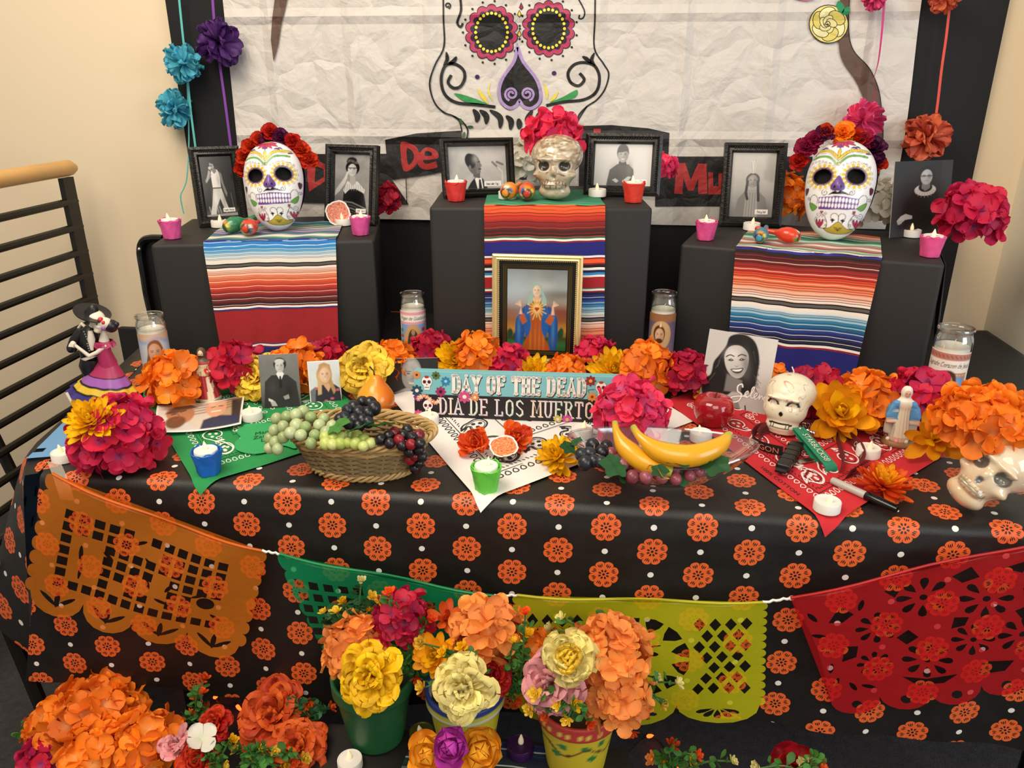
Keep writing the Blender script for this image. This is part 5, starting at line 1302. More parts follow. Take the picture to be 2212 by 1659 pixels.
def picture_frame(bl, br, ytop, z, canvas, label, border=.021, name='picture_frame', mm=None, deep=.016, studs=True, mat_w=0.0, group='black framed portraits', lip=None, lean=11):
    O, ux, uy, up, w, h = stand_axes(bl, br, ytop, z, lean)
    t = thing(name, label, 'picture frame', O + ux * w / 2, (0, 0, atan2(ux.y, ux.x)), group)
    Minv = (Matrix.Translation(t.location) @ t.rotation_euler.to_matrix().to_4x4()).inverted()
    n = up.cross(ux).normalized()   # towards the back? make it point to the viewer
    if n.dot(CP - O) < 0: n = -n
    def L(a, b, c): return Minv @ (O + ux * a + up * b + n * c)
    mm = mm or m_frame
    prof = [(0, 0), (0, deep), (border * .3, deep * 1.15), (border * .55, deep * .9), (border * .8, deep), (border, deep * .55), (border, 0)]
    V = []; 
    for (a, b) in ((0, 0), (1, 0), (1, 1), (0, 1)):
        sx, sy = (1 if a == 0 else -1), (1 if b == 0 else -1)
        for d, c in prof: V.append(L(a * w + sx * d, b * h + sy * d, c))
    k = len(prof); F = []
    for i in range(4):
        j = (i + 1) % 4
        for q in range(k - 1): F.append((i * k + q, j * k + q, j * k + q + 1, i * k + q + 1))
    m = MB().add(V, F); mo = m.build('moulding', mm, t, True, angle=.5)
    if studs:
        s = MB(); 
        nn = int(w / .007)
        for i in range(nn):
            x = border + (w - 2 * border) * (i + .5) / nn
            for b in (border * .5, h - border * .5): s.ball(L(x, b, deep * .98), .0022, 5, 4)
        nn = int(h / .007)
        for i in range(nn):
            y = border + (h - 2 * border) * (i + .5) / nn
            for a in (border * .5, w - border * .5): s.ball(L(a, y, deep * .98), .0022, 5, 4)
        s.build('beading', mm, mo)['kind'] = 'stuff'
    MB().add([L(0, 0, -.002), L(w, 0, -.002), L(w, h, -.002), L(0, h, -.002), L(0, 0, .003), L(w, 0, .003), L(w, h, .003), L(0, h, .003)], [(3, 2, 1, 0), (4, 5, 6, 7), (0, 1, 5, 4), (1, 2, 6, 5), (2, 3, 7, 6), (3, 0, 4, 7)]).build('backing_board', mat('dark_board', '#120f0d', .7), t, False)
    if group: MB().add([L(w * .35, h * .7, -.004), L(w * .65, h * .7, -.004), L(w * .65, 0, -.004 - h * .38), L(w * .35, 0, -.004 - h * .38), L(w * .35, h * .7, -.006), L(w * .65, h * .7, -.006), L(w * .65, 0, -.007 - h * .38), L(w * .35, 0, -.007 - h * .38)], [(0, 1, 2, 3), (7, 6, 5, 4), (0, 4, 5, 1), (1, 5, 6, 2), (2, 6, 7, 3), (3, 7, 4, 0)]).build('easel_back', mat('dark_board', '#120f0d', .7), t, False)
    e = border + mat_w
    if lip: lip(t, L, w, h, border, e)
    canvas.build('photo', rect_fn(L(e, h - e, .0045), L(w - e, h - e, .0045), L(e, e, .0045)), m_photo_g, t)
    return t
def standing_print(bl, br, ytop, z, canvas, label, lean=12, group='unframed portrait prints', tr=None):
    O, ux, uy, up, w, h = stand_axes(bl, br, ytop, z, lean)
    t = thing('portrait_print', label, 'photo', O + ux * w / 2, (0, 0, atan2(ux.y, ux.x)), group)
    Mi = (Matrix.Translation(t.location) @ t.rotation_euler.to_matrix().to_4x4()).inverted(); n = ux.cross(up)
    def L(a, b, c): return Mi @ (O + ux * a + up * b + n * c)
    MB().add([L(0, 0, -.001), L(w, 0, -.001), L(w, h, -.001), L(0, h, -.001), L(0, 0, .0005), L(w, 0, .0005), L(w, h, .0005), L(0, h, .0005)], [(3, 2, 1, 0), (4, 5, 6, 7), (0, 1, 5, 4), (1, 2, 6, 5), (2, 3, 7, 6), (3, 0, 4, 7)]).build('card', mat('white_card', '#d8d4cc', .6), t, False)
    canvas.build('photo', rect_fn(L(0, h, .0008), L(w, h, .0008), L(0, 0, .0008)), m_photo, t); return t
ZS = .004
picture_frame((430, 490), (537, 483), 318, 1.0, p_singer(), 'black frame with a singer in a white vest holding a microphone')
picture_frame((708, 479), (816, 486), 314, 1.0, p_lace(), 'black frame with a dark haired woman in a lace collar')
picture_frame((957, 427), (1110, 421), 300, 1.083, p_speaker(), 'plain black frame with a man in a suit speaking at microphones', border=.016, studs=False)
picture_frame((1261, 421), (1424, 425), 290, 1.083, p_arms(), 'black beaded frame with a smiling man folding his arms')
picture_frame((1552, 487), (1684, 490), 310, 1.0, p_feather(), 'black frame with a braided man wearing two upright feathers')
standing_print((1921, 514), (2044, 506), 347, 1.0, p_judge(), 'dark print of a robed judge with a white collar on the right box', 8)
standing_print((567, 884), (651, 880), 765, ZT, p_seated(), 'grey print of a seated man in a dark suit and tie')
standing_print((671, 873), (739, 868), 779, ZT, p_blonde(), 'small colour print of a blonde woman in a dark dress')
standing_print((838, 850), (948, 847), 774, ZT, p_oldman(), 'dark print of a smiling grey haired man behind the sign', 8)
standing_print((1508, 868), (1652, 899), 722, ZT, p_smile(), 'large grey print of a smiling long haired woman signed in white', 12)
m_gold = mat('polished_gold_frame', '#e0cc92', 0.3, 0.45, bmp=.1, bscale=80)
def gold_lip(t, L, w, h, b, e):
    s = MB(); 
    for (a0, b0, a1, b1) in ((b, b, w - b, b), (w - b, b, w - b, h - b), (w - b, h - b, b, h - b), (b, h - b, b, b)):
        n = int((abs(a1 - a0) + abs(b1 - b0)) / .0042)
        for i in range(n): s.ball(L(a0 + (a1 - a0) * (i + .5) / n, b0 + (b1 - b0) * (i + .5) / n, .008), .0019, 5, 4)
    s.build('rope_beading', m_gold, t)['kind'] = 'stuff'
    for q, (d, wd) in enumerate(((.55, .0009), (.72, .0009), (.86, .0006))):
        g = MB(); d = b + (e - b) * d
        P = [L(d, d, .0045), L(w - d, d, .0045), L(w - d, h - d, .0045), L(d, h - d, .0045)]
        g.tube(P, wd, 4, True); g.build('gold_line', mat('dull_gold_line', '#7d6634', .4, .5), t)
    MB().add([L(b * .8, b * .8, .0036), L(w - b * .8, b * .8, .0036), L(w - b * .8, h - b * .8, .0036), L(b * .8, h - b * .8, .0036)], [(0, 1, 2, 3)]).build('black_mount', mat('black_mount_board', '#0c0a09', .3), t, False)
picture_frame((1065, 781), (1252, 789), 549, .762, p_lady(), 'gold frame with a painted veiled lady opening her hands', border=.0125, name='gold_picture_frame', mm=m_gold, deep=.014, studs=False, mat_w=.018, group=None, lip=gold_lip, lean=4)
# printed photo lying on the green bandana
pt = thing('curled_photo_printout', 'colour printout of two bearded men lying on the green bandana', 'photo', oz(435, 915))
q = [oz(*p) - pt.location for p in ((342, 890), (531, 866), (338, 949), (523, 931))]
def pf(u, v):
    u, v = u[..., None], v[..., None]; A0, A1, A2, A3 = [np.array(x) for x in q]
    P = (A0 * (1 - u) + A1 * u) * (1 - v) + (A2 * (1 - u) + A3 * u) * v; P[..., 2] += .0075 + .006 * np.abs(2 * u[..., 0] - 1) ** 2 + .004 * np.sin(3 * v[..., 0]); return P
p_pair().build('printed_face', pf, m_photo, pt)
# ================================================================== CANDLES, MARACAS
m_wplast = mat('white_plastic', '#e9e4dc', 0.45, var=.03)
m_flame = mat('warm_bulb_plastic', '#f0e2c8', 0.3, emit='#ffcf90', estr=.45)
m_flame_off = mat('clear_bulb_plastic', '#e8e0d2', 0.2, emit='#ffdca8', estr=.15)
def tealight_parts():
    def body():
        m = MB(); m.lathe([(.0182, 0), (.019, .001), (.019, .0145), (.0182, .0158), (.0168, .0158), (.0160, .0148), (.004, .0142), (.0001, .0142)], 28, capt=False); return m.mesh('cup', m_wplast, angle=.6)
    def flame():
        m = MB(); m.lathe([(.0035, .014), (.0042, .0165), (.0038, .0205), (.0024, .0245), (.0008, .0285), (.0002, .029)], 12, wob=None); return m.mesh('flame_bulb', m_flame)
    return cached('tl_body', body), cached('tl_flame', flame)
def tealight(px, py, z, label, s=1.0, mats=None, at=None, group='white electric tealights'):
    p = at or oz(px, py, z); a, b = tealight_parts()
    if mats:
        a = a.copy(); a.materials[0] = mats[0]; b = b.copy(); b.materials[0] = mats[1]
    t = thing('electric_tealight', label, 'candle', p, (0, 0, px * .7), group)
    child('cup', a, t, Matrix.Scale(s, 4)); child('flame_bulb', b, t, Matrix.Translation((.001, 0, 0)) @ Matrix.Rotation(.12, 4, 'Y') @ Matrix.Scale(s, 4)); return t
ZL, ZM, ZR = 1.0005, 1.0835, 1.0005
zt = ZT + .0006
for px, py, z, l in ((475, 490, ZL, 'white tealight in front of the singer frame'), (742, 486, ZL, 'white tealight before the lace collar portrait'), (1096, 429, ZM + .004, 'white tealight half hidden behind the orange maracas'), (1290, 424, ZM + .004, 'white tealight right of the silver skull'),
                   (1623, 496, ZR, 'white tealight in front of the feather portrait'), (1968, 511, ZR, 'white tealight in front of the robed judge print'), (140, 993, zt, 'white tealight at the front left corner of the table'), (545, 905, zt + .003, 'white tealight right of the printout of two men'),
                   (926, 914, zt + .003, 'white tealight between the fruit basket and the lettered sign'), (1257, 941, zt + .003, 'white tealight behind the yellow dahlia on the white bandana'), (1513, 950, zt + .003, 'white tealight behind the bananas below the apple'), (1874, 984, zt + .003, 'white tealight left of the blue mantled statue'), (1785, 1101, zt + .003, 'white tealight near the front tip of the red bandana')):
    tealight(px, py, z, l)
def holder(px, py, z, col, label, tl):
    p = oz(px, py, z); t = thing('tissue_wrapped_candle_cup', label, 'candle cup', p, (0, 0, px), 'tissue wrapped candle cups')
    m = mat('tissue_' + col, col, .55, var=.18, vscale=60, bmp=.5, bscale=70)
    rr = random.Random(px)
    ph = [rr.uniform(0, 6) for _ in range(4)]
    def wob(a, i, zz): return .0009 * sin(5 * a + ph[0] + zz * 60) + .0006 * sin(11 * a + ph[1] - zz * 120) + (.0016 * max(0, sin(3 * a + ph[2])) if zz > .03 else 0)
    b = MB(); b.lathe([(.0005, .0004), (.0165, .0), (.0172, .002), (.0188, .012), (.0208, .024), (.0222, .034), (.0232, .0385), (.0222, .0395), (.0205, .034), (.0196, .026), (.0005, .025)], 36, capb=False, capt=False, wob=wob)
    b.build('tissue_wrap', m, t, True)
    b = MB(); rim = []
    for k in range(36):
        a = 2 * pi * k / 36; rim.append((.0222 * cos(a), .0222 * sin(a), .037 + .0035 * max(0, sin(2 * a + ph[3])) + .002 * sin(7 * a)))
    b.tube(rim, .0011, 5, True); b.build('crumpled_rim', m, t)
    tealight(px, py, z, tl, at=p + Vector((0, 0, .0262)), s=.95, group='tealights in wrapped cups')
holder(373, 514, ZL, '#e0559a', 'pink wrapped candle cup at the left corner of the left box', 'tealight inside the pink cup at the left box corner')
holder(780, 506, ZL, '#e0559a', 'pink wrapped candle cup before the lace collar portrait', 'tealight inside the pink cup before the lace collar portrait')
holder(986, 433, ZM, '#d8352e', 'red wrapped candle cup before the microphone speaker portrait', 'tealight inside the red cup left on the middle box')
holder(1368, 436, ZM, '#dd3a28', 'red wrapped candle cup before the folded arms portrait', 'tealight inside the red cup right on the middle box')
holder(1523, 517, ZR, '#e4528f', 'pink wrapped candle cup at the left end of the right box', 'tealight inside the pink cup left of the feather portrait')
holder(2008, 553, ZR, '#e4528f', 'pink wrapped candle cup before the robed judge print', 'tealight inside the pink cup before the robed judge print')
holder(452, 1021, zt + .003, '#1766c0', 'blue wrapped candle cup at the front edge of the green bandana', 'tealight inside the blue cup')
holder(1051, 1056, zt + .003, '#66cf44', 'lime green wrapped candle cup on the tip of the white bandana', 'tealight inside the lime green cup')
def maraca(px, py, z, hdir, col, dots, label, r=.0175):
    p = oz(px, py, z); c = p + Vector((0, 0, r)); t = thing('painted_maraca', label, 'maraca', p, (0, 0, 0), 'small painted maracas'); up = Vector((0, 0, r))
    M = look(Vector(hdir).normalized())     # +Z along the handle
    pal = ['#e8d84a', '#3f9a52', '#d8402c', '#e8e2d4', '#2f5fa0', '#e8902a']
    n = 28; V = []; C = []
    prof = [(.0001, -.026), (.0055, -.0255), (.0085, -.0235), (.0125, -.0195), (.0160, -.012), (.0175, -.002), (.0168, .007), (.0135, .015), (.009, .021), (.0058, .025), (.0048, .03), (.005, .045), (.0056, .06), (.0056, .066), (.003, .069), (.0001, .0695)]
    for i, (rr, zz) in enumerate(prof):
        for k in range(n):
            a = 2 * pi * k / n; V.append(M @ Vector((rr * cos(a) * r / .0175, rr * sin(a) * r / .0175, zz)) + up)
            cc = col
            if zz < -.0245: cc = dots
            elif zz < -.0225: cc = '#3a2416'
            elif zz < -.013: cc = pal[(k * 6 // n + int(px)) % 6] if (k % 5) else '#a8843c'
            C.append(hx(cc))
    me = np_mesh('shaker', np.array([tuple(v) for v in V]), quads(n, len(prof) - 1, True), np.array(C), mat_print('glossy_paint', .25, coat=.4)); link('shaker', me, t)
    MB().tube([M @ Vector((.0052 * cos(a), .0052 * sin(a), .024)) + up for a in [2 * pi * k / 16 for k in range(16)]], .0011, 5, True).build('collar_ring', mat('brown_ring', '#4a2c1a', .5), t)
    return t
maraca(508, 502, ZL + .005, (.75, .75, .25), '#2c7a50', '#1d5c40', 'dark green painted maraca with its handle pointing back')
maraca(541, 507, ZL + .005, (.0, 1, .05), '#c83a24', '#d8402c', 'red painted maraca beside the green one')
maraca(1100, 430, ZM + .005, (.25, 1, .1), '#e8902c', '#e8902c', 'orange painted maraca left of the silver skull')
maraca(1138, 431, ZM + .005, (-.1, 1, .12), '#d8582a', '#c83a24', 'red orange painted maraca touching the silver skull')
maraca(1642, 524, ZR + .005, (.35, 1, .1), '#2f7f96', '#3a8fa8', 'blue painted maraca on the right runner', .0155)
maraca(1700, 525, ZR + .005, (-.95, .45, .12), '#d8391c', '#d8391c', 'red painted maraca below the right mask', .0165)

# ------------------------------------------------------------------ prayer candles in glass
def lab_canvas(kind):
    c = Canvas(84, 100, '#e8e2d6', 1.25); a = c.asp
    if kind == 'lady':
        c.vgrad([(0, '#eceadf'), (1, '#eceadf')]); c.poly([(0, .02), (1, .02), (1, .1), (0, .1)], '#e8a0aa'); c.poly([(0, .27), (1, .27), (1, .33), (0, .33)], '#e8a0aa')
        c.txt('Virgen de Guadalupe', .5, .22, .13, '#3a3026', shear=.35, sx=.8); c.poly([(.06, .33), (.94, .33), (.94, a), (.06, a)], '#7fa6d8'); c.poly([(.88, .3), (.97, .3), (.97, a), (.88, a)], '#e8a0aa')
        c.ell(.48, .85, .3, .52, '#d2a06a', 4); c.poly(crv([(.46, .45), (.36, .55), (.3, .8), (.26, 1.2), (.46, 1.28), (.7, 1.2), (.64, .8), (.58, .54)], 5, True), '#2f4436', 2)
        c.poly([(.42, .62), (.52, .62), (.56, 1.2), (.4, 1.2)], '#b2584a', 2); c.ell(.48, .53, .055, .075, '#b98a6a', 1.5); c.ell(.48, .7, .08, .06, '#c89a78', 2)
        for k in range(6): c.ell(.8, .48 + .13 * k, .07, .055, ('#b0453f', '#a066b0', '#d8c468')[k % 3], 2); c.ell(.1, .5 + .15 * k, .06, .05, ('#5f7f4a', '#b0453f')[k % 2], 2)
    elif kind == 'shepherd':
        c.Y = c.Y + .17; c.vgrad([(0, '#c89a70'), (.26, '#c89a70'), (.28, '#8fa8d0'), (.7, '#c8d0d8'), (1, '#b86a4a')]); c.glow(.5, .55, .35, .35, '#f0ece0', .8)
        for k in range(9): c.glow(.1 * k + .1, .32 + .05 * sin(k), .06, .05, '#6f8fd0', .5)
        c.poly(crv([(.34, .4), (.3, .62), (.26, .9), (.74, .9), (.72, .6), (.64, .36), (.5, .3)], 5, True), '#8a5a34', 2.5); c.poly([(.36, .85), (.62, .85), (.95, 1.05), (1, a), (.05, a), (.1, 1.05)], '#d8b8a0', 3); c.poly([(.0, 1.0), (.25, .95), (.3, a), (0, a)], '#b03a2a', 3)
        head(c, .49, .6, .22, '#d8a684', '#8a5a34', '#5a3520'); c.ell(.49, .78, .13, .09, '#7a4a2c', 3); c.ell(.49, .72, .06, .025, '#b06a54', 2)
    elif kind == 'saint':
        c.vgrad([(0, '#9a6a48'), (.14, '#9a6a48'), (.16, '#6f5f78'), (1, '#8a7684')]); c.noise(.2, 5, 3); c.ell(.47, .5, .3, .34, '#d0a878', 2)
        c.poly([(.1, a), (.14, .92), (.36, .8), (.6, .8), (.76, .95), (.8, a)], '#dcd4c4', 2); c.poly([(.62, .82), (.78, .9), (.84, a), (.66, a)], '#1f4a38', 2); c.ell(.43, .47, .165, .21, '#5a3018', 2); head(c, .44, .5, .17, '#dcae84', '#5a3018', '#5a3018'); c.ell(.44, .63, .1, .06, '#5a3018', 2)
        c.poly([(.43, .3), (.46, .18), (.49, .3)], '#f0e0b0'); c.ell(.42, 1.08, .13, .15, '#6a4a22', 2); c.ell(.42, 1.08, .1, .12, '#c8a040', 2)
    else:
        c.vgrad([(0, '#ece4d6'), (1, '#ece4d6')]); c.poly([(0, .02), (1, .02), (1, .14), (0, .14)], '#b8786a')
        for k in range(12): c.line([(k / 12 + .02, .06), (k / 12 + .06, .1)], .015, '#6a4a3a')
        c.txt('Sagrado Corazon de Jesus', .5, .27, .12, '#4a3a2c', shear=.35, sx=.72); c.poly([(.08, .36), (.92, .36), (.92, a), (.08, a)], '#b0774a'); c.poly([(.15, .44), (.85, .44), (.85, a), (.15, a)], '#3f86c8'); c.glow(.5, .75, .3, .3, '#bfe0f0', .9)
        for k in range(14): c.ell(.1 + .06 * k, .4, .012, .014, '#e8cfa0', 1)
        c.Y = c.Y + .2; c.poly(crv([(.34, .62), (.3, .85), (.28, 1.15), (.74, 1.15), (.72, .8), (.66, .58), (.5, .52)], 5, True), '#4a2c1c', 2.5); head(c, .5, .8, .21, '#c89a70', '#4a2c1c', '#4a2c1c'); c.ell(.5, .98, .14, .09, '#4a2c1c', 3); c.ell(.5, .93, .06, .025, '#a06a50', 2); c.poly([(.4, 1.05), (.6, 1.05), (.9, a), (.1, a)], '#d8c0a0', 3)
    c.Y = np.repeat(np.linspace(0, a, c.h)[:, None], c.w, 1); return c
def votive(px, py, kind, label, r=.0275, h=.152, yaw=0.0, wax='#e8e2d0', fill=.122):
    p = oz(px, py, ZT + .0006); t = thing('glass_prayer_candle', label, 'candle', p, (0, 0, 0), 'tall glass prayer candles')
    m = MB(); prof = [(.0005, .0), (r * .96, 0), (r, .003), (r, h * .86), (r * .97, h * .9), (r * .90, h * .93), (r * .90, h * .955), (r * .97, h * .968), (r * .985, h * .985), (r * .95, h)]
    m.lathe(prof + [(r * .86, h * .995), (r * .84, h * .93), (r * .93, h * .88), (r * .93, fill)], 40, capb=False, capt=False); m.build('glass_jar', mat_glass(), t)
    m = MB(); m.lathe([(.0005, .003), (r * .92, .004), (r * .92, fill), (r * .88, fill + .0015), (.0005, fill + .0005)], 36, capb=False, capt=False); m.build('wax', mat('candle_wax_' + kind, wax, .5, var=.03), t)
    MB().tube([(0, 0, fill), (.001, 0, fill + .006), (.004, 0, fill + .012)], .0008, 5).build('wick', mat('wick_white', '#e6dfd0', .8), t)
    view = atan2(-p.y, -p.x) + yaw; half = 1.35
    def fn(u, v):
        a = view + (u - .5) * 2 * half; z = fill - .004 - v * (fill - .012)
        return np.stack([(r + .0006) * np.cos(a), (r + .0006) * np.sin(a), z], -1)
    lab_canvas(kind).build('printed_label', fn, mat_print('candle_label', .3), t)
    return t
votive(349, 834, 'shepherd', 'glass prayer candle with an upward gazing man, at the left end')
votive(897, 776, 'lady', 'glass prayer candle with a praying lady between left and middle boxes')
votive(1424, 790, 'saint', 'glass prayer candle with a green cloaked saint between middle and right boxes', h=.165, fill=.128)
votive(2024, 902, 'heart', 'glass prayer candle with a long haired man on blue at the right end', r=.031, h=.175, fill=.14)

# ================================================================== MASKS
def mask_canvas():
    c = Canvas(230, 348, '#f0eeee', 1.513); K = '#1a1516'; PU = '#6a4594'; YE = '#dcbf3c'; MG = '#c3305e'; GN = '#6aa84a'
    def U(x, y): return ((x - 1025) / 920, (y - 40) / 920)
    def L(pts, w=.008, col=K): c.line([U(*p) for p in pts], w, col)
    def PL(pts, col, n=5, ol=True):
        P = [U(*p) for p in crv(pts, n, True)]; c.poly(P, col)
        if ol: c.line(P + [P[0]], .006, K)
    for a, ln in ((-2.75, 170), (-2.3, 120), (2.75, 170), (.4, 210), (.85, 170), (1.3, 140), (1.85, 140), (2.3, 170), (.15, 170), (3.0, 200)):
        e = (1425 + ln * cos(a), 70 + ln * abs(sin(a)) * .8); s = (cos(a + 1.57) * 22, sin(a + 1.57) * 22); m_ = ((1425 + e[0]) / 2, (70 + e[1]) / 2)
        PL([(1425, 70), (m_[0] + s[0], m_[1] + s[1]), e, (m_[0] - s[0], m_[1] - s[1])], MG)
    c.ell(*U(1425, 62), .075, .022, '#a88c3c'); PL([(1400, 165), (1425, 130), (1450, 165), (1425, 185)], PU)
    for sx, pts in ((-1, [(1105, 250), (1200, 222), (1320, 240), (1432, 345)]), (1, [(1780, 215), (1680, 205), (1550, 230), (1438, 345)])):
        C = crv(pts, 8); c.line([U(*p) for p in C], .048, K); c.line([U(*p) for p in C], .036, YE)
        for p in C[::2]: c.line([U(p[0] - 6, p[1] - 16), U(p[0] + 6, p[1] + 16)], .004, '#8a7424')
        C = [(x, y + 85 + (0 if sx < 0 else -8)) for x, y in C]; C[-1] = (1440, 395); c.line([U(*p) for p in C], .036, K); c.line([U(*p) for p in C], .026, GN)
        L([(x, y - 42) for x, y in C], .005, '#5a4a52')
    PL([(1432, 190), (1455, 260), (1435, 330), (1408, 260)], YE); PL([(1448, 385), (1462, 415), (1448, 440), (1436, 415)], YE)
    for x, y in ((1180, 190), (1235, 185), (1640, 165), (1600, 175)): PL([(x - 40, y + 8), (x, y - 20), (x + 45, y + 10), (x, y + 4)], PU, 4)
    for x, y in ((1100, 285), (1790, 235)): PL([(x - 30, y + 10), (x, y - 12), (x + 35, y), (x, y + 14)], PU, 4)
    for k in range(8):
        for sx in (-1, 1):
            x = 1440 + sx * (60 + 48 * k); y = 425 - 26 * k + 3.6 * k * k; c.spiral(*U(x, y), .004, .022, 1.2, .005, '#4a4044', a0=k, d=sx)
    for (ex, ey, rot) in ((1262, 585, -.18), (1690, 560, .24)):
        for col, w, rr in ((K, .052, .044), ('#f0eeee', .046, .044), (YE, .034, .030)):
            for k in range(16):
                t = 2 * pi * (k + .5) / 16; u = 162 * cos(t); v = 148 * sin(t); X, Y = ex + u * cos(rot) - v * sin(rot), ey + u * sin(rot) + v * cos(rot); c.ell(*U(X, Y), w, rr * .8, col, 1.2, t + rot)
        c.ell(*U(ex, ey), .155, .138, K, 1.2, rot); c.ell(*U(ex, ey), .147, .130, '#b98aa6', 1.2, rot); c.ell(*U(ex, ey), .140, .122, '#4a2a4a', 1.2, rot); c.ell(*U(ex, ey), .130, .112, '#050404', 1.2, rot)
    PL([(1478, 570), (1530, 640), (1575, 720), (1545, 768), (1480, 770), (1410, 765), (1390, 715), (1430, 640)], PU); c.glow(*U(1460, 680), .03, .06, '#9a7ab8', .5)
    c.ell(*U(1442, 725), .016, .02, K); c.ell(*U(1520, 720), .016, .02, K)
    c.poly([U(*p) for p in crv([(1370, 836), (1430, 790), (1465, 780), (1492, 795), (1525, 775), (1580, 785), (1655, 822), (1580, 815), (1495, 820), (1430, 822)], 5, True)], K)
    c.spiral(*U(1328, 805), .008, .05, 1.3, .009, K, a0=2.2); c.spiral(*U(1668, 788), .008, .045, 1.3, .009, K, a0=1.0, d=-1)
    tw = [(1255, 865), (1380, 858), (1505, 845), (1640, 850), (1770, 862)]; bw = [(1272, 1030), (1390, 1030), (1510, 1025), (1640, 1018), (1765, 1000)]
    c.poly([U(*p) for p in crv(tw, 5) + crv(bw[::-1], 5)], PU)
    n = 12
    for k in range(n):
        for row in (0, 1):
            x0, x1 = 1262 + k * 42.2, 1262 + (k + 1) * 42.2; big = 1 - abs(k - 5.5) / 9
            yc = 938 - (4 if k > 5 else 0); h = 56 + 22 * big
            ya, yb = (yc - h, yc - 5) if row == 0 else (yc + 5, yc + h * .92)
            c.ell(*U((x0 + x1) / 2, (ya + yb) / 2), .0175, (yb - ya) / 1840 * 1.0, '#f6f2f4', 1.2)
    for sx, x in ((-1, 1190), (1, 1825)):
        PL([(x - 30 * sx * -1 * -1, 950), (x + 40 * -sx, 1000), (x - 5, 1050), (x + 55 * -sx, 1000)] if False else [(x + 45 * sx, 940 if sx < 0 else 900), (x + 30 * sx, 1010 if sx < 0 else 980), (x - 10 * sx, 1055 if sx < 0 else 1015), (x - 60 * sx, 1000 if sx < 0 else 985)], GN)
        L(crv([(x + 45 * sx, 940 if sx < 0 else 900), (x + 40 * sx, 870 if sx < 0 else 830), (x, 838 if sx < 0 else 800), (x - 50 * sx, 880 if sx < 0 else 850), (x - 55 * sx, 960 if sx < 0 else 930)]), .008); c.spiral(*U(x + 70 * sx, 890 if sx < 0 else 850), .004, .028, 1.3, .007, K)
    PL([(1370, 1280), (1450, 1270), (1555, 1185), (1660, 1265), (1755, 1270), (1680, 1330), (1560, 1350), (1440, 1335)], '#b8a43a')
    L(crv([(1555, 1190), (1545, 1110), (1500, 1075), (1455, 1095), (1450, 1140), (1480, 1150)]), .008); L(crv([(1555, 1190), (1550, 1110), (1590, 1072), (1632, 1095), (1635, 1140), (1605, 1150)]), .008)
    for x in (1478, 1608): PL([(x - 28, 1165), (x, 1155), (x + 28, 1165), (x + 10, 1180), (x, 1205), (x - 10, 1180)], K, 3)
    for k in (-2, -1, 0, 1, 2): L(crv([(1560, 1310), (1560 + 16 * k, 1270), (1560 + 25 * k, 1262), (1560 + 14 * k, 1300)]), .005)
    for x, y, s in ((1310, 1215, -1), (1785, 1190, 1)):
        for k in (-1, 0, 1): PL([(x - 5 * s, y + 65), (x + 34 * k - 16, y), (x + 40 * k, y - 55), (x + 34 * k + 14, y)], MG, 4)
        L(crv([(x, y + 60), (x - 80 * s, y + 70), (x - 100 * s, y), (x - 60 * s, y - 90), (x - 30 * s, y - 120)]), .008)
        for dx, dy in ((-60, -130), (-20, -100), (-85, 30), (-70, -40)): c.spiral(*U(x + dx * -s * -1, y + dy), .004, .024, 1.2, .006, K)
        c.spiral(*U(x + 30 * s, y - 110), .004, .045, 1.4, .006, K); c.spiral(*U(x + 60 * s, y - 50), .004, .03, 1.3, .006, K)
    for x, y in ((1322, 1068), (1735, 1045)): PL([(x, y + 22), (x - 18, y - 8), (x - 8, y - 18), (x, y - 8), (x + 8, y - 18), (x + 18, y - 8)], '#c8453c', 3)
    for x, y in ((1080, 790), (1905, 740)): PL([(x - 25, y - 40), (x + 20, y - 40), (x + 15, y + 20), (x - 10, y + 50)], '#5a2438', 4)
    return c
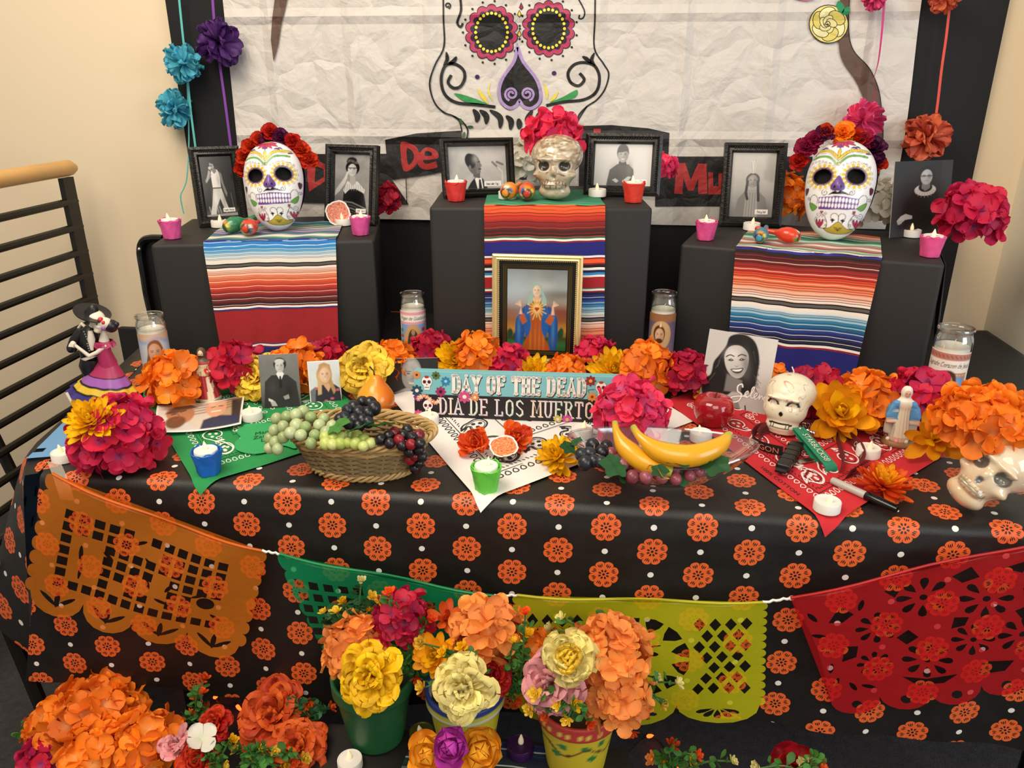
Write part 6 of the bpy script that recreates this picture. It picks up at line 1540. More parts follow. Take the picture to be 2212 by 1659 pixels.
def mask_meshes():
    c = mask_canvas(); nu, nv = 132, 190; hw, ht = .0745, .222
    s = np.linspace(-1, 1, nu + 1); t = np.linspace(0, 1, nv + 1); Sx, T = np.meshgrid(s, t)
    q = np.clip(T, 1e-4, 1 - 1e-4); tt = (1 - np.cos(pi * q)) / 2            # more rows at the ends
    w = np.where(tt < .42, np.sqrt(np.maximum(0, 1 - ((.42 - tt) / .42) ** 2.3)), np.sqrt(np.maximum(0, 1 - ((tt - .42) / .58) ** 2.6)))
    w = hw * w * np.where(tt > .42, 1 - .10 * ((tt - .42) / .58) ** 1.0, 1)
    ph = Sx * radians(86); x = w * np.sin(ph) / sin(radians(86)); z = ht * (1 - tt)
    y = -(w * .80 + .004) * np.cos(ph)
    U = x / (2 * hw) + .5; V = tt * 1.513
    def bumpf(u0, v0, ru, rv, h): return h * np.exp(-((U - u0) / ru) ** 2 - ((V - v0) / rv) ** 2)
    y -= bumpf(.495, .72, .075, .13, .012); y += bumpf(.27, .59, .15, .13, .008) + bumpf(.72, .57, .15, .13, .008); y -= bumpf(.52, .98, .3, .14, .004); y -= bumpf(.55, 1.38, .2, .12, .005)
    px = np.clip(U * (c.w - 1), 0, c.w - 1.001); py = np.clip(V / c.asp * (c.h - 1), 0, c.h - 1.001); i, j = px.astype(int), py.astype(int); fx, fy = (px - i)[..., None], (py - j)[..., None]
    C = (c.C[j, i] * (1 - fx) + c.C[j, i + 1] * fx) * (1 - fy) + (c.C[j + 1, i] * (1 - fx) + c.C[j + 1, i + 1] * fx) * fy
    P = np.stack([x, y, z], -1); F = quads(nu, nv)[:, ::-1]
    def eye(X, Y, ex, ey, rot):
        u, v = X - (ex - 1025) / 920, Y - (ey - 40) / 920; a, b = u * cos(rot) + v * sin(rot), -u * sin(rot) + v * cos(rot); return (a / .122) ** 2 + (b / .105) ** 2 < 1
    cu = U.ravel()[F].mean(1); cv = V.ravel()[F].mean(1); keep = ~(eye(cu, cv, 1262, 585, -.18) | eye(cu, cv, 1690, 560, .24))
    face = np_mesh('painted_face', P, F[keep], C, mat_print('mask_paint', .32, coat=.15))
    inner = P.copy(); inner[..., 0] *= .94; inner[..., 1] = inner[..., 1] * .80 + .006; inner[..., 2] = .012 + inner[..., 2] * .93
    k = 4
    inn = inner[::2, ::2]; lin = np_mesh('black_lining', inn, quads(inn.shape[1] - 1, inn.shape[0] - 1)[:, ::-1], None, mat('black_mask_lining', '#060505', .9))
    # purple hood behind the mask
    hood = P[::3, ::3].copy(); hood[..., 0] *= 1.03; hood[..., 1] = .012 + .055 * np.cos(ph[::3, ::3]) * (w[::3, ::3] / hw); hood[..., 2] = .01 + hood[..., 2] * .94
    hd = np_mesh('purple_hood', hood, quads(hood.shape[1] - 1, hood.shape[0] - 1), None, mat('violet_felt', '#55306a', .8))
    return face, lin, hd
MASKM = mask_meshes()
def mask(px, py, ytop, z, label, rz, lean, xr=0):
    p = oz(px, py, z); up = Vector((sin(rz) * -0, sin(radians(lean)), cos(radians(lean)))); h = solve_h(p, up, ytop); s = h / .222
    t = thing('painted_skull_mask', label, 'mask', p + Vector((0, .004, 0)), (radians(-lean), 0, rz), 'painted sugar skull masks')
    for nme, me in zip(('painted_face', 'black_lining', 'purple_hood'), MASKM): child(nme, me, t, Matrix.Scale(s, 4))
    return t, s
mk1, s1 = mask(599, 499, 307, ZL + .004, 'white painted skull mask under red and purple carnations on the left box', .22, 11)
mk2, s2 = mask(1796, 520, 304, ZR + .004, 'white painted skull mask under mixed carnations on the right box', -.33, 13)
def carn_mesh(col):
    def mk():
        rr = random.Random(5); V, F, C = [], [], []
        for k in range(30):
            v, q, c = petal_geo(1, .8, .2, .05, .12, .75, 5, 3, .25, 8, .1); f = (k + .5) / 30
            M = Matrix.Rotation(2.4 * k, 4, 'Z') @ Matrix.Rotation(radians(8 + 92 * f + rr.uniform(-12, 12)), 4, 'Y') @ Matrix.Scale((.6 + .4 * f) * rr.uniform(.88, 1.1), 4); o = len(V)
            V += [tuple(M @ Vector(p)) for p in v]; F.append(q + o); C += c
        return np_mesh('carnation', V, np.concatenate(F), C, PCOL[col])
    return cached(('cn', col), mk)
def crown(flowers, Y, label, base):
    t = thing('carnation_crown', label, 'flower crown', base, (0, 0, 0), 'carnation crowns on the masks')
    P = [oy(x, y, Y) for x, y, d, c in flowers]
    MB().tube([p - base + Vector((0, .012, 0)) for p in P], .003, 6).build('headband', mat('black_headband', '#151214', .6), t)
    for (x, y, d, c), p in zip(flowers, P):
        r = d / 2 * depth(p) / FPX * 1.12; ax = (tocam(p, .35) + Vector((0, 0, .1))).normalized()
        child('carnation', carn_mesh(c), t, Matrix.Translation(p - base) @ look(ax, x) @ Matrix.Translation((0, 0, -r * .3)) @ Matrix.Scale(r, 4))
mb1 = mk1.location.y + .05
crown([(524, 362, 42, 'red'), (528, 338, 44, 'red'), (542, 315, 44, 'red'), (560, 300, 40, 'red'), (585, 284, 44, 'red'), (577, 298, 40, 'plum'), (606, 294, 44, 'plum'), (632, 304, 44, 'red'), (650, 322, 46, 'red'), (668, 345, 44, 'red')], mb1, 'crown of red and dark purple carnations on the left mask', mk1.location.copy() + Vector((0, .05, .19)))
mb2 = mk2.location.y + .055
crown([(1726, 346, 44, 'red'), (1742, 316, 52, 'wine'), (1760, 300, 44, 'wine'), (1782, 286, 46, 'plum'), (1785, 280, 34, 'red'), (1822, 286, 58, 'orange'), (1850, 300, 54, 'red'), (1866, 300, 50, 'wine'), (1888, 318, 60, 'plum'), (1890, 342, 44, 'plum'), (1900, 354, 40, 'red')], mb2, 'crown of orange, magenta and purple carnations on the right mask', mk2.location.copy() + Vector((0, .05, .19)))
# ================================================================== BANDANAS
def flat(px, py):
    p = oz(px, py)
    if p.y >= YF + rc: return Vector((p.x, p.y))
    q = oy(px, py, YF - .004); s = rc * pi / 2 + max(0, ZT - rc - q.z); return Vector((q.x, YF + rc - s))
def drape(x, y, h):
    """point on the tablecloth (top, rounded edge, front) raised by h"""
    s = YF + rc - y
    if s <= 0: return Vector((x, y, ZT + h)), Vector((0, 0, 1))
    if s < rc * pi / 2:
        a = s / rc; n = Vector((0, -sin(a), cos(a))); return Vector((x, YF + rc, ZT - rc)) + n * (rc + h), n
    n = Vector((0, -1, 0)); return Vector((x, YF - h - .005 * min(1, (s - rc * 1.57) * 60), ZT - rc - (s - rc * pi / 2))), n
def bandana(T, L, R, col, label, ink, ink2=None, seed=0, lift=.0012, extra=None):
    T, L, R = flat(*T), flat(*L), flat(*R); da, db = L - T, R - T
    t = thing('bandana', label, 'bandana', (T.x, T.y + .1, ZT), (0, 0, 0), 'folded cotton bandanas'); off = Vector(t.location)
    def hgt(a, b): return lift + .0012 * (1 + sin(7 * a + 5 * b + seed) * sin(9 * b - 3 * a + seed))
    def fn(a, b):
        e = .012 * (sin(9 * b + seed) * (1 - 2 * a) * (a < .03 or a > .97) + sin(8 * a + seed) * (1 - 2 * b) * (b < .03 or b > .97)) * 0
        q = T + da * a + db * b; p, n = drape(q.x, q.y, hgt(a, b)); return p - off, n
    MB().grid(lambda u, v: fn(u, v)[0], 44, 44).build('cloth', mat('cotton_' + col, col, .85, var=.06, bmp=.3, bscale=600), t)
    A = Art(); ink2 = ink2 or ink
    def ring(x, y, rx, ry, rot, w=.0045, c=ink):
        P = []
        for k in range(11):
            th = 2 * pi * k / 11; u, v = rx * cos(th), ry * sin(th) * (1 + .45 * cos(th)); P.append((x + u * cos(rot) - v * sin(rot), y + u * sin(rot) + v * cos(rot)))
        A.line(P, w, c, 0, closed=True)
    def paisley(x, y, s, rot, c=ink):
        def Q(u, v): return (x + s * (u * cos(rot) - v * sin(rot)), y + s * (u * sin(rot) + v * cos(rot)))
        P = [Q(*p) for p in crv([(-.9, .1), (-.6, -.45), (0, -.6), (.55, -.35), (.6, .15), (.25, .45), (.45, .7), (.95, .75), (.3, .95), (-.2, .75), (-.7, .55)], 3, True)]
        A.line(P, .007, c, 0, closed=True); P2 = [(x + (a - x) * .78, y + (b - y) * .78) for a, b in P]; A.line(P2, .003, ink2, 0, closed=True)
        for u, v in ((-.35, -.05), (.15, -.1), (-.1, .35)):
            cx, cy = Q(u, v)
            for k in range(6): A.line([(cx, cy), (cx + s * .15 * cos(k * 1.047), cy + s * .15 * sin(k * 1.047))], .006, c)
        A.spiral(*Q(.62, .62), .004, s * .16, 1.2, .005, c, n=12)
    for side in range(4):
        def E(m, s):  # m = margin from the side, s along
            return ((s, m), (1 - m, s), (1 - s, 1 - m), (m, 1 - s))[side]
        ra = (pi / 2, 0, -pi / 2, pi)[side]
        for k in range(26):
            s = .08 + .84 * (k + .5) / 26
            ring(*E(.105, s), .014, .010, ra)
            if .3 < s < .7: ring(*E(.335, s), .014, .0095, ra)
        A.line([E(.13, .13), E(.13, .87)], .0035, ink2); A.line([E(.30, .30), E(.30, .70)], .0035, ink2)
        for k in range(5): paisley(*E(.215, .2 + .15 * k), .062, ra + (.5 if k % 2 else 2.4))
        for k in range(40):
            s = .15 + .7 * k / 40; A.line([E(.145, s), E(.152 + .006 * (k % 2), s + .01)], .004, ink2)
    for i in range(4):
        for j in range(4):
            x, y = .42 + .055 * i + .02 * (j % 2), .42 + .055 * j; ring(x, y, .014, .009, i + j)
    if extra: extra(A)
    o = A.build('bandana_print', fn, mat_print('bandana_ink', .85), t, eps=.0001, off=.0007); o['kind'] = 'stuff'
    return t
bandana((428, 1042), (300, 842), (826, 925), '#1d8a48', 'green paisley bandana under the grape basket', '#dfe8dc', '#10502a', 1)
bandana((1038, 1093), (842, 858), (1500, 912), '#e6e2de', 'white paisley bandana under the lettered sign', '#2a2726', '#2a2726', 2, lift=.0024)
bandana((1782, 1160), (1436, 868), (2040, 985), '#c4202a', 'red paisley bandana under the skull candle and lanyard', '#f0d8d4', '#3a0c10', 3, lift=.0016, extra=lambda A: A.text('100% COTTON', .27, .03, .03, '#3a1512', 1, 'CENTER', sx=-1))

# ================================================================== LETTERED SIGN
STROKE = dict(A=[[(.08, 0), (.5, 1), (.92, 0)], [(.26, .34), (.74, .34)]], D=[[(.18, 0), (.18, 1), (.55, 1), (.82, .8), (.86, .5), (.82, .2), (.55, 0), (.18, 0)]], Y=[[(.08, 1), (.5, .45), (.5, 0)], [(.92, 1), (.5, .45)]],
              O=[[(.5, 1), (.18, .88), (.12, .5), (.18, .12), (.5, 0), (.82, .12), (.88, .5), (.82, .88), (.5, 1)]], F=[[(.2, 0), (.2, 1), (.85, 1), (.85, .8)], [(.2, .52), (.66, .52)]], T=[[(.5, 0), (.5, 1)], [(.08, .8), (.08, 1), (.92, 1), (.92, .8)]],
              H=[[(.18, 0), (.18, 1)], [(.82, 0), (.82, 1)], [(.18, .5), (.82, .5)]], E=[[(.85, .2), (.85, 0), (.2, 0), (.2, 1), (.85, 1), (.85, .8)], [(.2, .52), (.66, .52)]], I=[[(.5, 0), (.5, 1)]], L=[[(.2, 1), (.2, 0), (.85, 0), (.85, .22)]],
              S=[[(.85, .82), (.55, 1), (.2, .9), (.15, .7), (.45, .54), (.8, .38), (.85, .15), (.5, 0), (.15, .15)]], M=[[(.12, 0), (.16, 1), (.5, .25), (.84, 1), (.88, 0)]], U=[[(.16, 1), (.16, .25), (.35, 0), (.65, 0), (.84, .25), (.84, 1)]], R=[[(.2, 0), (.2, 1), (.65, 1), (.85, .78), (.65, .52), (.2, .52)], [(.5, .52), (.88, 0)]])
SERIF = dict(A=[(.08, 0), (.92, 0)], D=[(.18, 0), (.18, 1)], Y=[(.08, 1), (.92, 1), (.5, 0)], F=[(.2, 0), (.2, 1)], T=[(.5, 0)], H=[(.18, 0), (.18, 1), (.82, 0), (.82, 1)], E=[(.2, 0), (.2, 1)], I=[(.5, 0), (.5, 1)], L=[(.2, 1), (.2, 0)], S=[], M=[(.12, 0), (.16, 1), (.84, 1), (.88, 0)], U=[(.16, 1), (.84, 1)], R=[(.2, 0), (.2, 1), (.88, 0)], O=[])
def slab(A, txt, x, y, h, w, st, col, l, sf=.26, gap=.5, colf=None):
    for i, ch in enumerate(txt):
        if ch == ' ': x += w * gap; continue
        cw = w * (.5 if ch == 'I' else 1.25 if ch == 'M' else 1); c = colf(i) if colf else col
        for s in STROKE[ch]:
            A.line([(x + cw * (.5 + (p[0] - .5) * .82), y + h * p[1]) for p in s], st, c, l)
            for p in s: A.ell(x + cw * (.5 + (p[0] - .5) * .82), y + h * p[1], st / 2, st / 2, c, l, n=8)
        for p in SERIF[ch]:
            px_ = x + cw * (.5 + (p[0] - .5) * .82); A.line([(px_ - w * sf / 2 - st * .3, y + h * p[1]), (px_ + w * sf / 2 + st * .3, y + h * p[1])], st * .62, c, l)
        x += cw
def mini_skull(A, x, y, s, l=2, crown=True):
    A.ell(x, y + .1 * s, .62 * s, .66 * s, '#22181a', l); A.ell(x, y + .1 * s, .59 * s, .63 * s, '#eee9e2', l + .2); A.poly([(x - .34 * s, y - .4 * s), (x + .34 * s, y - .4 * s), (x + .28 * s, y - .85 * s), (x - .28 * s, y - .85 * s)], '#eee9e2', l + .3)
    for sx in (-1, 1): A.ell(x + sx * .26 * s, y + .05 * s, .2 * s, .21 * s, '#7a3558', l + .5); A.ell(x + sx * .26 * s, y + .05 * s, .1 * s, .11 * s, '#241418', l + .6)
    A.poly([(x, y - .12 * s), (x - .08 * s, y - .32 * s), (x + .08 * s, y - .32 * s)], '#241418', l + .5); A.line([(x - .25 * s, y - .58 * s), (x + .25 * s, y - .58 * s)], .05 * s, '#241418', l + .5)
    for k in (-2, -1, 0, 1, 2): A.line([(x + k * .09 * s, y - .5 * s), (x + k * .09 * s, y - .66 * s)], .03 * s, '#241418', l + .5)
    if crown: A.ell(x, y + .6 * s, .26 * s, .14 * s, '#a8382c', l + .4)
def mini_flower(A, x, y, r, c, c2, n=8, l=3):
    for k in range(n): t = 2 * pi * k / n; A.ell(x + .6 * r * cos(t), y + .6 * r * sin(t), .42 * r, .26 * r, c, l + .01 * k, t, 10)
    A.ell(x, y, .32 * r, .32 * r, c2, l + .3, n=10)
O, ux, uy, up, w, h = stand_axes((896, 900), (1343, 915), 808, ZT + .004, 6)
sg = thing('wooden_lettered_sign', 'turquoise and black block sign lettered for the day of the dead', 'sign', O + ux * w / 2, (0, 0, atan2(ux.y, ux.x)))
Mi = (Matrix.Translation(sg.location) @ sg.rotation_euler.to_matrix().to_4x4()).inverted(); nn = ux.cross(up); TH = .022
def LS(a, b, c): return Mi @ (O + ux * a + up * b + nn * c)
def sbox(b0, b1, m, name):
    V = [LS(a, b, c) for c in (0, -TH) for a, b in ((0, b0), (w, b0), (w, b1), (0, b1))]
    MB().add(V, [(0, 1, 2, 3), (7, 6, 5, 4), (0, 4, 5, 1), (1, 5, 6, 2), (2, 6, 7, 3), (3, 7, 4, 0)]).build(name, m, sg, False, .0008)
sbox(h * .5, h, mat('turquoise_sign_paint', '#79b9c0', .5, var=.04), 'upper_board'); sbox(0, h * .498, mat('black_sign_paint', '#1d181a', .5), 'lower_board')
sfn = lambda u, v: (LS(u, v, 0), Mi.to_3x3() @ nn)
A = Art(); hh = h * .5
slab(A, 'DAY OF THE DEAD', w * .185, h * .5 + hh * .10, hh * .72, w * .0478, .0064, '#2a2422', 1); slab(A, 'DAY OF THE DEAD', w * .182, h * .5 + hh * .14, hh * .72, w * .0478, .0064, '#eae3da', 2)
A.build('upper_lettering', sfn, m_photo, sg)['kind'] = 'stuff'
A = Art(); pas = ['#bfe0cc', '#e8b8cc', '#e8c0a0', '#c8b8dc', '#a8d8c0']
slab(A, 'DIA DE LOS MUERTOS', w * .118, hh * .16, hh * .68, w * .0488, .0026, None, 1, .4, .55, colf=lambda i: hx(pas[(i + 1) % 5])); slab(A, 'DIA DE LOS MUERTOS', w * .115, hh * .19, hh * .68, w * .0488, .0024, '#ece4de', 2, .4, .55)
A.build('lower_lettering', sfn, m_photo, sg)['kind'] = 'stuff'
A = Art()
mini_skull(A, w * .063, h * .765, .0165); mini_skull(A, w * .895, h * .755, .0165)
for x, y, r, c, c2 in ((.015, .92, .008, '#d88850', '#6a3020'), (.108, .92, .008, '#5a6a3a', '#2a3020'), (.014, .58, .011, '#2a4a5a', '#e8e0d8'), (.13, .57, .010, '#9a2f62', '#3a1428'), (.155, .80, .009, '#2f7fa8', '#9ac8d8'), (.845, .9, .010, '#8a2a2c', '#e8a050'), (.97, .82, .010, '#8a52a8', '#e8d050'), (.855, .56, .009, '#e09048', '#8a3a20'), (.96, .6, .009, '#6a7a3a', '#3a3040'),
                       (.245, .475, .012, '#c84a80', '#e8e0d0'), (.295, .47, .008, '#e08850', '#f0e0c0'), (.02, .44, .009, '#7a3a90', '#e0c060'), (.018, .06, .009, '#d8508c', '#c8b860'), (.695, .05, .008, '#c8b860', '#e8e0d0'), (.74, .05, .010, '#c84a98', '#c8b860'), (.93, .42, .012, '#b84a80', '#e0b0a0'), (.95, .25, .014, '#9a3a78', '#d8c090')): mini_flower(A, x * w, y * h, r, c, c2)
mini_skull(A, w * .066, h * .25, .0155, 2, False)
for k in range(8): mini_flower(A, w * (.02 + .014 * k), h * (.40 + .07 * sin(k * .8)), .005, ('#e0907a', '#e8c8b0', '#d8806a')[k % 3], '#f0d8b0', 6, 4)
A.line(crv([(w * .12, h * .63), (w * .14, h * .7), (w * .155, h * .78)]), .001, '#3a5a4a', 2); A.line(crv([(w * .845, h * .62), (w * .835, h * .7), (w * .865, h * .72)]), .001, '#3a5a4a', 2)
A.build('skull_and_flower_print', sfn, m_photo, sg)['kind'] = 'stuff'

# ================================================================== FRUIT
def lathe_col(prof, n, fn, M=None):
    V = []; C = []
    for r, z in prof:
        for k in range(n):
            a = 2 * pi * k / n; p = Vector((r * cos(a), r * sin(a), z)); V.append(tuple(M @ p if M else p)); C.append(hx(fn(a, z)))
    return V, quads(n, len(prof) - 1, True), C
def mixh(a, b, t): t = max(0, min(1, t)); return lerpc(a, b, t)
m_fruit = mat_print('waxy_fruit_skin', .25, coat=.3)
pp = oz(812, 892, ZT + .003); pear = thing('pear', 'yellow orange pear standing behind the fruit basket', 'pear', pp)
prof = [(.0005, .004), (.008, .001), (.020, .0035), (.030, .013), (.0345, .026), (.033, .038), (.026, .050), (.018, .060), (.0125, .068), (.009, .0735), (.004, .0755), (.0005, .075)]
prof = crv(prof, 3); V, q, C = lathe_col(prof, 32, lambda a, z: mixh(mixh('#d8641a', '#e8a01c', .5 + .5 * cos(a - 3.4)), '#e0a018', .25 + .3 * sin(3 * a)))
link('pear_body', np_mesh('pear_body', V, q, C, m_fruit), pear, None, (0, radians(4), 0)); MB().tube([(0.003, 0, .072), (.001, 0, .084), (-.006, 0, .092)], [.0016, .0013, .0018], 6).build('stem', mat('brown_stem', '#4a3020', .7), pear)
ap = oz(1538, 918, ZT + .003); apple = thing('apple', 'shiny red apple on the red bandana', 'apple', ap)
prof = crv([(.0005, .004), (.008, .0015), (.018, .002), (.028, .010), (.0345, .024), (.0355, .038), (.031, .050), (.022, .056), (.012, .0575), (.006, .054), (.0005, .049)], 3)
V, q, C = lathe_col(prof, 36, lambda a, z: mixh('#8e0f1a', '#b01a22', .5 + .5 * sin(2 * a + z * 40)))
link('apple_body', np_mesh('apple_body', V, q, C, mat_print('glossy_apple_skin', .12, coat=.6)), apple); MB().tube([(0, 0, .048), (.001, 0, .056), (.003, 0, .063)], .0012, 6).build('stem', mat('brown_stem', '#4a3020', .7), apple)
def grape_mesh(col, rough=.3):
    return cached(('g', col), lambda: MB().ball((0, 0, 0), 1.0, 14, 10).mesh('grape', mat('grape_' + col, col, rough, var=.15, vscale=3)))
def bunch(pts, cols, label, r, zf, stemcol='#6a5040', leaves=(), group='bunches of plastic grapes', Yf=None):
    P = [oz(x, y, zf(x, y)) for x, y in pts]; c = sum(P, Vector()) / len(P); base = Vector((c.x, c.y, min(p.z for p in P) - r))
    t = thing('grape_bunch', label, 'grapes', base, (0, 0, 0), group)
    for i, p in enumerate(P):
        s = r * FR_.uniform(.9, 1.1); child('grape', grape_mesh(cols[i % len(cols)]), t, Matrix.Translation(p - base) @ Matrix.Rotation(i, 4, 'X') @ Matrix.Diagonal((s, s, s * 1.08, 1)))
    cc = c - base
    MB().tube([(cc + Vector((0, .01, .012))), cc, P[0] - base, P[len(P) // 2] - base], .0013, 5).build('stem', mat('stem_' + stemcol, stemcol, .6), t)
    for (x, y, L, rot, z, lc) in leaves:
        p = oz(x, y, z); M = Matrix.Translation(p - base) @ Matrix.Rotation(rot, 4, 'Z') @ Matrix.Rotation(radians(62), 4, 'Y') @ Matrix.Translation((0, 0, -L * .5)) @ Matrix.Diagonal((L, L * 1.15, L, 1))
        child('leaf', grapeleaf(lc), t, M)
    return t
def grapeleaf(col):
    def mk():
        V = []; C = []; n = 28
        V.append((0, 0, .12)); C.append((.2,) * 3)
        for ring, f in enumerate((.5, 1.0)):
            for k in range(n):
                a = 2 * pi * k / n; rr = .5 * (1 - .28 * abs(sin(2.5 * a)) + .06 * (k % 2)) * f
                V.append((-.10 * f + .08 * abs(cos(2.5 * a)) * f + .05 * sin(a) * f, rr * sin(a), .5 - rr * cos(a) * 1.0)); C.append((f, f, f))
        V[0] = (-.06, 0, .5)
        Fq = [(0, 1 + k, 1 + (k + 1) % n, 1 + (k + 1) % n) for k in range(n)]
        m = MB(); m.v = V; m.c = C; m.f = [(0, 1 + k, 1 + (k + 1) % n) for k in range(n)] + [(1 + k, 1 + n + k, 1 + n + (k + 1) % n, 1 + (k + 1) % n) for k in range(n)]
        return m.mesh('leaf', PCOL[col])
    return cached(('gl', col), mk)
# ---- wicker basket
bc = oz(784, 1008, ZT + .001); bas = thing('wicker_basket', 'oval wicker basket heaped with plastic grapes', 'basket', bc)
BH = .068
def brad(z): f = z / BH; return (.080 + .036 * f ** 1.1, .047 + .019 * f ** 1.1)
mw1 = mat('pale_wicker', '#b4945e', .6, var=.25, vscale=40); mw2 = mat('dark_wicker', '#7d6844', .65, var=.3, vscale=40)
NS = 24
def bpt(a, z, d=0): rx, ry = brad(z); return Vector(((rx + d) * cos(a), (ry + d) * sin(a), z))
for k in range(NS):
    a = 2 * pi * k / NS; MB().tube([bpt(a, z) for z in (.002, .017, .033, .05, .067)], .0022, 6).build('stake', mw1, bas)
for j in range(12):
    z = .011 + j * .0043; ph = j % 2
    MB().tube([bpt(2 * pi * k / 120, z, .0032 * cos(NS / 2 * 2 * pi * k / 120 + pi * ph)) for k in range(120)], .0027, 6, True).build('weaver', mw2 if j < 9 else mw1, bas)
for q in range(4):
    MB().tube([bpt(2 * pi * k / 140, BH - .003 + .0055 * sin(9 * 2 * pi * k / 140 + q * pi / 2), .002 + .0055 * cos(9 * 2 * pi * k / 140 + q * pi / 2)) for k in range(140)], .0030, 6, True).build('rim_strand', mw1, bas)
for q in range(3):
    MB().tube([bpt(2 * pi * k / 120, .005 + .0042 * sin(14 * 2 * pi * k / 120 + q * 2.1), .003 + .003 * cos(14 * 2 * pi * k / 120 + q * 2.1)) for k in range(120)], .0024, 6, True).build('base_strand', mw1, bas)
MB().lathe([(.001, .003), (1, .003), (1, .006), (.001, .006)], 36, M=Matrix.Diagonal((.079, .046, 1, 1))).build('floor_weave', mw2, bas)
zb = lambda x, y: .838 - (y - 900) * .00055
bunch([(598, 905), (620, 900), (640, 896), (655, 890), (672, 902), (640, 918), (612, 922), (660, 922), (690, 918), (705, 935), (680, 940), (650, 940), (593, 930), (612, 945), (628, 935), (600, 970), (583, 948), (583, 968), (595, 955), (672, 958), (718, 920), (700, 905)], ['#a3b280', '#93a56c', '#b2bd8e'], 'frosted green grape bunch hanging over the left basket rim', .0098, lambda x, y: .83 - max(0, y - 915) * .0004 - max(0, 625 - x) * .0006, '#7a9060')
bunch([(800, 872), (783, 868), (765, 878), (808, 882), (752, 886), (775, 890), (795, 892), (745, 902), (765, 905), (783, 908), (755, 915), (735, 905), (775, 920), (795, 912)], ['#15171c', '#20232b', '#1a1a20'], 'black grape bunch lying on the back of the basket heap', .0105, lambda x, y: .848 - max(0, y - 880) * .0005, '#7a3a4a', leaves=((733, 920, .042, .6, .836, 'leaf'), (776, 925, .044, -.3, .838, 'darkleaf'), (826, 918, .042, -1.0, .836, 'leaf')))
bunch([(703, 945), (720, 948), (738, 945), (752, 941), (735, 958), (718, 960), (772, 942), (786, 950), (800, 957), (768, 958), (752, 957), (785, 964), (703, 958)], ['#b8c46a', '#a8b85a', '#c0c878'], 'light green grape bunch in the middle of the basket', .0088, lambda x, y: .818, '#7a8050')
bunch([(822, 950), (840, 942), (852, 935), (842, 958), (862, 950), (872, 940), (880, 930), (890, 945), (905, 940), (868, 962), (888, 960), (908, 958), (884, 975), (906, 972), (896, 985), (912, 985), (886, 992), (906, 1000), (897, 1010)], ['#17151a', '#1c181e', '#6e1420', '#211a20', '#8a1a26', '#14161c'], 'mixed red and black berries hanging over the right basket rim', .0088, lambda x, y: .822 - max(0, y - 955) * .0011, '#5a4048')
# ---- glass bowl with bananas
gc = oz(1424, 1034, ZT + .001); bowl = thing('cut_glass_bowl', 'boat shaped clear cut glass bowl holding bananas and grapes', 'bowl', gc)
def bowl_pt(a, t, d=0):
    rx, ry = .055 + .077 * t ** .8 + d, .032 + .042 * t ** .8 + d; pt_ = 1 + .10 * abs(cos(a)) ** 6 * t; z = .003 + .05 * t ** 1.35 + .012 * abs(cos(a)) ** 3 * t ** 2 + (0 if d == 0 else .0022)
    f = 1 + .012 * sin(24 * a) * (1 - t) ; return Vector((rx * cos(a) * pt_ * f, ry * sin(a) * f, z))
m = MB(); na, nt_ = 72, 10
m.grid(lambda u, v: bowl_pt(2 * pi * u, v), na, nt_, closeu=True); m.grid(lambda u, v: bowl_pt(2 * pi * u, 1 - v, -.0028), na, nt_, closeu=True)
m.build('bowl_wall', mat_glass('cut_glass', (.86, .87, .88)), bowl)
MB().tube([bowl_pt(2 * pi * k / 72, 1, -.0014) for k in range(72)], .0019, 6, True).build('rim', mat_glass('glass_rim', (.9, .9, .92)), bowl)
def banana(P, rs, label):
    b = oz(*P[len(P) // 2][:2], P[len(P) // 2][2]); t = thing('banana', label, 'banana', b - Vector((0, 0, .016)), (0, 0, 0), 'bananas in the glass bowl')
    pts = [oz(x, y, z) - t.location for x, y, z in P]; pts = [Vector(p) for p in crv([tuple(p) for p in pts], 5)]; rr = [r[0] for r in crv([(r,) for r in rs], 5)]
    n = len(pts); mb = MB(); k0 = 12; mb.tube(pts, rr, k0); C = []
    for i in range(n):
        f = i / (n - 1); c = mixh('#93a53c', '#e2a21c', (f - .02) / .16) if f < .5 else mixh('#e2a21c', '#94a83a', (f - .88) / .1)
        C += [hx(c)] * k0
    mb.c = C; mb.build('banana_body', m_fruit, t); return t
banana([(1328, 912, .842), (1333, 935, .832), (1352, 968, .815), (1395, 1000, .80), (1450, 1018, .79)], [.0045, .0065, .0145, .016, .010], 'banana behind, its stem pointing up at the left')
banana([(1368, 922, .846), (1384, 945, .838), (1425, 975, .822), (1490, 985, .818), (1550, 965, .826), (1575, 938, .836)], [.005, .007, .0155, .017, .0135, .006], 'large banana lying across the front of the bowl')
zg = lambda x, y: .796 - max(0, y - 1000) * .0004
bunch([(1320, 980), (1345, 972), (1364, 995), (1345, 1003), (1385, 990), (1382, 1010), (1408, 1002), (1334, 994), (1440, 1005), (1458, 1016), (1500, 1002), (1510, 1018), (1490, 1028), (1365, 1030), (1395, 1030), (1420, 1020), (1475, 1008), (1430, 1032), (1460, 1035), (1520, 1000)], ['#8e4450', '#7d3844', '#98505a'], 'dusky red grape bunch along the front of the glass bowl', .0098, zg, '#8a7a60',
      leaves=((1470, 985, .046, 1.9, .818, 'darkleaf'), (1325, 1008, .046, 2.6, .80, 'darkleaf'), (1545, 1005, .044, 1.2, .806, 'darkleaf'), (1532, 990, .024, .2, .812, 'darkleaf'), (1425, 1018, .026, 2.0, .806, 'darkleaf'), (1345, 1026, .036, 2.9, .782, 'darkleaf'), (1475, 1030, .036, 1.6, .782, 'darkleaf')))
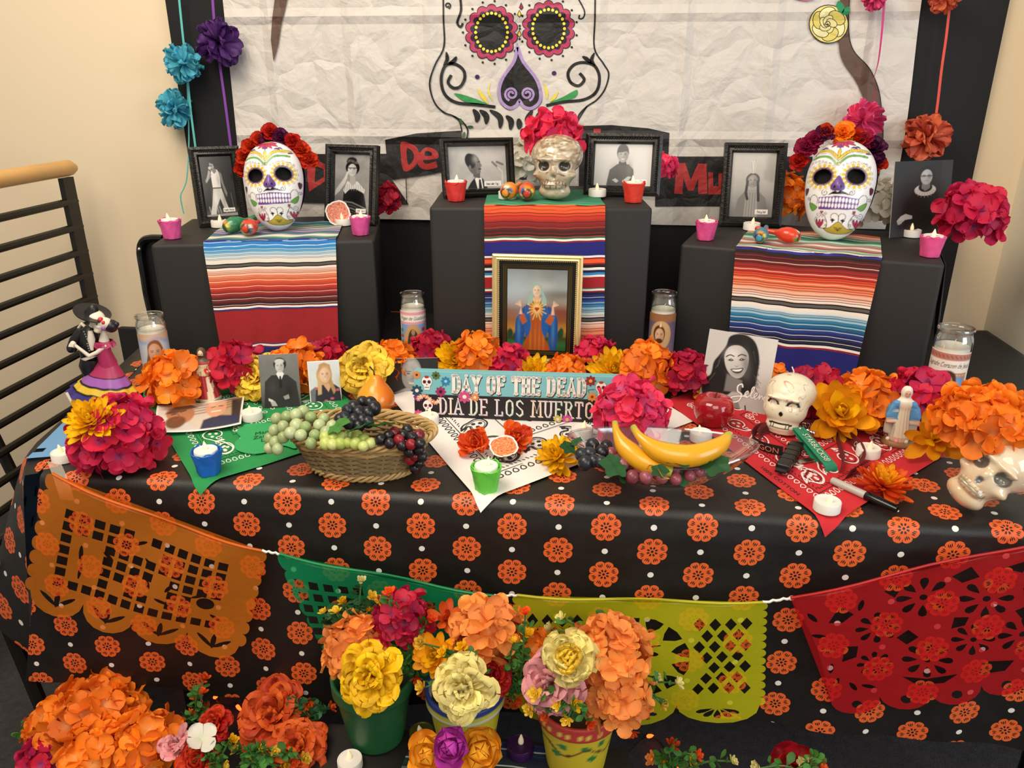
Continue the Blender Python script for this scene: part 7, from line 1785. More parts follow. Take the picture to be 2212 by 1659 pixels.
bunch([(1280, 962), (1273, 980), (1300, 976), (1282, 996), (1256, 982), (1310, 964), (1264, 1000), (1298, 998)], ['#20242b', '#2a2e36', '#15171b'], 'black grape bunch at the left end of the glass bowl', .0103, lambda x, y: .80, '#6a5a50', leaves=((1226, 968, .028, 2.8, .81, 'darkleaf'), (1245, 955, .024, .3, .815, 'darkleaf')))
MB().tube([oz(x, y, .808) - bowl.location for x, y in crv([(1398, 1013), (1405, 1005), (1420, 1012), (1432, 1030), (1446, 1034), (1430, 1036)], 5)], .0008, 5).build('gold_thread', mat('gold_thread', '#c8a040', .3, .8), bowl)
# ================================================================== CARD, CUTOUTS, MARKER, LANYARD, CORD
cd = thing('handwritten_name_card', 'small green cloud shaped card handwritten with a name', 'card', oz(575, 947, ZT + .006))
ca = [oz(x, y, ZT + .0065) - cd.location for x, y in crv([(512, 932), (530, 917), (560, 914), (600, 915), (636, 918), (646, 940), (640, 968), (610, 962), (580, 975), (545, 980), (512, 972), (508, 955), (520, 945)], 4, True)]
m = MB(); n = len(ca); m.add([p for p in ca] + [p - Vector((0, 0, .0006)) for p in ca], [tuple(range(n))[::-1], tuple(range(n, 2 * n))] + [(i, (i + 1) % n, n + (i + 1) % n, n + i) for i in range(n)])
m.build('card', mat('green_card', '#2aa05c', .7), cd, False)
A = Art(); o0 = oz(578, 938, ZT + .007) - cd.location; e1 = (oz(640, 922, ZT + .007) - oz(540, 942, ZT + .007)).normalized(); e2 = Vector((0, 0, 1)).cross(e1)
for i, s in enumerate(('Manuel', 'Zaragoza', 'Lopez')): A.text(s, 0, -.016 * i + .006, .017, '#0f3a22', 0, shear=.3, sx=.85)
A.build('handwriting', lambda u, v: (o0 + e1 * u + e2 * v, (0, 0, 1)), m_photo, cd, off=.0004)
def cutout(px, py, rpx, z, label, k=.95, lean=.5, c0='#c8502a', c1='#eba76a', Y=None):
    c, R = rest(px, py, rpx * 2, z, k)
    if Y: c = oy(px, py, Y); R = rpx * depth(c) / FPX
    ax = tocam(c, 1 - lean); t = thing('paper_marigold_cutout', label, 'paper cutout', c - Vector((0, 0, R * k)), (0, 0, 0), 'printed paper marigolds')
    M = Matrix.Translation((0, 0, R * k)) @ look(ax); rr = random.Random(px); V = []; C = []; nr, na = 22, 56
    for j in range(nr + 1):
        f = j / nr
        for i in range(na):
            a = 2 * pi * i / na; edge = R * (1 + .05 * (1 if (i // 7) % 2 else -.4)); V.append(tuple(M @ Vector((edge * f * cos(a), edge * f * sin(a), .001 + .002 * f * f))))
            g = .5 + .5 * sin(26 * f + 2.2 * sin(7 * a + 9 * f) + 1.2 * sin(13 * a)); C.append(hx('#ece6de') if f > .9 else mixh(c0, c1, g * .9))
    link('printed_face', np_mesh('printed_face', V, quads(na, nr, True), C, m_photo), t); return t
cutout(1088, 966, 31, ZT + .003, 'round printed paper marigold between two tissue marigolds', lean=.35)
cutout(730, 460, 26, ZL, 'round printed paper marigold leaning on the lace collar frame', lean=.85, k=1.0, c0='#b8432c', c1='#e89a78')
cutout(987, 418, 30, ZM, 'round printed paper marigold behind the left red cup', lean=.8, Y=1.715)
# marker
mk = thing('marker_pen', 'grey and black permanent marker lying on the red bandana', 'marker', oz(1865, 1068, ZT + .003))
a, b = oz(1796, 1037, ZT + .010), oz(1938, 1101, ZT + .009); d = (b - a); Lm = d.length; d.normalize(); o_ = a - mk.location
def seg(prof, name, m): MB().tube([o_ + d * (Lm * s) for s, r in prof], [r for s, r in prof], 14).build(name, m, mk)
seg([(0, .0035), (.01, .0052), (.05, .0058), (.54, .0062), (.55, .0056)], 'barrel', mat('pale_grey_plastic', '#b4aea4', .35)); seg([(.54, .0066), (.56, .0069), (.72, .0064), (.93, .0052), (1, .0044)], 'cap', mat('gloss_black_plastic', '#0d0c0c', .18))
sdc = d.cross(Vector((0, 0, 1))); MB().tube([o_ + d * Lm * s + Vector((0, 0, .0062)) for s in (.6, .8, .98)], .0016, 6).build('clip', mat('gloss_black_plastic', '#0d0c0c', .18), mk)
# lanyard: woven strap standing on edge in loops
ln = thing('keyring_lanyard', 'black and red woven lanyard with a green wristband and a black clip', 'lanyard', oz(1745, 985, ZT + .003)); lo = Vector(ln.location)
def strap(pts, w, m, name, z0=.0005, tilt=.4, th=.0009):
    P = [oz(x, y, ZT + .0035) for x, y in crv(pts, 5)]; n = len(P); V = []
    for i, p in enumerate(P):
        tg = (P[min(n - 1, i + 1)] - P[max(0, i - 1)]).normalized(); sd = Vector((0, 0, 1)).cross(tg); up_ = (Vector((0, 0, 1)) * cos(tilt) + sd * sin(tilt)) * w
        b0 = p - lo + Vector((0, 0, z0)); V += [b0, b0 + up_, b0 + up_ + sd * th, b0 + sd * th]
    mb = MB(); mb.add(V, [(4 * i + k, 4 * i + (k + 1) % 4, 4 * i + 4 + (k + 1) % 4, 4 * i + 4 + k) for i in range(n - 1) for k in range(4)] + [(3, 2, 1, 0), (4 * n - 4, 4 * n - 3, 4 * n - 2, 4 * n - 1)]); mb.build(name, m, ln, True); 
    L = [0]
    for i in range(1, n): L.append(L[-1] + (P[i] - P[i - 1]).length)
    def fn(u, v):
        import bisect
        i = max(0, min(n - 2, bisect.bisect(L, u) - 1)); f = (u - L[i]) / max(1e-9, L[i + 1] - L[i]); q = Vector(V[4 * i]).lerp(Vector(V[4 * i + 4]), f); r_ = Vector(V[4 * i + 1]).lerp(Vector(V[4 * i + 5]), f)
        nrm = (Vector(V[4 * i + 4]) - Vector(V[4 * i])).cross(Vector(V[4 * i + 1]) - Vector(V[4 * i])).normalized()
        wp = q + lo + nrm * .01
        if nrm.dot(CP - wp) < 0: nrm = -nrm; q = q + (Vector(V[4 * i + 3]) - Vector(V[4 * i])) * 0
        return q.lerp(r_, v), nrm
    return fn, L[-1]
m_strapr = mat('dark_red_webbing', '#6a161a', .75, bmp=.4, bscale=500); m_strapk = mat('black_webbing', '#191416', .75, bmp=.4, bscale=500)
fn, Ls = strap([(1642, 952), (1655, 938), (1690, 930), (1740, 930), (1780, 934), (1820, 950), (1848, 975), (1856, 1002), (1846, 1020), (1825, 1034)], .019, m_strapr, 'strap', tilt=.35)
A = Art()
for k in range(5): A.text('OREGON', Ls * (.1 + .2 * k), .28, .0125, '#c8b8ac' if k % 2 else '#2a0c0e', 0, sx=1.0)
B = Art(); B.v = [(x, .5 + (y - .28) / .015 * .8 - .25, l) for x, y, l in A.v]; B.f = A.f; B.c = A.c; B.build('strap_lettering', fn, m_photo, ln, off=.0012)['kind'] = 'stuff'
fn, Ls = strap([(1627, 950), (1632, 966), (1655, 978), (1690, 986)], .020, m_strapk, 'strap', tilt=-.25)
A = Art(); A.text('OREGON', Ls * .55, 0, .0135, '#d88a70', 0, sx=1.05); B = Art(); B.v = [(x, .22 + y / .017, l) for x, y, l in A.v]; B.f = A.f; B.c = A.c; B.build('strap_lettering', fn, m_photo, ln, off=.0012)['kind'] = 'stuff'
strap([(1627, 950), (1640, 935), (1680, 928), (1720, 930)], .014, m_strapr, 'strap', tilt=.3, z0=.002)
strap([(1803, 945), (1812, 975), (1818, 1000), (1812, 1022)], .012, m_strapr, 'strap', tilt=.2)
mb_ = mat('matt_black_clip', '#141313', .35)
c1_, c2_ = oz(1722, 960, ZT + .012) - lo, oz(1690, 1012, ZT + .012) - lo; dd = (c2_ - c1_); M = Matrix.Translation(c1_.lerp(c2_, .5)) @ look(dd.normalized())
V = MB(); V.box((0, 0, 0), (.022, .014, dd.length), M.to_3x3().to_4x4()); o = V.build('clip_body', mb_, ln, True, .004, 3); o.location = c1_.lerp(c2_, .5)
V = MB(); V.box((0, 0, 0), (.017, .004, .016), M.to_3x3().to_4x4()); o = V.build('clip_tongue', mb_, ln, True, .001); o.location = c2_ + dd.normalized() * .006
for k in range(4):
    V = MB(); V.box((0, 0, 0), (.0235, .0155, .0025), M.to_3x3().to_4x4()); o = V.build('clip_rib', mb_, ln, True, .0006); o.location = c1_.lerp(c2_, .2 + .18 * k)
MB().tube([oz(1735 + 9 * cos(t), 922 + 9 * sin(t), ZT + .022) - lo for t in [2 * pi * k / 20 for k in range(20)]], .0012, 6, True).build('split_ring', mat('chrome', '#d8d8d8', .15, 1.0), ln)
for k, (x, y) in enumerate(((1745, 930), (1752, 934), (1758, 936))): MB().ball(oz(x, y, ZT + .02) - lo, .004, 10, 8).build('charm', mat('chrome', '#d8d8d8', .15, 1.0), ln)
MB().box(oz(1740, 995, ZT + .006) - lo, (.03, .012, .0012), Matrix.Rotation(.5, 4, 'Z')).build('key', mat('chrome', '#d8d8d8', .15, 1.0), ln, False)
# green wristband: folded loop of silicone
wb0, wb1 = oz(1724, 924, ZT + .03), oz(1792, 1003, ZT + .012)
dv = (wb1 - wb0); Lw = dv.length; dv.normalize(); sv = Vector((0, 0, 1)).cross(dv).normalized(); nv_ = dv.cross(sv).normalized()
if nv_.z < 0: nv_ = -nv_
def wfn(s):   # loop profile: top run, round end, bottom run
    if s < .42: return wb0 + dv * (Lw * s / .42) + nv_ * .001
    if s < .58: a = (s - .42) / .16 * pi; return wb0 + dv * (Lw + .010 * sin(a)) + nv_ * (-.009 + .010 * cos(a))
    return wb0 + dv * (Lw * (1 - (s - .58) / .42)) - nv_ * (.018 - .014 * (s - .58) / .42)
hw_ = .0102; P = [wfn(k / 40) - lo for k in range(41)]; mb = MB(); Vv = []
for p in P: Vv += [p - sv * hw_, p + sv * hw_]
mb.add(Vv, [(2 * i, 2 * i + 1, 2 * i + 3, 2 * i + 2) for i in range(40)]); mb.build('green_wristband', mat('green_silicone', '#1f7f5c', .45), ln, True, thick=.0014)
A = Art(); A.text('STARBUCKS\u00ae', Lw * .58, -.0048, .0148, '#d8e0cc', 0, sx=.84)
sgn = 1 if sv.cross(dv).dot(nv_) < 0 else -1
B = Art(); B.v = A.v; B.f = A.f; B.c = A.c; B.build('wristband_lettering', lambda u, v: (wb0 - lo + dv * u + nv_ * .001 + sv * v, nv_), m_photo, ln, off=.0016)
MB().ball(wb0 - lo + dv * .006 + nv_ * .002, .0028, 10, 8).build('press_stud', mat('chrome', '#d8d8d8', .15, 1.0), ln)
rd = tag(MB().tube([oy(x, y, Y) for x, y, Y in crv([(2075, 872, 1.5), (2110, 886, 1.48), (2135, 868, 1.46), (2160, 858, 1.44), (2185, 865, 1.42), (2196, 890, 1.40), (2200, 925, 1.38), (2205, 960, 1.36)], 5)], .003, 8).build('red_cable', mat('red_cable_sheath', '#c0452f', .5)), 'thin red cable looping up behind the white ceramic skull', 'cable')
# ================================================================== SKULLS
def skull_sdf(P, kind):
    Q = P * np.array([1, 1, 1]); Qm = Q.copy(); Qm[..., 0] = np.abs(Q[..., 0])
    d = el(Q, (0, .12, .38), (.92, 1.12, .84))
    fw = .80 if kind == 'candle' else .64
    d = smin(d, el(Q, (0, -.46, -.25), (fw, .60, .74)), .25)
    if kind != 'candle': d = smin(d, el(Qm, (.52, -.62, -.32), (.24, .26, .15)), .14)
    jw = .56 if kind != 'candle' else .60
    d = smin(d, el(Q, (0, -.52, -.98), (jw, .46, .34)), .16)
    d = smin(d, el(Qm, (.30, -.98, .33), (.30, .14, .10)), .12)
    if kind != 'candle':
        d = smax(d, -el(Qm, (1.02, -.55, -.02), (.22, .42, .26)), .15); d = smax(d, -el(Qm, (.84, -.62, -.72), (.24, .5, .20)), .12)
        d = smax(d, -el(Qm, (.36, -1.12, .06), (.235, .30, .225)), .05); d = smax(d, -el(Q, (0, -1.18, -.36), (.12, .22, .17)), .04)
        d = smin(d, el(Q, (0, -1.02, -.14), (.10, .12, .16)), .08)
        d = smin(d, el(Q, (0, -.90, -.70), (.40, .20, .16)), .06)
    else:
        d = smax(d, -el(Qm, (.38, -1.10, .05), (.22, .20, .17)), .12); d = smax(d, -el(Q, (.0, -1.14, -.36), (.09, .10, .13)), .05); d = smin(d, cap(Q, (0, -.35, -1.35), (0, -.35, -.6), .52), .15)
    return np.maximum(d, -1.32 - Q[..., 2])
def skull_mesh(kind, colf, m, nu=150, nv=120):
    P, q = star(lambda X: skull_sdf(X, kind), (0, -.12, -.15), 2.2, nu, nv, 70); C = colf(P); return np_mesh('skull_body', P, q, C, m)
def _mix(C, a, col): a = np.clip(a, 0, 1)[..., None]; return C * (1 - a) + np.array(hx(col)) * a
def fbm(P, s, seed=0):
    r = np.random.RandomState(seed); out = np.zeros(P.shape[:-1])
    for k in range(7):
        w = r.normal(size=3) * s * (1 + .5 * k); out += np.sin(P @ w + r.uniform(0, 6) + 1.3 * np.sin(P @ (r.normal(size=3) * s))) / (1 + .3 * k)
    return out / 3.2
def teeth(P, C, col, z0=-.68, gap='#5a4434', wd=.42):
    X, Y, Z = P[..., 0], P[..., 1], P[..., 2]; fr = (Y < -.62) & (np.abs(X) < wd)
    C = _mix(C, fr * (np.abs(Z - z0) < .022), gap); C = _mix(C, fr * (np.abs(Z - z0) < .15) * (np.abs(((X / .1) % 1) - .5) > .42), gap); return C
def col_silver(P):
    C = np.zeros(P.shape); C[:] = hx('#c2b092'); X, Y, Z = np.abs(P[..., 0]), P[..., 1], P[..., 2]
    C = _mix(C, .55 + .6 * fbm(P, 4, 2), '#8a6c46'); C = _mix(C, .2 + 1.0 * fbm(P, 9, 5) * (Z > .2), '#e2dac8'); C = _mix(C, (fbm(P, 14, 9) - .35) * 2, '#6a5034')
    eye = np.clip((.21 - np.hypot(X - .36, (Z - .06))) / .02, 0, 1) * (Y < -.5); C = _mix(C, np.clip((.27 - np.hypot(X - .36, Z - .06)) / .03, 0, 1) * (Y < -.5) * .7, '#e0d6c0'); C = _mix(C, eye, '#3a352c')
    C = _mix(C, np.clip((.10 - np.hypot(X * 1.1, (Z + .36) * .8)) / .02, 0, 1) * (Y < -.8) * .7, '#8a8270'); return teeth(P, C, None)
def col_ceramic(P):
    C = np.zeros(P.shape); C[:] = hx('#ddd0b4'); X, Y, Z = np.abs(P[..., 0]), P[..., 1], P[..., 2]
    C = _mix(C, .3 * (Y < -.3) + .35 * fbm(P, 3, 4), '#d8a878')
    C = _mix(C, np.clip((.225 - np.hypot(X - .36, (Z - .06))) / .02, 0, 1) * (Y < -.5), '#6a665c'); C = _mix(C, np.clip((.12 - np.hypot(X * 1.2, (Z + .36) * .8)) / .02, 0, 1) * (Y < -.75), '#6f7478')
    C = _mix(C, ((np.abs(Z + .68) < .06) & (Y < -.55) & (np.abs(X) < .40)) * .9, '#7a7464'); return teeth(P, C, None, gap='#a89878')
def col_candle(P):
    C = np.zeros(P.shape); C[:] = hx('#e6e0c4'); x, Y, Z = P[..., 0], P[..., 1], P[..., 2]; X = np.abs(x)
    v = np.abs(fbm(P, 2.6, 3)); C = _mix(C, np.clip((.045 - v) / .03, 0, 1) * (Z > -.3) * .8, '#c06a64'); C = _mix(C, np.clip(fbm(P, 3, 8) - .45, 0, 1) * .7, '#e0948a')
    fr = Y < -.5
    e = np.abs(np.hypot(X - .36, (Z + .02) * .8) - .20); C = _mix(C, np.clip((.05 - e) / .015, 0, 1) * fr * (Z > .03) , '#120f0c')
    C = _mix(C, np.clip((.10 - np.hypot(X * 1.3, (Z + .36) * .8)) / .015, 0, 1) * fr, '#120f0c')
    zz = Z + .80 + .18 * X * X; C = _mix(C, (np.abs(zz) < .045) * (X < .42) * fr, '#120f0c'); C = _mix(C, ((zz < 0) & (zz > -.2)) * (X < .40) * fr * (np.abs(((x / .11) % 1) - .5) > .40), '#3a3428'); C = _mix(C, (np.abs(zz + .2) < .018) * (X < .36) * fr, '#3a3428')
    return C
def skull(px, py, wpx, ytop, z, kind, colf, m, label, rz, tilt=(0, 0), name='skull_ornament'):
    p = oz(px, py, z); R = wpx / 2 * depth(p) / FPX / .94
    t = thing(name, label, 'skull', p, (0, 0, rz)); M = Euler((tilt[0], tilt[1], 0)).to_matrix().to_4x4()
    child('skull_body', skull_mesh(kind, colf, m), t, Matrix.Translation((0, 0, 1.32 * R * .86)) @ M @ Matrix.Diagonal((R, R * .92, R * .86, 1))); return t, R
sk, Rs = skull(1201, 427, 113, 300, ZM + .004, 'silver', col_silver, mat_print('mottled_silver_glaze', .12, coat=.5), 'shiny mottled silver skull under a magenta hydrangea on the middle box', -.05)
hydrangea(1195, 290, 118, 'pink', 'magenta hydrangea head lying on top of the silver skull', at=(oy(1194, 292, 1.735), .060), group=GB, flat=.72, fl=.46, n=40, k=.6)
sk2, R2 = skull(1696, 925, 106, 815, ZT + .003, 'candle', col_candle, mat_print('cream_wax', .3, coat=.2), 'cream wax skull candle with red veins and squinting eyes', -.48, (-.12, .0), 'skull_candle')
MB().tube([(0, .1 * R2, 2.12 * R2), (0, .1 * R2, 2.3 * R2), (-.004, .1 * R2, 2.46 * R2)], .0012, 6).build('wick', mat('wick_white', '#e6dfd0', .8), sk2)
c3 = oz(2150, 1018, ZT + .053); sk3 = thing('ceramic_skull', 'cream glazed ceramic skull lying on its side under the orange hydrangea', 'skull', (c3.x, c3.y, ZT + .001)); R3 = .057
fv = Vector((-.52, -.72, .34)).normalized(); uv = Vector((.62, .12, .62)); uv = (uv - fv * uv.dot(fv)).normalized(); yv = -fv; xv = yv.cross(uv)
child('skull_body', skull_mesh('ceramic', col_ceramic, mat_print('cream_ceramic_glaze', .1, coat=.7)), sk3, Matrix.Translation((0, 0, .052)) @ Matrix((xv, yv, uv)).transposed().to_4x4() @ Matrix.Diagonal((R3 * .9, R3 * .92, R3 * .86, 1)))
hydrangea(2128, 950, 196, 'orange', 'big orange hydrangea head heaped on the ceramic skull', at=(oz(2148, 946, ZT + .105) + Vector((0, .035, .012)), .074), group=G1, n=70, fl=.34, flat=.62, k=.5, low=-.35)

# ================================================================== STATUES
def statue(px, py, ytop, kind, label):
    p = oz(px, py, ZT + .003); H = solve_h(p, (0, 0, 1), ytop); t = thing('saint_statue', label, 'statue', p, (0, 0, 0), 'small saint statues')
    face = atan2(p.x, -p.y) * -1  # turn towards the room
    def sdf(P):
        X = np.abs(P[..., 0])[..., None]; Pm = np.concatenate([X, P[..., 1:]], -1); ang = np.arctan2(P[..., 1], P[..., 0])
        d = cap(P, (0, 0, .10), (0, 0, .70), .155, .085); d = smin(d, el(P, (0, 0, .70), (.155, .085, .085)), .06)
        d = smin(d, cap(P, (0, 0, .74), (0, 0, .84), .045), .03); d = smin(d, el(P, (0, -.008, .895), (.062, .070, .085)), .02)
        if kind == 'mary':
            d = smin(d, el(P, (0, .022, .90), (.082, .075, .095)), .02); d = smin(d, cap(P, (0, .05, .5), (0, .04, .85), .10, .06), .06)
            d = smin(d, cap(Pm, (.14, 0, .69), (.20, -.04, .50), .05, .06), .04); d = smin(d, cap(Pm, (.20, -.05, .50), (.225, -.10, .40), .045, .022), .02)
            d = smin(d, cap(Pm, (.17, .02, .60), (.20, .03, .20), .06, .045), .05)
        else:
            d = smin(d, el(P, (0, .02, .89), (.075, .07, .10)), .02); d = smin(d, cap(P, (0, .05, .74), (0, .05, .86), .075), .04)
            d = smin(d, cap(Pm, (.14, 0, .69), (.17, -.04, .52), .055, .06), .04); d = smin(d, cap(P, (-.17, -.05, .52), (-.05, -.12, .60), .05, .03), .03); d = smin(d, cap(P, (.17, -.05, .52), (.10, -.13, .56), .045, .03), .03)
            d = smin(d, cap(P, (.04, -.02, .08), (.02, -.02, .5), .19, .10), .06)
            for a in range(7): d = smin(d, el(P, (.17 * cos(a * .9), .12 * sin(a * .9), .05), (.07, .06, .05)), .03)
        return d - .008 * np.sin(ang * 16 + 6 * P[..., 2]) * (P[..., 2] < .66) * (P[..., 2] > .1)
    zs = np.concatenate([np.linspace(.0 if kind != 'mary' else .07, .78, 76), np.linspace(.79, .995, 34)])
    P, q = column(sdf, zs, lambda z: (0, 0.004), .5, 64, 60); X, Y, Z = P[..., 0], P[..., 1], P[..., 2]; C = np.zeros(P.shape)
    if kind == 'mary':
        C[:] = hx('#d8ccb4'); C = _mix(C, ((np.abs(X) > .10) | (Y > .02)) & (Z < .72), '#b8b2a0'); C = _mix(C, (((np.abs(X) > .085) | (Y > .0)) & (Z > .44) & (Z < .76)) * 1., '#4f8fc0'); C = _mix(C, (np.abs(X) > .19) & (Z < .47) & (Y < -.03), '#d8a888')
        C = _mix(C, (Z > .76) * 1., '#e8e2d4'); f = ((X / .046) ** 2 + ((Z - .885) / .066) ** 2 < 1) & (Y < -.03); C = _mix(C, f * 1., '#d8ac90'); C = _mix(C, (Z < .16) & (Y < 0), '#c8a48c')
    else:
        C[:] = hx('#ddcfa8'); red = (Z < .74) & (Z > .09); C = _mix(C, red * 1., '#a8343a'); C = _mix(C, ((Y < -.055) & (Z > .46) & (Z < .70) & (np.abs(X) < .10) & (Z > .5)) * .9, '#e2d3a6'); C = _mix(C, ((X > .055) & (X < .15) & (Z < .48) & (Y < .02)) * 1., '#e2d8bc')
        C = _mix(C, (Z > .74) * 1., '#5a4432'); f = ((X / .044) ** 2 + ((Z - .89) / .066) ** 2 < 1) & (Y < -.03); C = _mix(C, f * 1., '#dcc4a0'); C = _mix(C, ((X / .034) ** 2 + ((Z - .845) / .026) ** 2 < 1) & (Y < -.03), '#4a3626')
    for sx in (-1, 1): C = _mix(C, (((X - sx * .02) / .011) ** 2 + ((Z - .895) / .007) ** 2 < 1) & (Y < -.03), '#4a3428')
    sub = bpy.data.objects.new('figure', np_mesh('figure', P, q, C, mat_print('painted_resin', .45))); COL.objects.link(sub); sub.parent = t; sub.scale = (H, H, H)
    top = MB().ball((0, 0, 0), 1, 4, 3)
    if kind == 'mary':
        MB().lathe([(.001, 0), (.24, 0), (.255, .02), (.25, .055), (.22, .085), (.001, .09)], 28, M=Matrix.Diagonal((H, H * .8, H, 1)), capb=False, capt=False).build('plinth', mat('brown_plinth', '#8a6238', .5), t)
        for k, (a, c) in enumerate(((2.6, '#d88a90'), (3.6, '#e0d8c8'), (4.4, '#d88a90'), (5.2, '#c8d0a0'), (.2, '#d88a90'))): MB().ball((H * .19 * cos(a), H * .15 * sin(a), H * .10), H * .035, 8, 6).build('rose', mat('resin_rose' + c, c, .5), t)
    t.rotation_euler = (0, 0, -.15 if kind == 'mary' else .25); return t
statue(1938, 958, 834, 'mary', 'statue of a lady in a blue mantle with open arms on a brown plinth')
statue(450, 864, 750, 'jesus', 'small statue of a bearded man in a red robe and cream tunic')

# ================================================================== DANCING SKELETON COUPLE
b0 = oz(236, 892, ZT + .001); cp = thing('dancing_skeleton_figurine', 'figurine of a skeleton man in a sombrero dancing with a lady in a ruffled dress', 'figurine', b0)
kx = depth(b0) / FPX
def L3(px, py, y=0.0): return Vector(((px - 236) * kx * .99, y, (892 - py) * kx * 1.03))
mk_b = mat('figurine_black', '#151316', .4); mk_w = mat('figurine_bone', '#dcd2bf', .45); mk_m = mat('figurine_magenta', '#a82a58', .45)
def capm(pts, rr, name, m, n=12): MB().tube(pts, rr, n).build(name, m, cp)
# dress skirt
def skirt(u, v):
    a = 2 * pi * u; c0, c1 = L3(256, 775), L3(236, 852); f = v; c = c0.lerp(c1, f); rx = .015 + .052 * f ** 1.15; ry = .013 + .034 * f ** 1.2
    rf = 1 + (.07 * f ** 3 * sin(11 * a) + .03 * f * sin(5 * a)); p = c + Vector((rx * cos(a) * rf, ry * sin(a) * rf, .012 * f * -cos(a) * .9 + .004 * sin(11 * a) * f ** 3))
    bands = [(.36, '#a8305c'), (.40, '#151316'), (.60, '#9a5aa8'), (.63, '#151316'), (.80, '#d8b436'), (.83, '#151316'), (2, '#3a2f78')]
    for e, c_ in bands:
        if v < e: return (tuple(p), hx(c_))
MB().grid(skirt, 66, 40, closeu=True).build('ruffled_skirt', mat_print('figurine_paint', .4), cp)
capm([L3(256, 735, -.004), L3(256, 755, -.004), L3(257, 782)], [.013, .0125, .016], 'bodice', mk_m)
MB().grid(lambda u, v: tuple(L3(256, 736) + Vector(((.017 + .004 * v + .0025 * sin(9 * 2 * pi * u) * v) * cos(2 * pi * u), (.013 + .004 * v) * sin(2 * pi * u), .004 - .010 * v + .002 * sin(9 * 2 * pi * u) * v))), 48, 4, closeu=True).build('ruffle_collar', mk_m, cp)
capm([L3(258, 732), L3(260, 718), L3(262, 708)], [.009, .0055, .005], 'lady_neck', mk_w)
def small_skull(px, py, s, y, rz, name, tilt=0.0):
    P, q = star(lambda X: skull_sdf(X, 'silver'), (0, -.12, -.15), 2.2, 40, 30, 50); X, Y, Z = np.abs(P[..., 0]), P[..., 1], P[..., 2]
    C = np.zeros(P.shape); C[:] = hx('#ded4c0'); C = _mix(C, (np.hypot(X - .36, Z - .06) < .2) * (Y < -.5), '#3a2a2c'); C = teeth(P, C, None, gap='#8a7a66')
    o = child(name, np_mesh(name, P, q, C, mat_print('figurine_paint', .4)), cp, Matrix.Translation(L3(px, py, y)) @ Matrix.Rotation(rz, 4, 'Z') @ Matrix.Rotation(tilt, 4, 'X') @ Matrix.Scale(s, 4)); return o
small_skull(250, 690, .0155, .0, 1.15, 'man_skull', .35); small_skull(268, 697, .0125, -.006, -.95, 'lady_skull', -.45)
hr = MB(); hr.ball(L3(280, 700, .0), (.0125, .012, .012), 14, 10); hr.build('lady_hair', mat('figurine_hair', '#1c1020', .35), cp)
MB().ball(L3(293, 696), .0048, 10, 8).build('hair_bun', mat('figurine_hair', '#1c1020', .35), bpy.data.objects['lady_hair'])
hrp = bpy.data.objects['lady_hair']
for x, y, c in ((269, 684, '#b8202c'), (274, 690, '#b8202c'), (272, 700, '#a868b8')): MB().ball(L3(x, y, -.011), .005, 8, 6).build('hair_flower', mat('figurine_flower' + c, c, .4), hrp)
Mh = Matrix.Rotation(.42, 4, 'Y') @ Matrix.Rotation(.1, 4, 'X')
MB().lathe([(.001, .0), (.0295, .0015), (.031, .0045), (.0285, .0035), (.013, .002), (.011, .006), (.008, .014), (.005, .019), (.001, .0205)], 28, M=Mh, capb=False, capt=False).build('sombrero', mk_b, cp, loc=L3(243, 677))
capm([L3(234, 702), L3(228, 716), L3(222, 742), L3(218, 768)], [.007, .0165, .018, .0155], 'jacket', mk_b)
capm([L3(240, 708, -.010), L3(240, 726, -.012), L3(237, 748, -.012)], [.004, .0065, .003], 'shirt_front', mk_w)
capm([L3(237, 702), L3(243, 694)], .005, 'man_neck', mk_w)
for k in range(9): MB().ball(L3(231 + 1.2 * k * (1 if k < 5 else .3), 708 + 5 * k, -.0165), .0014, 6, 4).build('silver_stud', mat('figurine_silver', '#a8b0b0', .3, .6), cp)
capm([L3(216, 712, -.004), L3(202, 728, -.012), L3(192, 746, -.014)], [.009, .0085, .008], 'sleeve', mk_b); capm([L3(192, 746, -.014), L3(203, 744, -.02), L3(210, 736, -.024)], [.008, .006, .004], 'forearm_sleeve', mk_b)
capm([L3(218, 712, .01), L3(205, 702, .012), L3(196, 712, .012)], [.0032, .003, .0026], 'lady_hand_arm', mk_w)
capm([L3(268, 738, -.008), L3(252, 750, -.018), L3(236, 757, -.022)], [.0042, .0036, .0034], 'upper_arm', mk_w); capm([L3(236, 757, -.022), L3(226, 744, -.026), L3(215, 733, -.028)], [.0036, .003, .003], 'forearm', mk_w)
MB().ball(L3(211, 731, -.028), (.0055, .005, .0065), 10, 8).build('clasped_hands', mk_w, cp)
for k in range(4): capm([L3(208 + 2.4 * k, 728, -.032), L3(206 + 2.6 * k, 734, -.034)], .0014, 'finger', mk_w, 6)
capm([L3(218, 764, 0), L3(220, 770, 0)], [.0165, .0165], 'sash', mk_w); capm([L3(219, 770, 0), L3(216, 785, 0), L3(212, 805, .004)], [.0165, .0195, .016], 'trousers', mk_b)
capm([L3(212, 805, .004), L3(208, 840, .006), L3(204, 886, .004)], [.012, .009, .007], 'trouser_leg', mk_b); capm([L3(186, 828, -.044), L3(196, 852, -.046), L3(208, 884, -.040)], [.0028, .0024, .0034], 'shin_bone', mk_w)
MB().lathe([(.001, 0), (.05, 0), (.051, .003), (.047, .006), (.001, .006)], 28, M=Matrix.Diagonal((1, .7, 1, 1)), capb=False, capt=False).build('base', mk_b, cp)
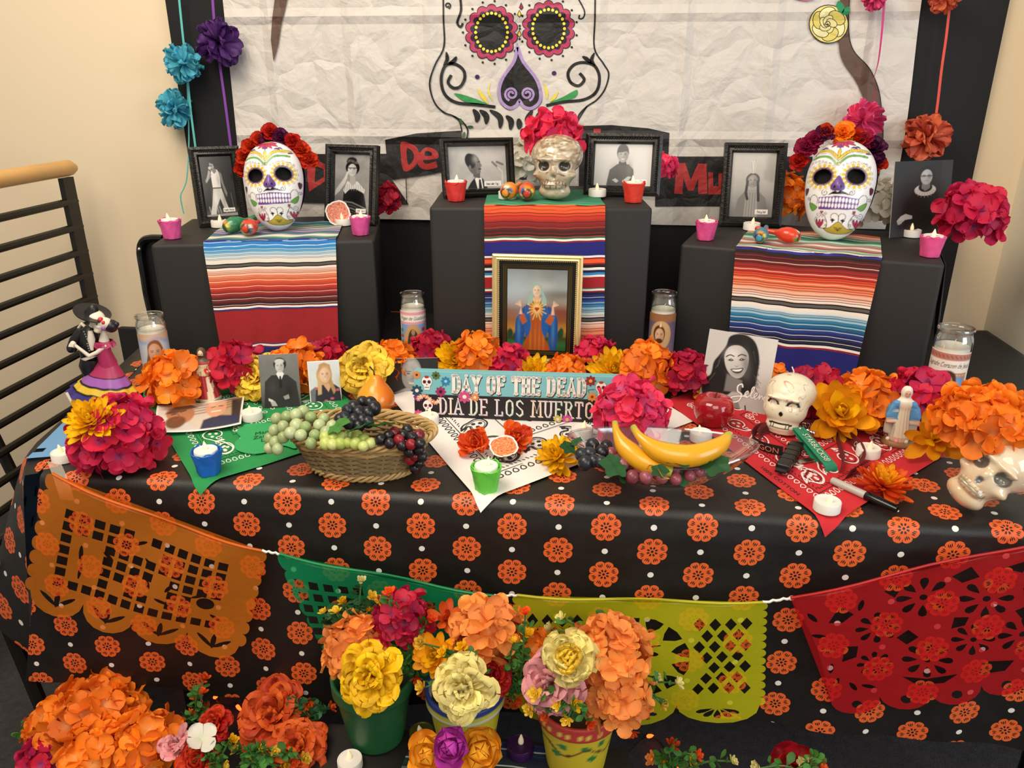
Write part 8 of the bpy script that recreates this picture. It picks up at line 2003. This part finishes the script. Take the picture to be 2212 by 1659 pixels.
# ================================================================== LOW STAND WITH FLOWER POTS IN FRONT OF THE TABLE
ZS0 = .35
st = thing('black_covered_stand', 'low black paper covered stand in front of the table holding three pots', 'stand', (-.165, .755, 0))
MB().box((0, 0, ZS0 / 2 + .0005), (.485, .36, ZS0)).build('covered_body', m_bp, st, True, .006, 2)
def stool_runner():
    bands = gradb(['#1a2a6a', '#12163a', '#16301f', '#d8d6c8', '#1f5a3c', '#12301f', '#2a6a3a', '#3f7a48', '#153a2a', '#101a28'], 34, .27, ['#0f1f18', '#cfd0c2', '#16402c', '#0d1420']) + gradb(['#e8e2d8', '#1a2a7c', '#e8e2d8', '#1a2a6a'], 8, .06, ['#b03040', '#1a2a6a'])
    V = []; C = []; q = []; s = 0; nx = 20; y0 = .925
    x0, x1 = -.262, -.045
    for sz, c in bands:
        if s + sz > .33: break
        o = len(V)
        for t in (s, s + sz):
            for i in range(nx + 1):
                u = i / nx; f = t / .33; V.append((x0 - .022 * f + (x1 - x0 + .03 * f) * u, y0 - t + .001 * sin(12 * u), ZS0 + .0026 + .0006 * sin(25 * u + 30 * t))); C.append(hx(c))
        q.append(quads(nx, 1)[:, ::-1] + o); s += sz
    return np_mesh('woven_runner', V, np.concatenate(q), C, m_serape)
tag(link('woven_runner', stool_runner()), 'dark green and blue striped woven runner under the flower pots', 'table runner')
def pot(px, py, rt, rb, h, label, colf, rim=.024, rough=.45):
    p = oz(px, py, ZS0 + .0035); t = thing('painted_flower_pot', label, 'flower pot', p, (0, 0, 0), 'painted terracotta pots')
    zr = h - rim; rz_ = lambda z: rb + (rt * .93 - rb) * (z / zr) if z < zr else rt
    n = 64; zs = [0, .001] + list(np.linspace(.004, zr - .001, 26)) + [zr] ; V = []; C = []
    rows = [(rb * .96, 0)] + [(rz_(z * .999), z) for z in zs[1:]]
    for r, z in rows:
        for k in range(n): a = 2 * pi * k / n; V.append((r * cos(a), r * sin(a), z)); C.append(hx(colf(a, z / h, 0)))
    link('pot_body', np_mesh('pot_body', V, quads(n, len(rows) - 1, True), C, mat_print('pot_paint', rough, .1, 60)), t)
    V = []; C = []; rr = [(rt * .93, zr - .001), (rt, zr + .001)] + [(rt * (1 + .01 * i / 6), zr + rim * i / 6) for i in range(1, 7)] + [(rt * .97, h + .001), (rt * .92, h), (rt * .90, zr), (rt * .86, h * .75), (.001, h * .74)]
    for r, z in rr:
        for k in range(n): a = 2 * pi * k / n; V.append((r * cos(a), r * sin(a), z)); C.append(hx(colf(a, min(1, z / h), 1)) if r > rt * .88 else hx('#2a2018'))
    link('pot_rim', np_mesh('pot_rim', V, quads(n, len(rr) - 1, True), C, mat_print('pot_paint', rough, .1, 60)), t); return t
pot(815, 1585, .063, .043, .122, 'dark green painted flower pot', lambda a, f, r: '#1f5c34')
def cmid(a, f, r):
    if r: return '#dcd8c8' if f < .86 else ('#2a3f88' if f > .9 else '#c8c448')
    return '#1d2c78' if (abs(f - .42 - .05 * sin(4 * a)) < .035 and cos(a + 1.2) > .5) else '#c9bd2e'
pot(1008, 1608, .060, .042, .118, 'yellow and blue painted flower pot in the middle', cmid)
def cright(a, f, r):
    d = a - 4.7
    if r: return '#e0c858' if (int(a * 12) % 3 == 0 and .86 < f < .92) else '#b83a34'
    if abs(f - .55 - .06 * sin(5 * d)) < .018 and abs(d) < 1.3: return '#5a3a22'
    for x, y in ((.5, .44), (.28, .64), (-.35, .64), (-.6, .47), (.75, .66)):
        if ((d - x) / .14) ** 2 + ((f - y) / .05) ** 2 < 1: return '#2a7a3a'
    return '#ccb52c'
pot(1243, 1640, .061, .044, .118, 'yellow pot with red rim and a painted leafy vine', cright)
GP = 'silk flower heads in the pots'
def Yat(px, py, d, Y): c = oy(px, py, Y); return (c, d * .55 * depth(c) / FPX)
hydrangea(0, 0, 0, 'salmon', 'peach orange hydrangea head in the green pot', at=Yat(772, 1398, 142, .885), group=GP, k=.8)
hydrangea(0, 0, 0, 'crimson', 'crimson hydrangea head standing behind the green pot', at=Yat(868, 1338, 122, .905), group=GP, k=.8)
bloom(0, 0, 0, 'peony', 'yellow', 'big yellow peony spilling over the green pot rim', at=Yat(797, 1465, 146, .815), n=46, axis=(-.1, -.8, .55), group=GP)
bloom(0, 0, 0, 'lily', 'rust', 'rust red lily above the middle pot', at=Yat(962, 1335, 84, .91), n=12, axis=(.1, -.5, .8), group=GP, size=1.2)
hydrangea(0, 0, 0, 'salmon', 'peach orange hydrangea head in the middle pot', at=Yat(1055, 1368, 150, .885), group=GP, k=.8)
bloom(0, 0, 0, 'dahlia', 'gold', 'golden orange dahlia left of the middle pot', at=Yat(938, 1415, 104, .86), n=40, axis=(-.2, -.7, .65), group=GP, size=1.4, col2='yellow')
bloom(0, 0, 0, 'peony', 'cream', 'pale yellow peony spilling over the middle pot rim', at=Yat(998, 1490, 150, .79), n=46, axis=(.0, -.85, .5), group=GP)
bloom(0, 0, 0, 'carn', 'bloodred', 'blood red carnation in the middle pot', at=Yat(1062, 1455, 96, .84), n=40, axis=(.1, -.7, .7), group=GP, t1=88)
bloom(0, 0, 0, 'peony', 'rose', 'soft pink peony in the right pot', at=Yat(1185, 1478, 148, .82), n=26, axis=(-.35, -.75, .5), group=GP, size=1.25)
bloom(0, 0, 0, 'carn', 'cream', 'pale yellow carnation on top of the right pot', at=Yat(1230, 1420, 118, .815), n=44, axis=(.05, -.7, .7), group=GP, t1=92, col2='lemon')
hydrangea(0, 0, 0, 'salmon', 'upper peach orange hydrangea head in the right pot', at=Yat(1322, 1405, 150, .87), group=GP, k=.8)
hydrangea(0, 0, 0, 'salmon', 'lower peach orange hydrangea head hanging from the right pot', at=Yat(1335, 1505, 138, .845), group=GP, k=.8)
hydrangea(0, 0, 0, 'orange', 'small orange hydrangea behind the pink peony', at=Yat(1152, 1405, 76, .89), group=GP, k=.8, n=24, fl=.5)
GS = 'sprigs of tiny silk blossoms'
def T_(lst, Y): return [oy(x, y, Y) for x, y in lst]
sprig(oy(765, 1395, .9), T_([(700, 1325), (727, 1325), (742, 1302), (780, 1256), (803, 1292), (822, 1302), (796, 1322), (760, 1330)], .915), ['lemon', 'lemon', 'yellow', 'palelem'], 'yellow blossom sprig rising behind the green pot', 'darkleaf', nl=10)
sprig(oy(870, 1455, .87), T_([(842, 1282), (873, 1352), (930, 1340), (875, 1455), (900, 1462), (860, 1400), (845, 1430)], .895), ['tangerine', 'rust'], 'orange blossom sprig with green leaves between the green and middle pots', 'leaf', nl=14)
sprig(oy(1065, 1480, .85), T_([(915, 1485), (960, 1412), (912, 1390), (1000, 1400)], .825), ['lemon', 'yellow'], 'yellow blossom sprig at the left of the middle pot', 'leaf', nl=8)
sprig(oy(1120, 1500, .85), T_([(1082, 1494), (1106, 1485), (1112, 1512), (1128, 1460), (1120, 1395), (1138, 1372), (1135, 1326), (1110, 1388)], .86), ['lemon', 'yellow', 'tangerine', 'lemon'], 'mixed blossom sprig between the middle and right pots', 'leaf', nl=12)
sprig(oy(1215, 1520, .83), T_([(1205, 1522), (1240, 1522), (1146, 1532), (1226, 1552), (1180, 1545), (1272, 1562), (1160, 1500)], .80), ['lemon', 'yellow', 'lemon', 'lemon', 'rust', 'tangerine'], 'yellow and orange blossom sprig on the rim of the right pot', 'leaf', nl=8)
sprig(oy(1345, 1500, .88), T_([(1416, 1464), (1460, 1476), (1428, 1520), (1365, 1580), (1370, 1555)], .89), ['palelem', 'palelem', 'lemon', 'tangerine'], 'pale blossom sprig sticking out right of the right pot', 'leaf', nl=10)
sprig(oy(1270, 1400, .9), T_([(1216, 1338), (1322, 1334), (1190, 1360)], .92), ['palelem', 'tangerine'], 'pale and orange blossom sprig rising behind the right pot', 'leaf', nl=7)
# felt roses and tealights on the stand
GF = 'felt roses on the stand'
bloom(0, 0, 0, 'rose', 'feltorange', 'orange felt rose left of the purple one', at=Yat(926, 1630, 100, .785), n=16, axis=(-.2, -.6, .75), group=GF, name='felt_rose', t0=4, t1=88, l0=.5)
bloom(0, 0, 0, 'rose', 'feltpurple', 'purple felt rose between two orange ones', at=Yat(974, 1612, 92, .77), n=16, axis=(0, -.7, .7), group=GF, name='felt_rose', t0=4, t1=84, l0=.55)
bloom(0, 0, 0, 'rose', 'feltorange', 'largest orange felt rose at the bottom edge of the picture', at=Yat(1036, 1624, 116, .785), n=18, axis=(.15, -.65, .75), group=GF, name='felt_rose', t0=4, t1=90, l0=.5)
vz = oy(982, 1640, .785); vh = vz.z - ZS0 - .012
va = thing('white_cup_vase', 'small white cup holding the three felt roses', 'vase', (vz.x, vz.y, ZS0 + .0035))
MB().lathe([(.001, 0), (.022, 0), (.024, .003), (.029, vh), (.0265, vh), (.0225, .01), (.001, .008)], 28, capb=False, capt=False).build('cup', m_wplast, va)
tealight(757, 1655, ZS0 + .001, 'white tealight on the left front of the low stand', s=1.0)
mgl = mat('purple_glitter', '#3a1650', .35, .4, var=.6, vscale=900); mgg = mat('olive_glitter', '#6a6a2a', .35, .4, var=.6, vscale=900)
tealight(1124, 1625, ZS0 + .004, 'purple glitter tealight left of the vine painted pot', mats=(mgl, m_flame_off), group='glitter tealights', s=1.1)
tealight(912, 1596, ZS0 + .004, 'olive glitter tealight between the green and middle pots', mats=(mgg, m_flame_off), group='glitter tealights', s=1.05)
# ================================================================== FLOWERS ON THE FLOOR
GO = 'silk flower heads on the floor'
def stemmed(t):
    z = t.location.z
    if z > .02: MB().tube([(0, .004, -.004), (.004, .01, -z * .5), (0, .015, -z + .001)], .003, 6).build('stem', m_stem, t)
    return t
def fl_h(px, py, d, col, label, Y, **k): return stemmed(hydrangea(0, 0, 0, col, label, at=Yat(px, py, d, Y), group=GO, k=.8, **k))
fl_h(205, 1552, 190, 'orange', 'largest orange hydrangea head on the floor behind the railing brace', .94, n=62, fl=.34)
fl_h(122, 1570, 110, 'orange', 'orange hydrangea head at the far left on the floor', .95)
fl_h(215, 1632, 150, 'orange', 'orange hydrangea head cut by the bottom edge left of the pink petals', .86)
fl_h(318, 1612, 150, 'orange', 'orange hydrangea head beside the white floret on the floor', .88)
fl_h(105, 1640, 110, 'magenta', 'magenta hydrangea head at the bottom left corner', .88)
stemmed(bloom(0, 0, 0, 'peony', 'rust', 'rust orange peony head left of the low stand', at=Yat(590, 1545, 170, .92), n=46, axis=(-.1, -.6, .8), group=GO))
stemmed(bloom(0, 0, 0, 'peony', 'rust', 'rust orange peony head touching the low stand corner', at=Yat(640, 1610, 130, .86), n=40, axis=(.1, -.6, .8), group=GO))
stemmed(bloom(0, 0, 0, 'carn', 'red', 'red carnation at the bottom edge below the white floret', at=Yat(430, 1640, 104, .83), n=40, axis=(0, -.6, .8), group=GO, t1=90))
stemmed(bloom(0, 0, 0, 'peony', 'rose', 'soft pink peony standing on the floor at the left', at=Yat(380, 1608, 90, .85), n=16, axis=(-.2, -.5, .85), group=GO, t1=60))
stemmed(bloom(0, 0, 0, 'peony', 'red', 'red orange peony behind the white floret', at=Yat(462, 1562, 80, .92), n=30, axis=(0, -.6, .8), group=GO))
wf = Yat(435, 1596, 66, .84); t = thing('white_silk_floret', 'single white four petalled silk floret on the floor flowers', 'flower', wf[0]); child('floret', floret_mesh('white', 1), t, look(tocam(wf[0], .4), .4) @ Matrix.Scale(wf[1], 4)); stemmed(t)
def fsprig(base, tops, cols, label, Y, lc='leaf', nl=9): 
    t = sprig(oy(*base, Y), T_(tops, Y + .01), cols, label, lc, nl=nl, group='blossom sprigs on the floor'); return stemmed(t)
fsprig((435, 1570), [(440, 1468), (436, 1498), (424, 1508), (412, 1545), (448, 1530)], ['rust', 'tangerine'], 'tall orange bud sprig standing before the table leg', .95, nl=10)
fsprig((60, 1590), [(58, 1560), (66, 1590), (52, 1596)], ['tangerine'], 'orange blossom sprig at the far left on the floor', .95)
fsprig((170, 1655), [(162, 1640), (175, 1632), (190, 1655)], ['lemon'], 'yellow blossom sprig at the bottom left', .84)
fsprig((550, 1650), [(515, 1620), (560, 1622), (590, 1622), (630, 1645), (655, 1640), (610, 1655), (540, 1650)], ['lemon', 'yellow', 'lemon', 'tangerine'], 'yellow blossom sprig below the rust peonies', .82, nl=10)
fsprig((680, 1560), [(665, 1520), (620, 1508), (690, 1540), (712, 1530)], ['rust', 'tangerine'], 'orange blossom sprig with dark leaves at the stand corner', .92, 'darkleaf', 12)
fsprig((470, 1650), [(455, 1642), (480, 1655), (500, 1600), (405, 1655)], ['yellow', 'lemon'], 'yellow blossom sprig below the red carnation', .82)
fsprig((1450, 1675), [(1452, 1612), (1412, 1640), (1488, 1640), (1505, 1632), (1580, 1645), (1430, 1652), (1470, 1655)], ['rust', 'salmon', 'yellow', 'tangerine', 'palelem', 'gold'], 'mixed blossom sprig on the floor right of the stand', .86, nl=8)
stemmed(bloom(0, 0, 0, 'rose', 'bloodred', 'dark red silk flower at the bottom edge right of the stand', at=Yat(1722, 1672, 120, .82), n=16, axis=(0, -.5, .85), group=GO))
fsprig((1745, 1675), [(1742, 1646), (1770, 1656), (1640, 1660)], ['palelem', 'tangerine'], 'pale blossom sprig on the dark red silk flower', .80)
# string lights under the table
sl = thing('string_lights', 'string of small glowing red orange bulbs on the floor under the table', 'string lights', (0, 1.1, 0))
BL = [oz(x, y, z) for x, y, z in ((405, 1472, .03), (465, 1506, .02), (515, 1528, .02), (1403, 1590, .02), (1462, 1652, .02))]
m_bulb = mat('glowing_red_bulb', '#ff4a1c', .3, emit='#ff3a10', estr=9.0)
for i, p in enumerate(BL):
    q = p - sl.location; d = Vector((.5, -.3, .5 if i % 2 else -.2)).normalized()
    MB().tube([q - d * .006, q - d * .002, q + d * .006, q + d * .012], [.0032, .0042, .0034, .0006], 8).build('bulb', m_bulb, sl); MB().tube([q - d * .014, q - d * .005], .0032, 8).build('socket', mk_b, sl)
W_ = [(BL[0] - sl.location) + Vector((-.1, .05, -.01))] + [p - sl.location - Vector((.004, -.004, .008)) for p in BL[:3]] + [Vector((-.3, .1, .008)), Vector((.0, .06, .008))] + [p - sl.location - Vector((.004, -.004, .008)) for p in BL[3:]]
MB().tube(crv([tuple(p) for p in W_], 6), .0016, 5).build('wire', mat('dark_wire', '#1a1a14', .6), sl)
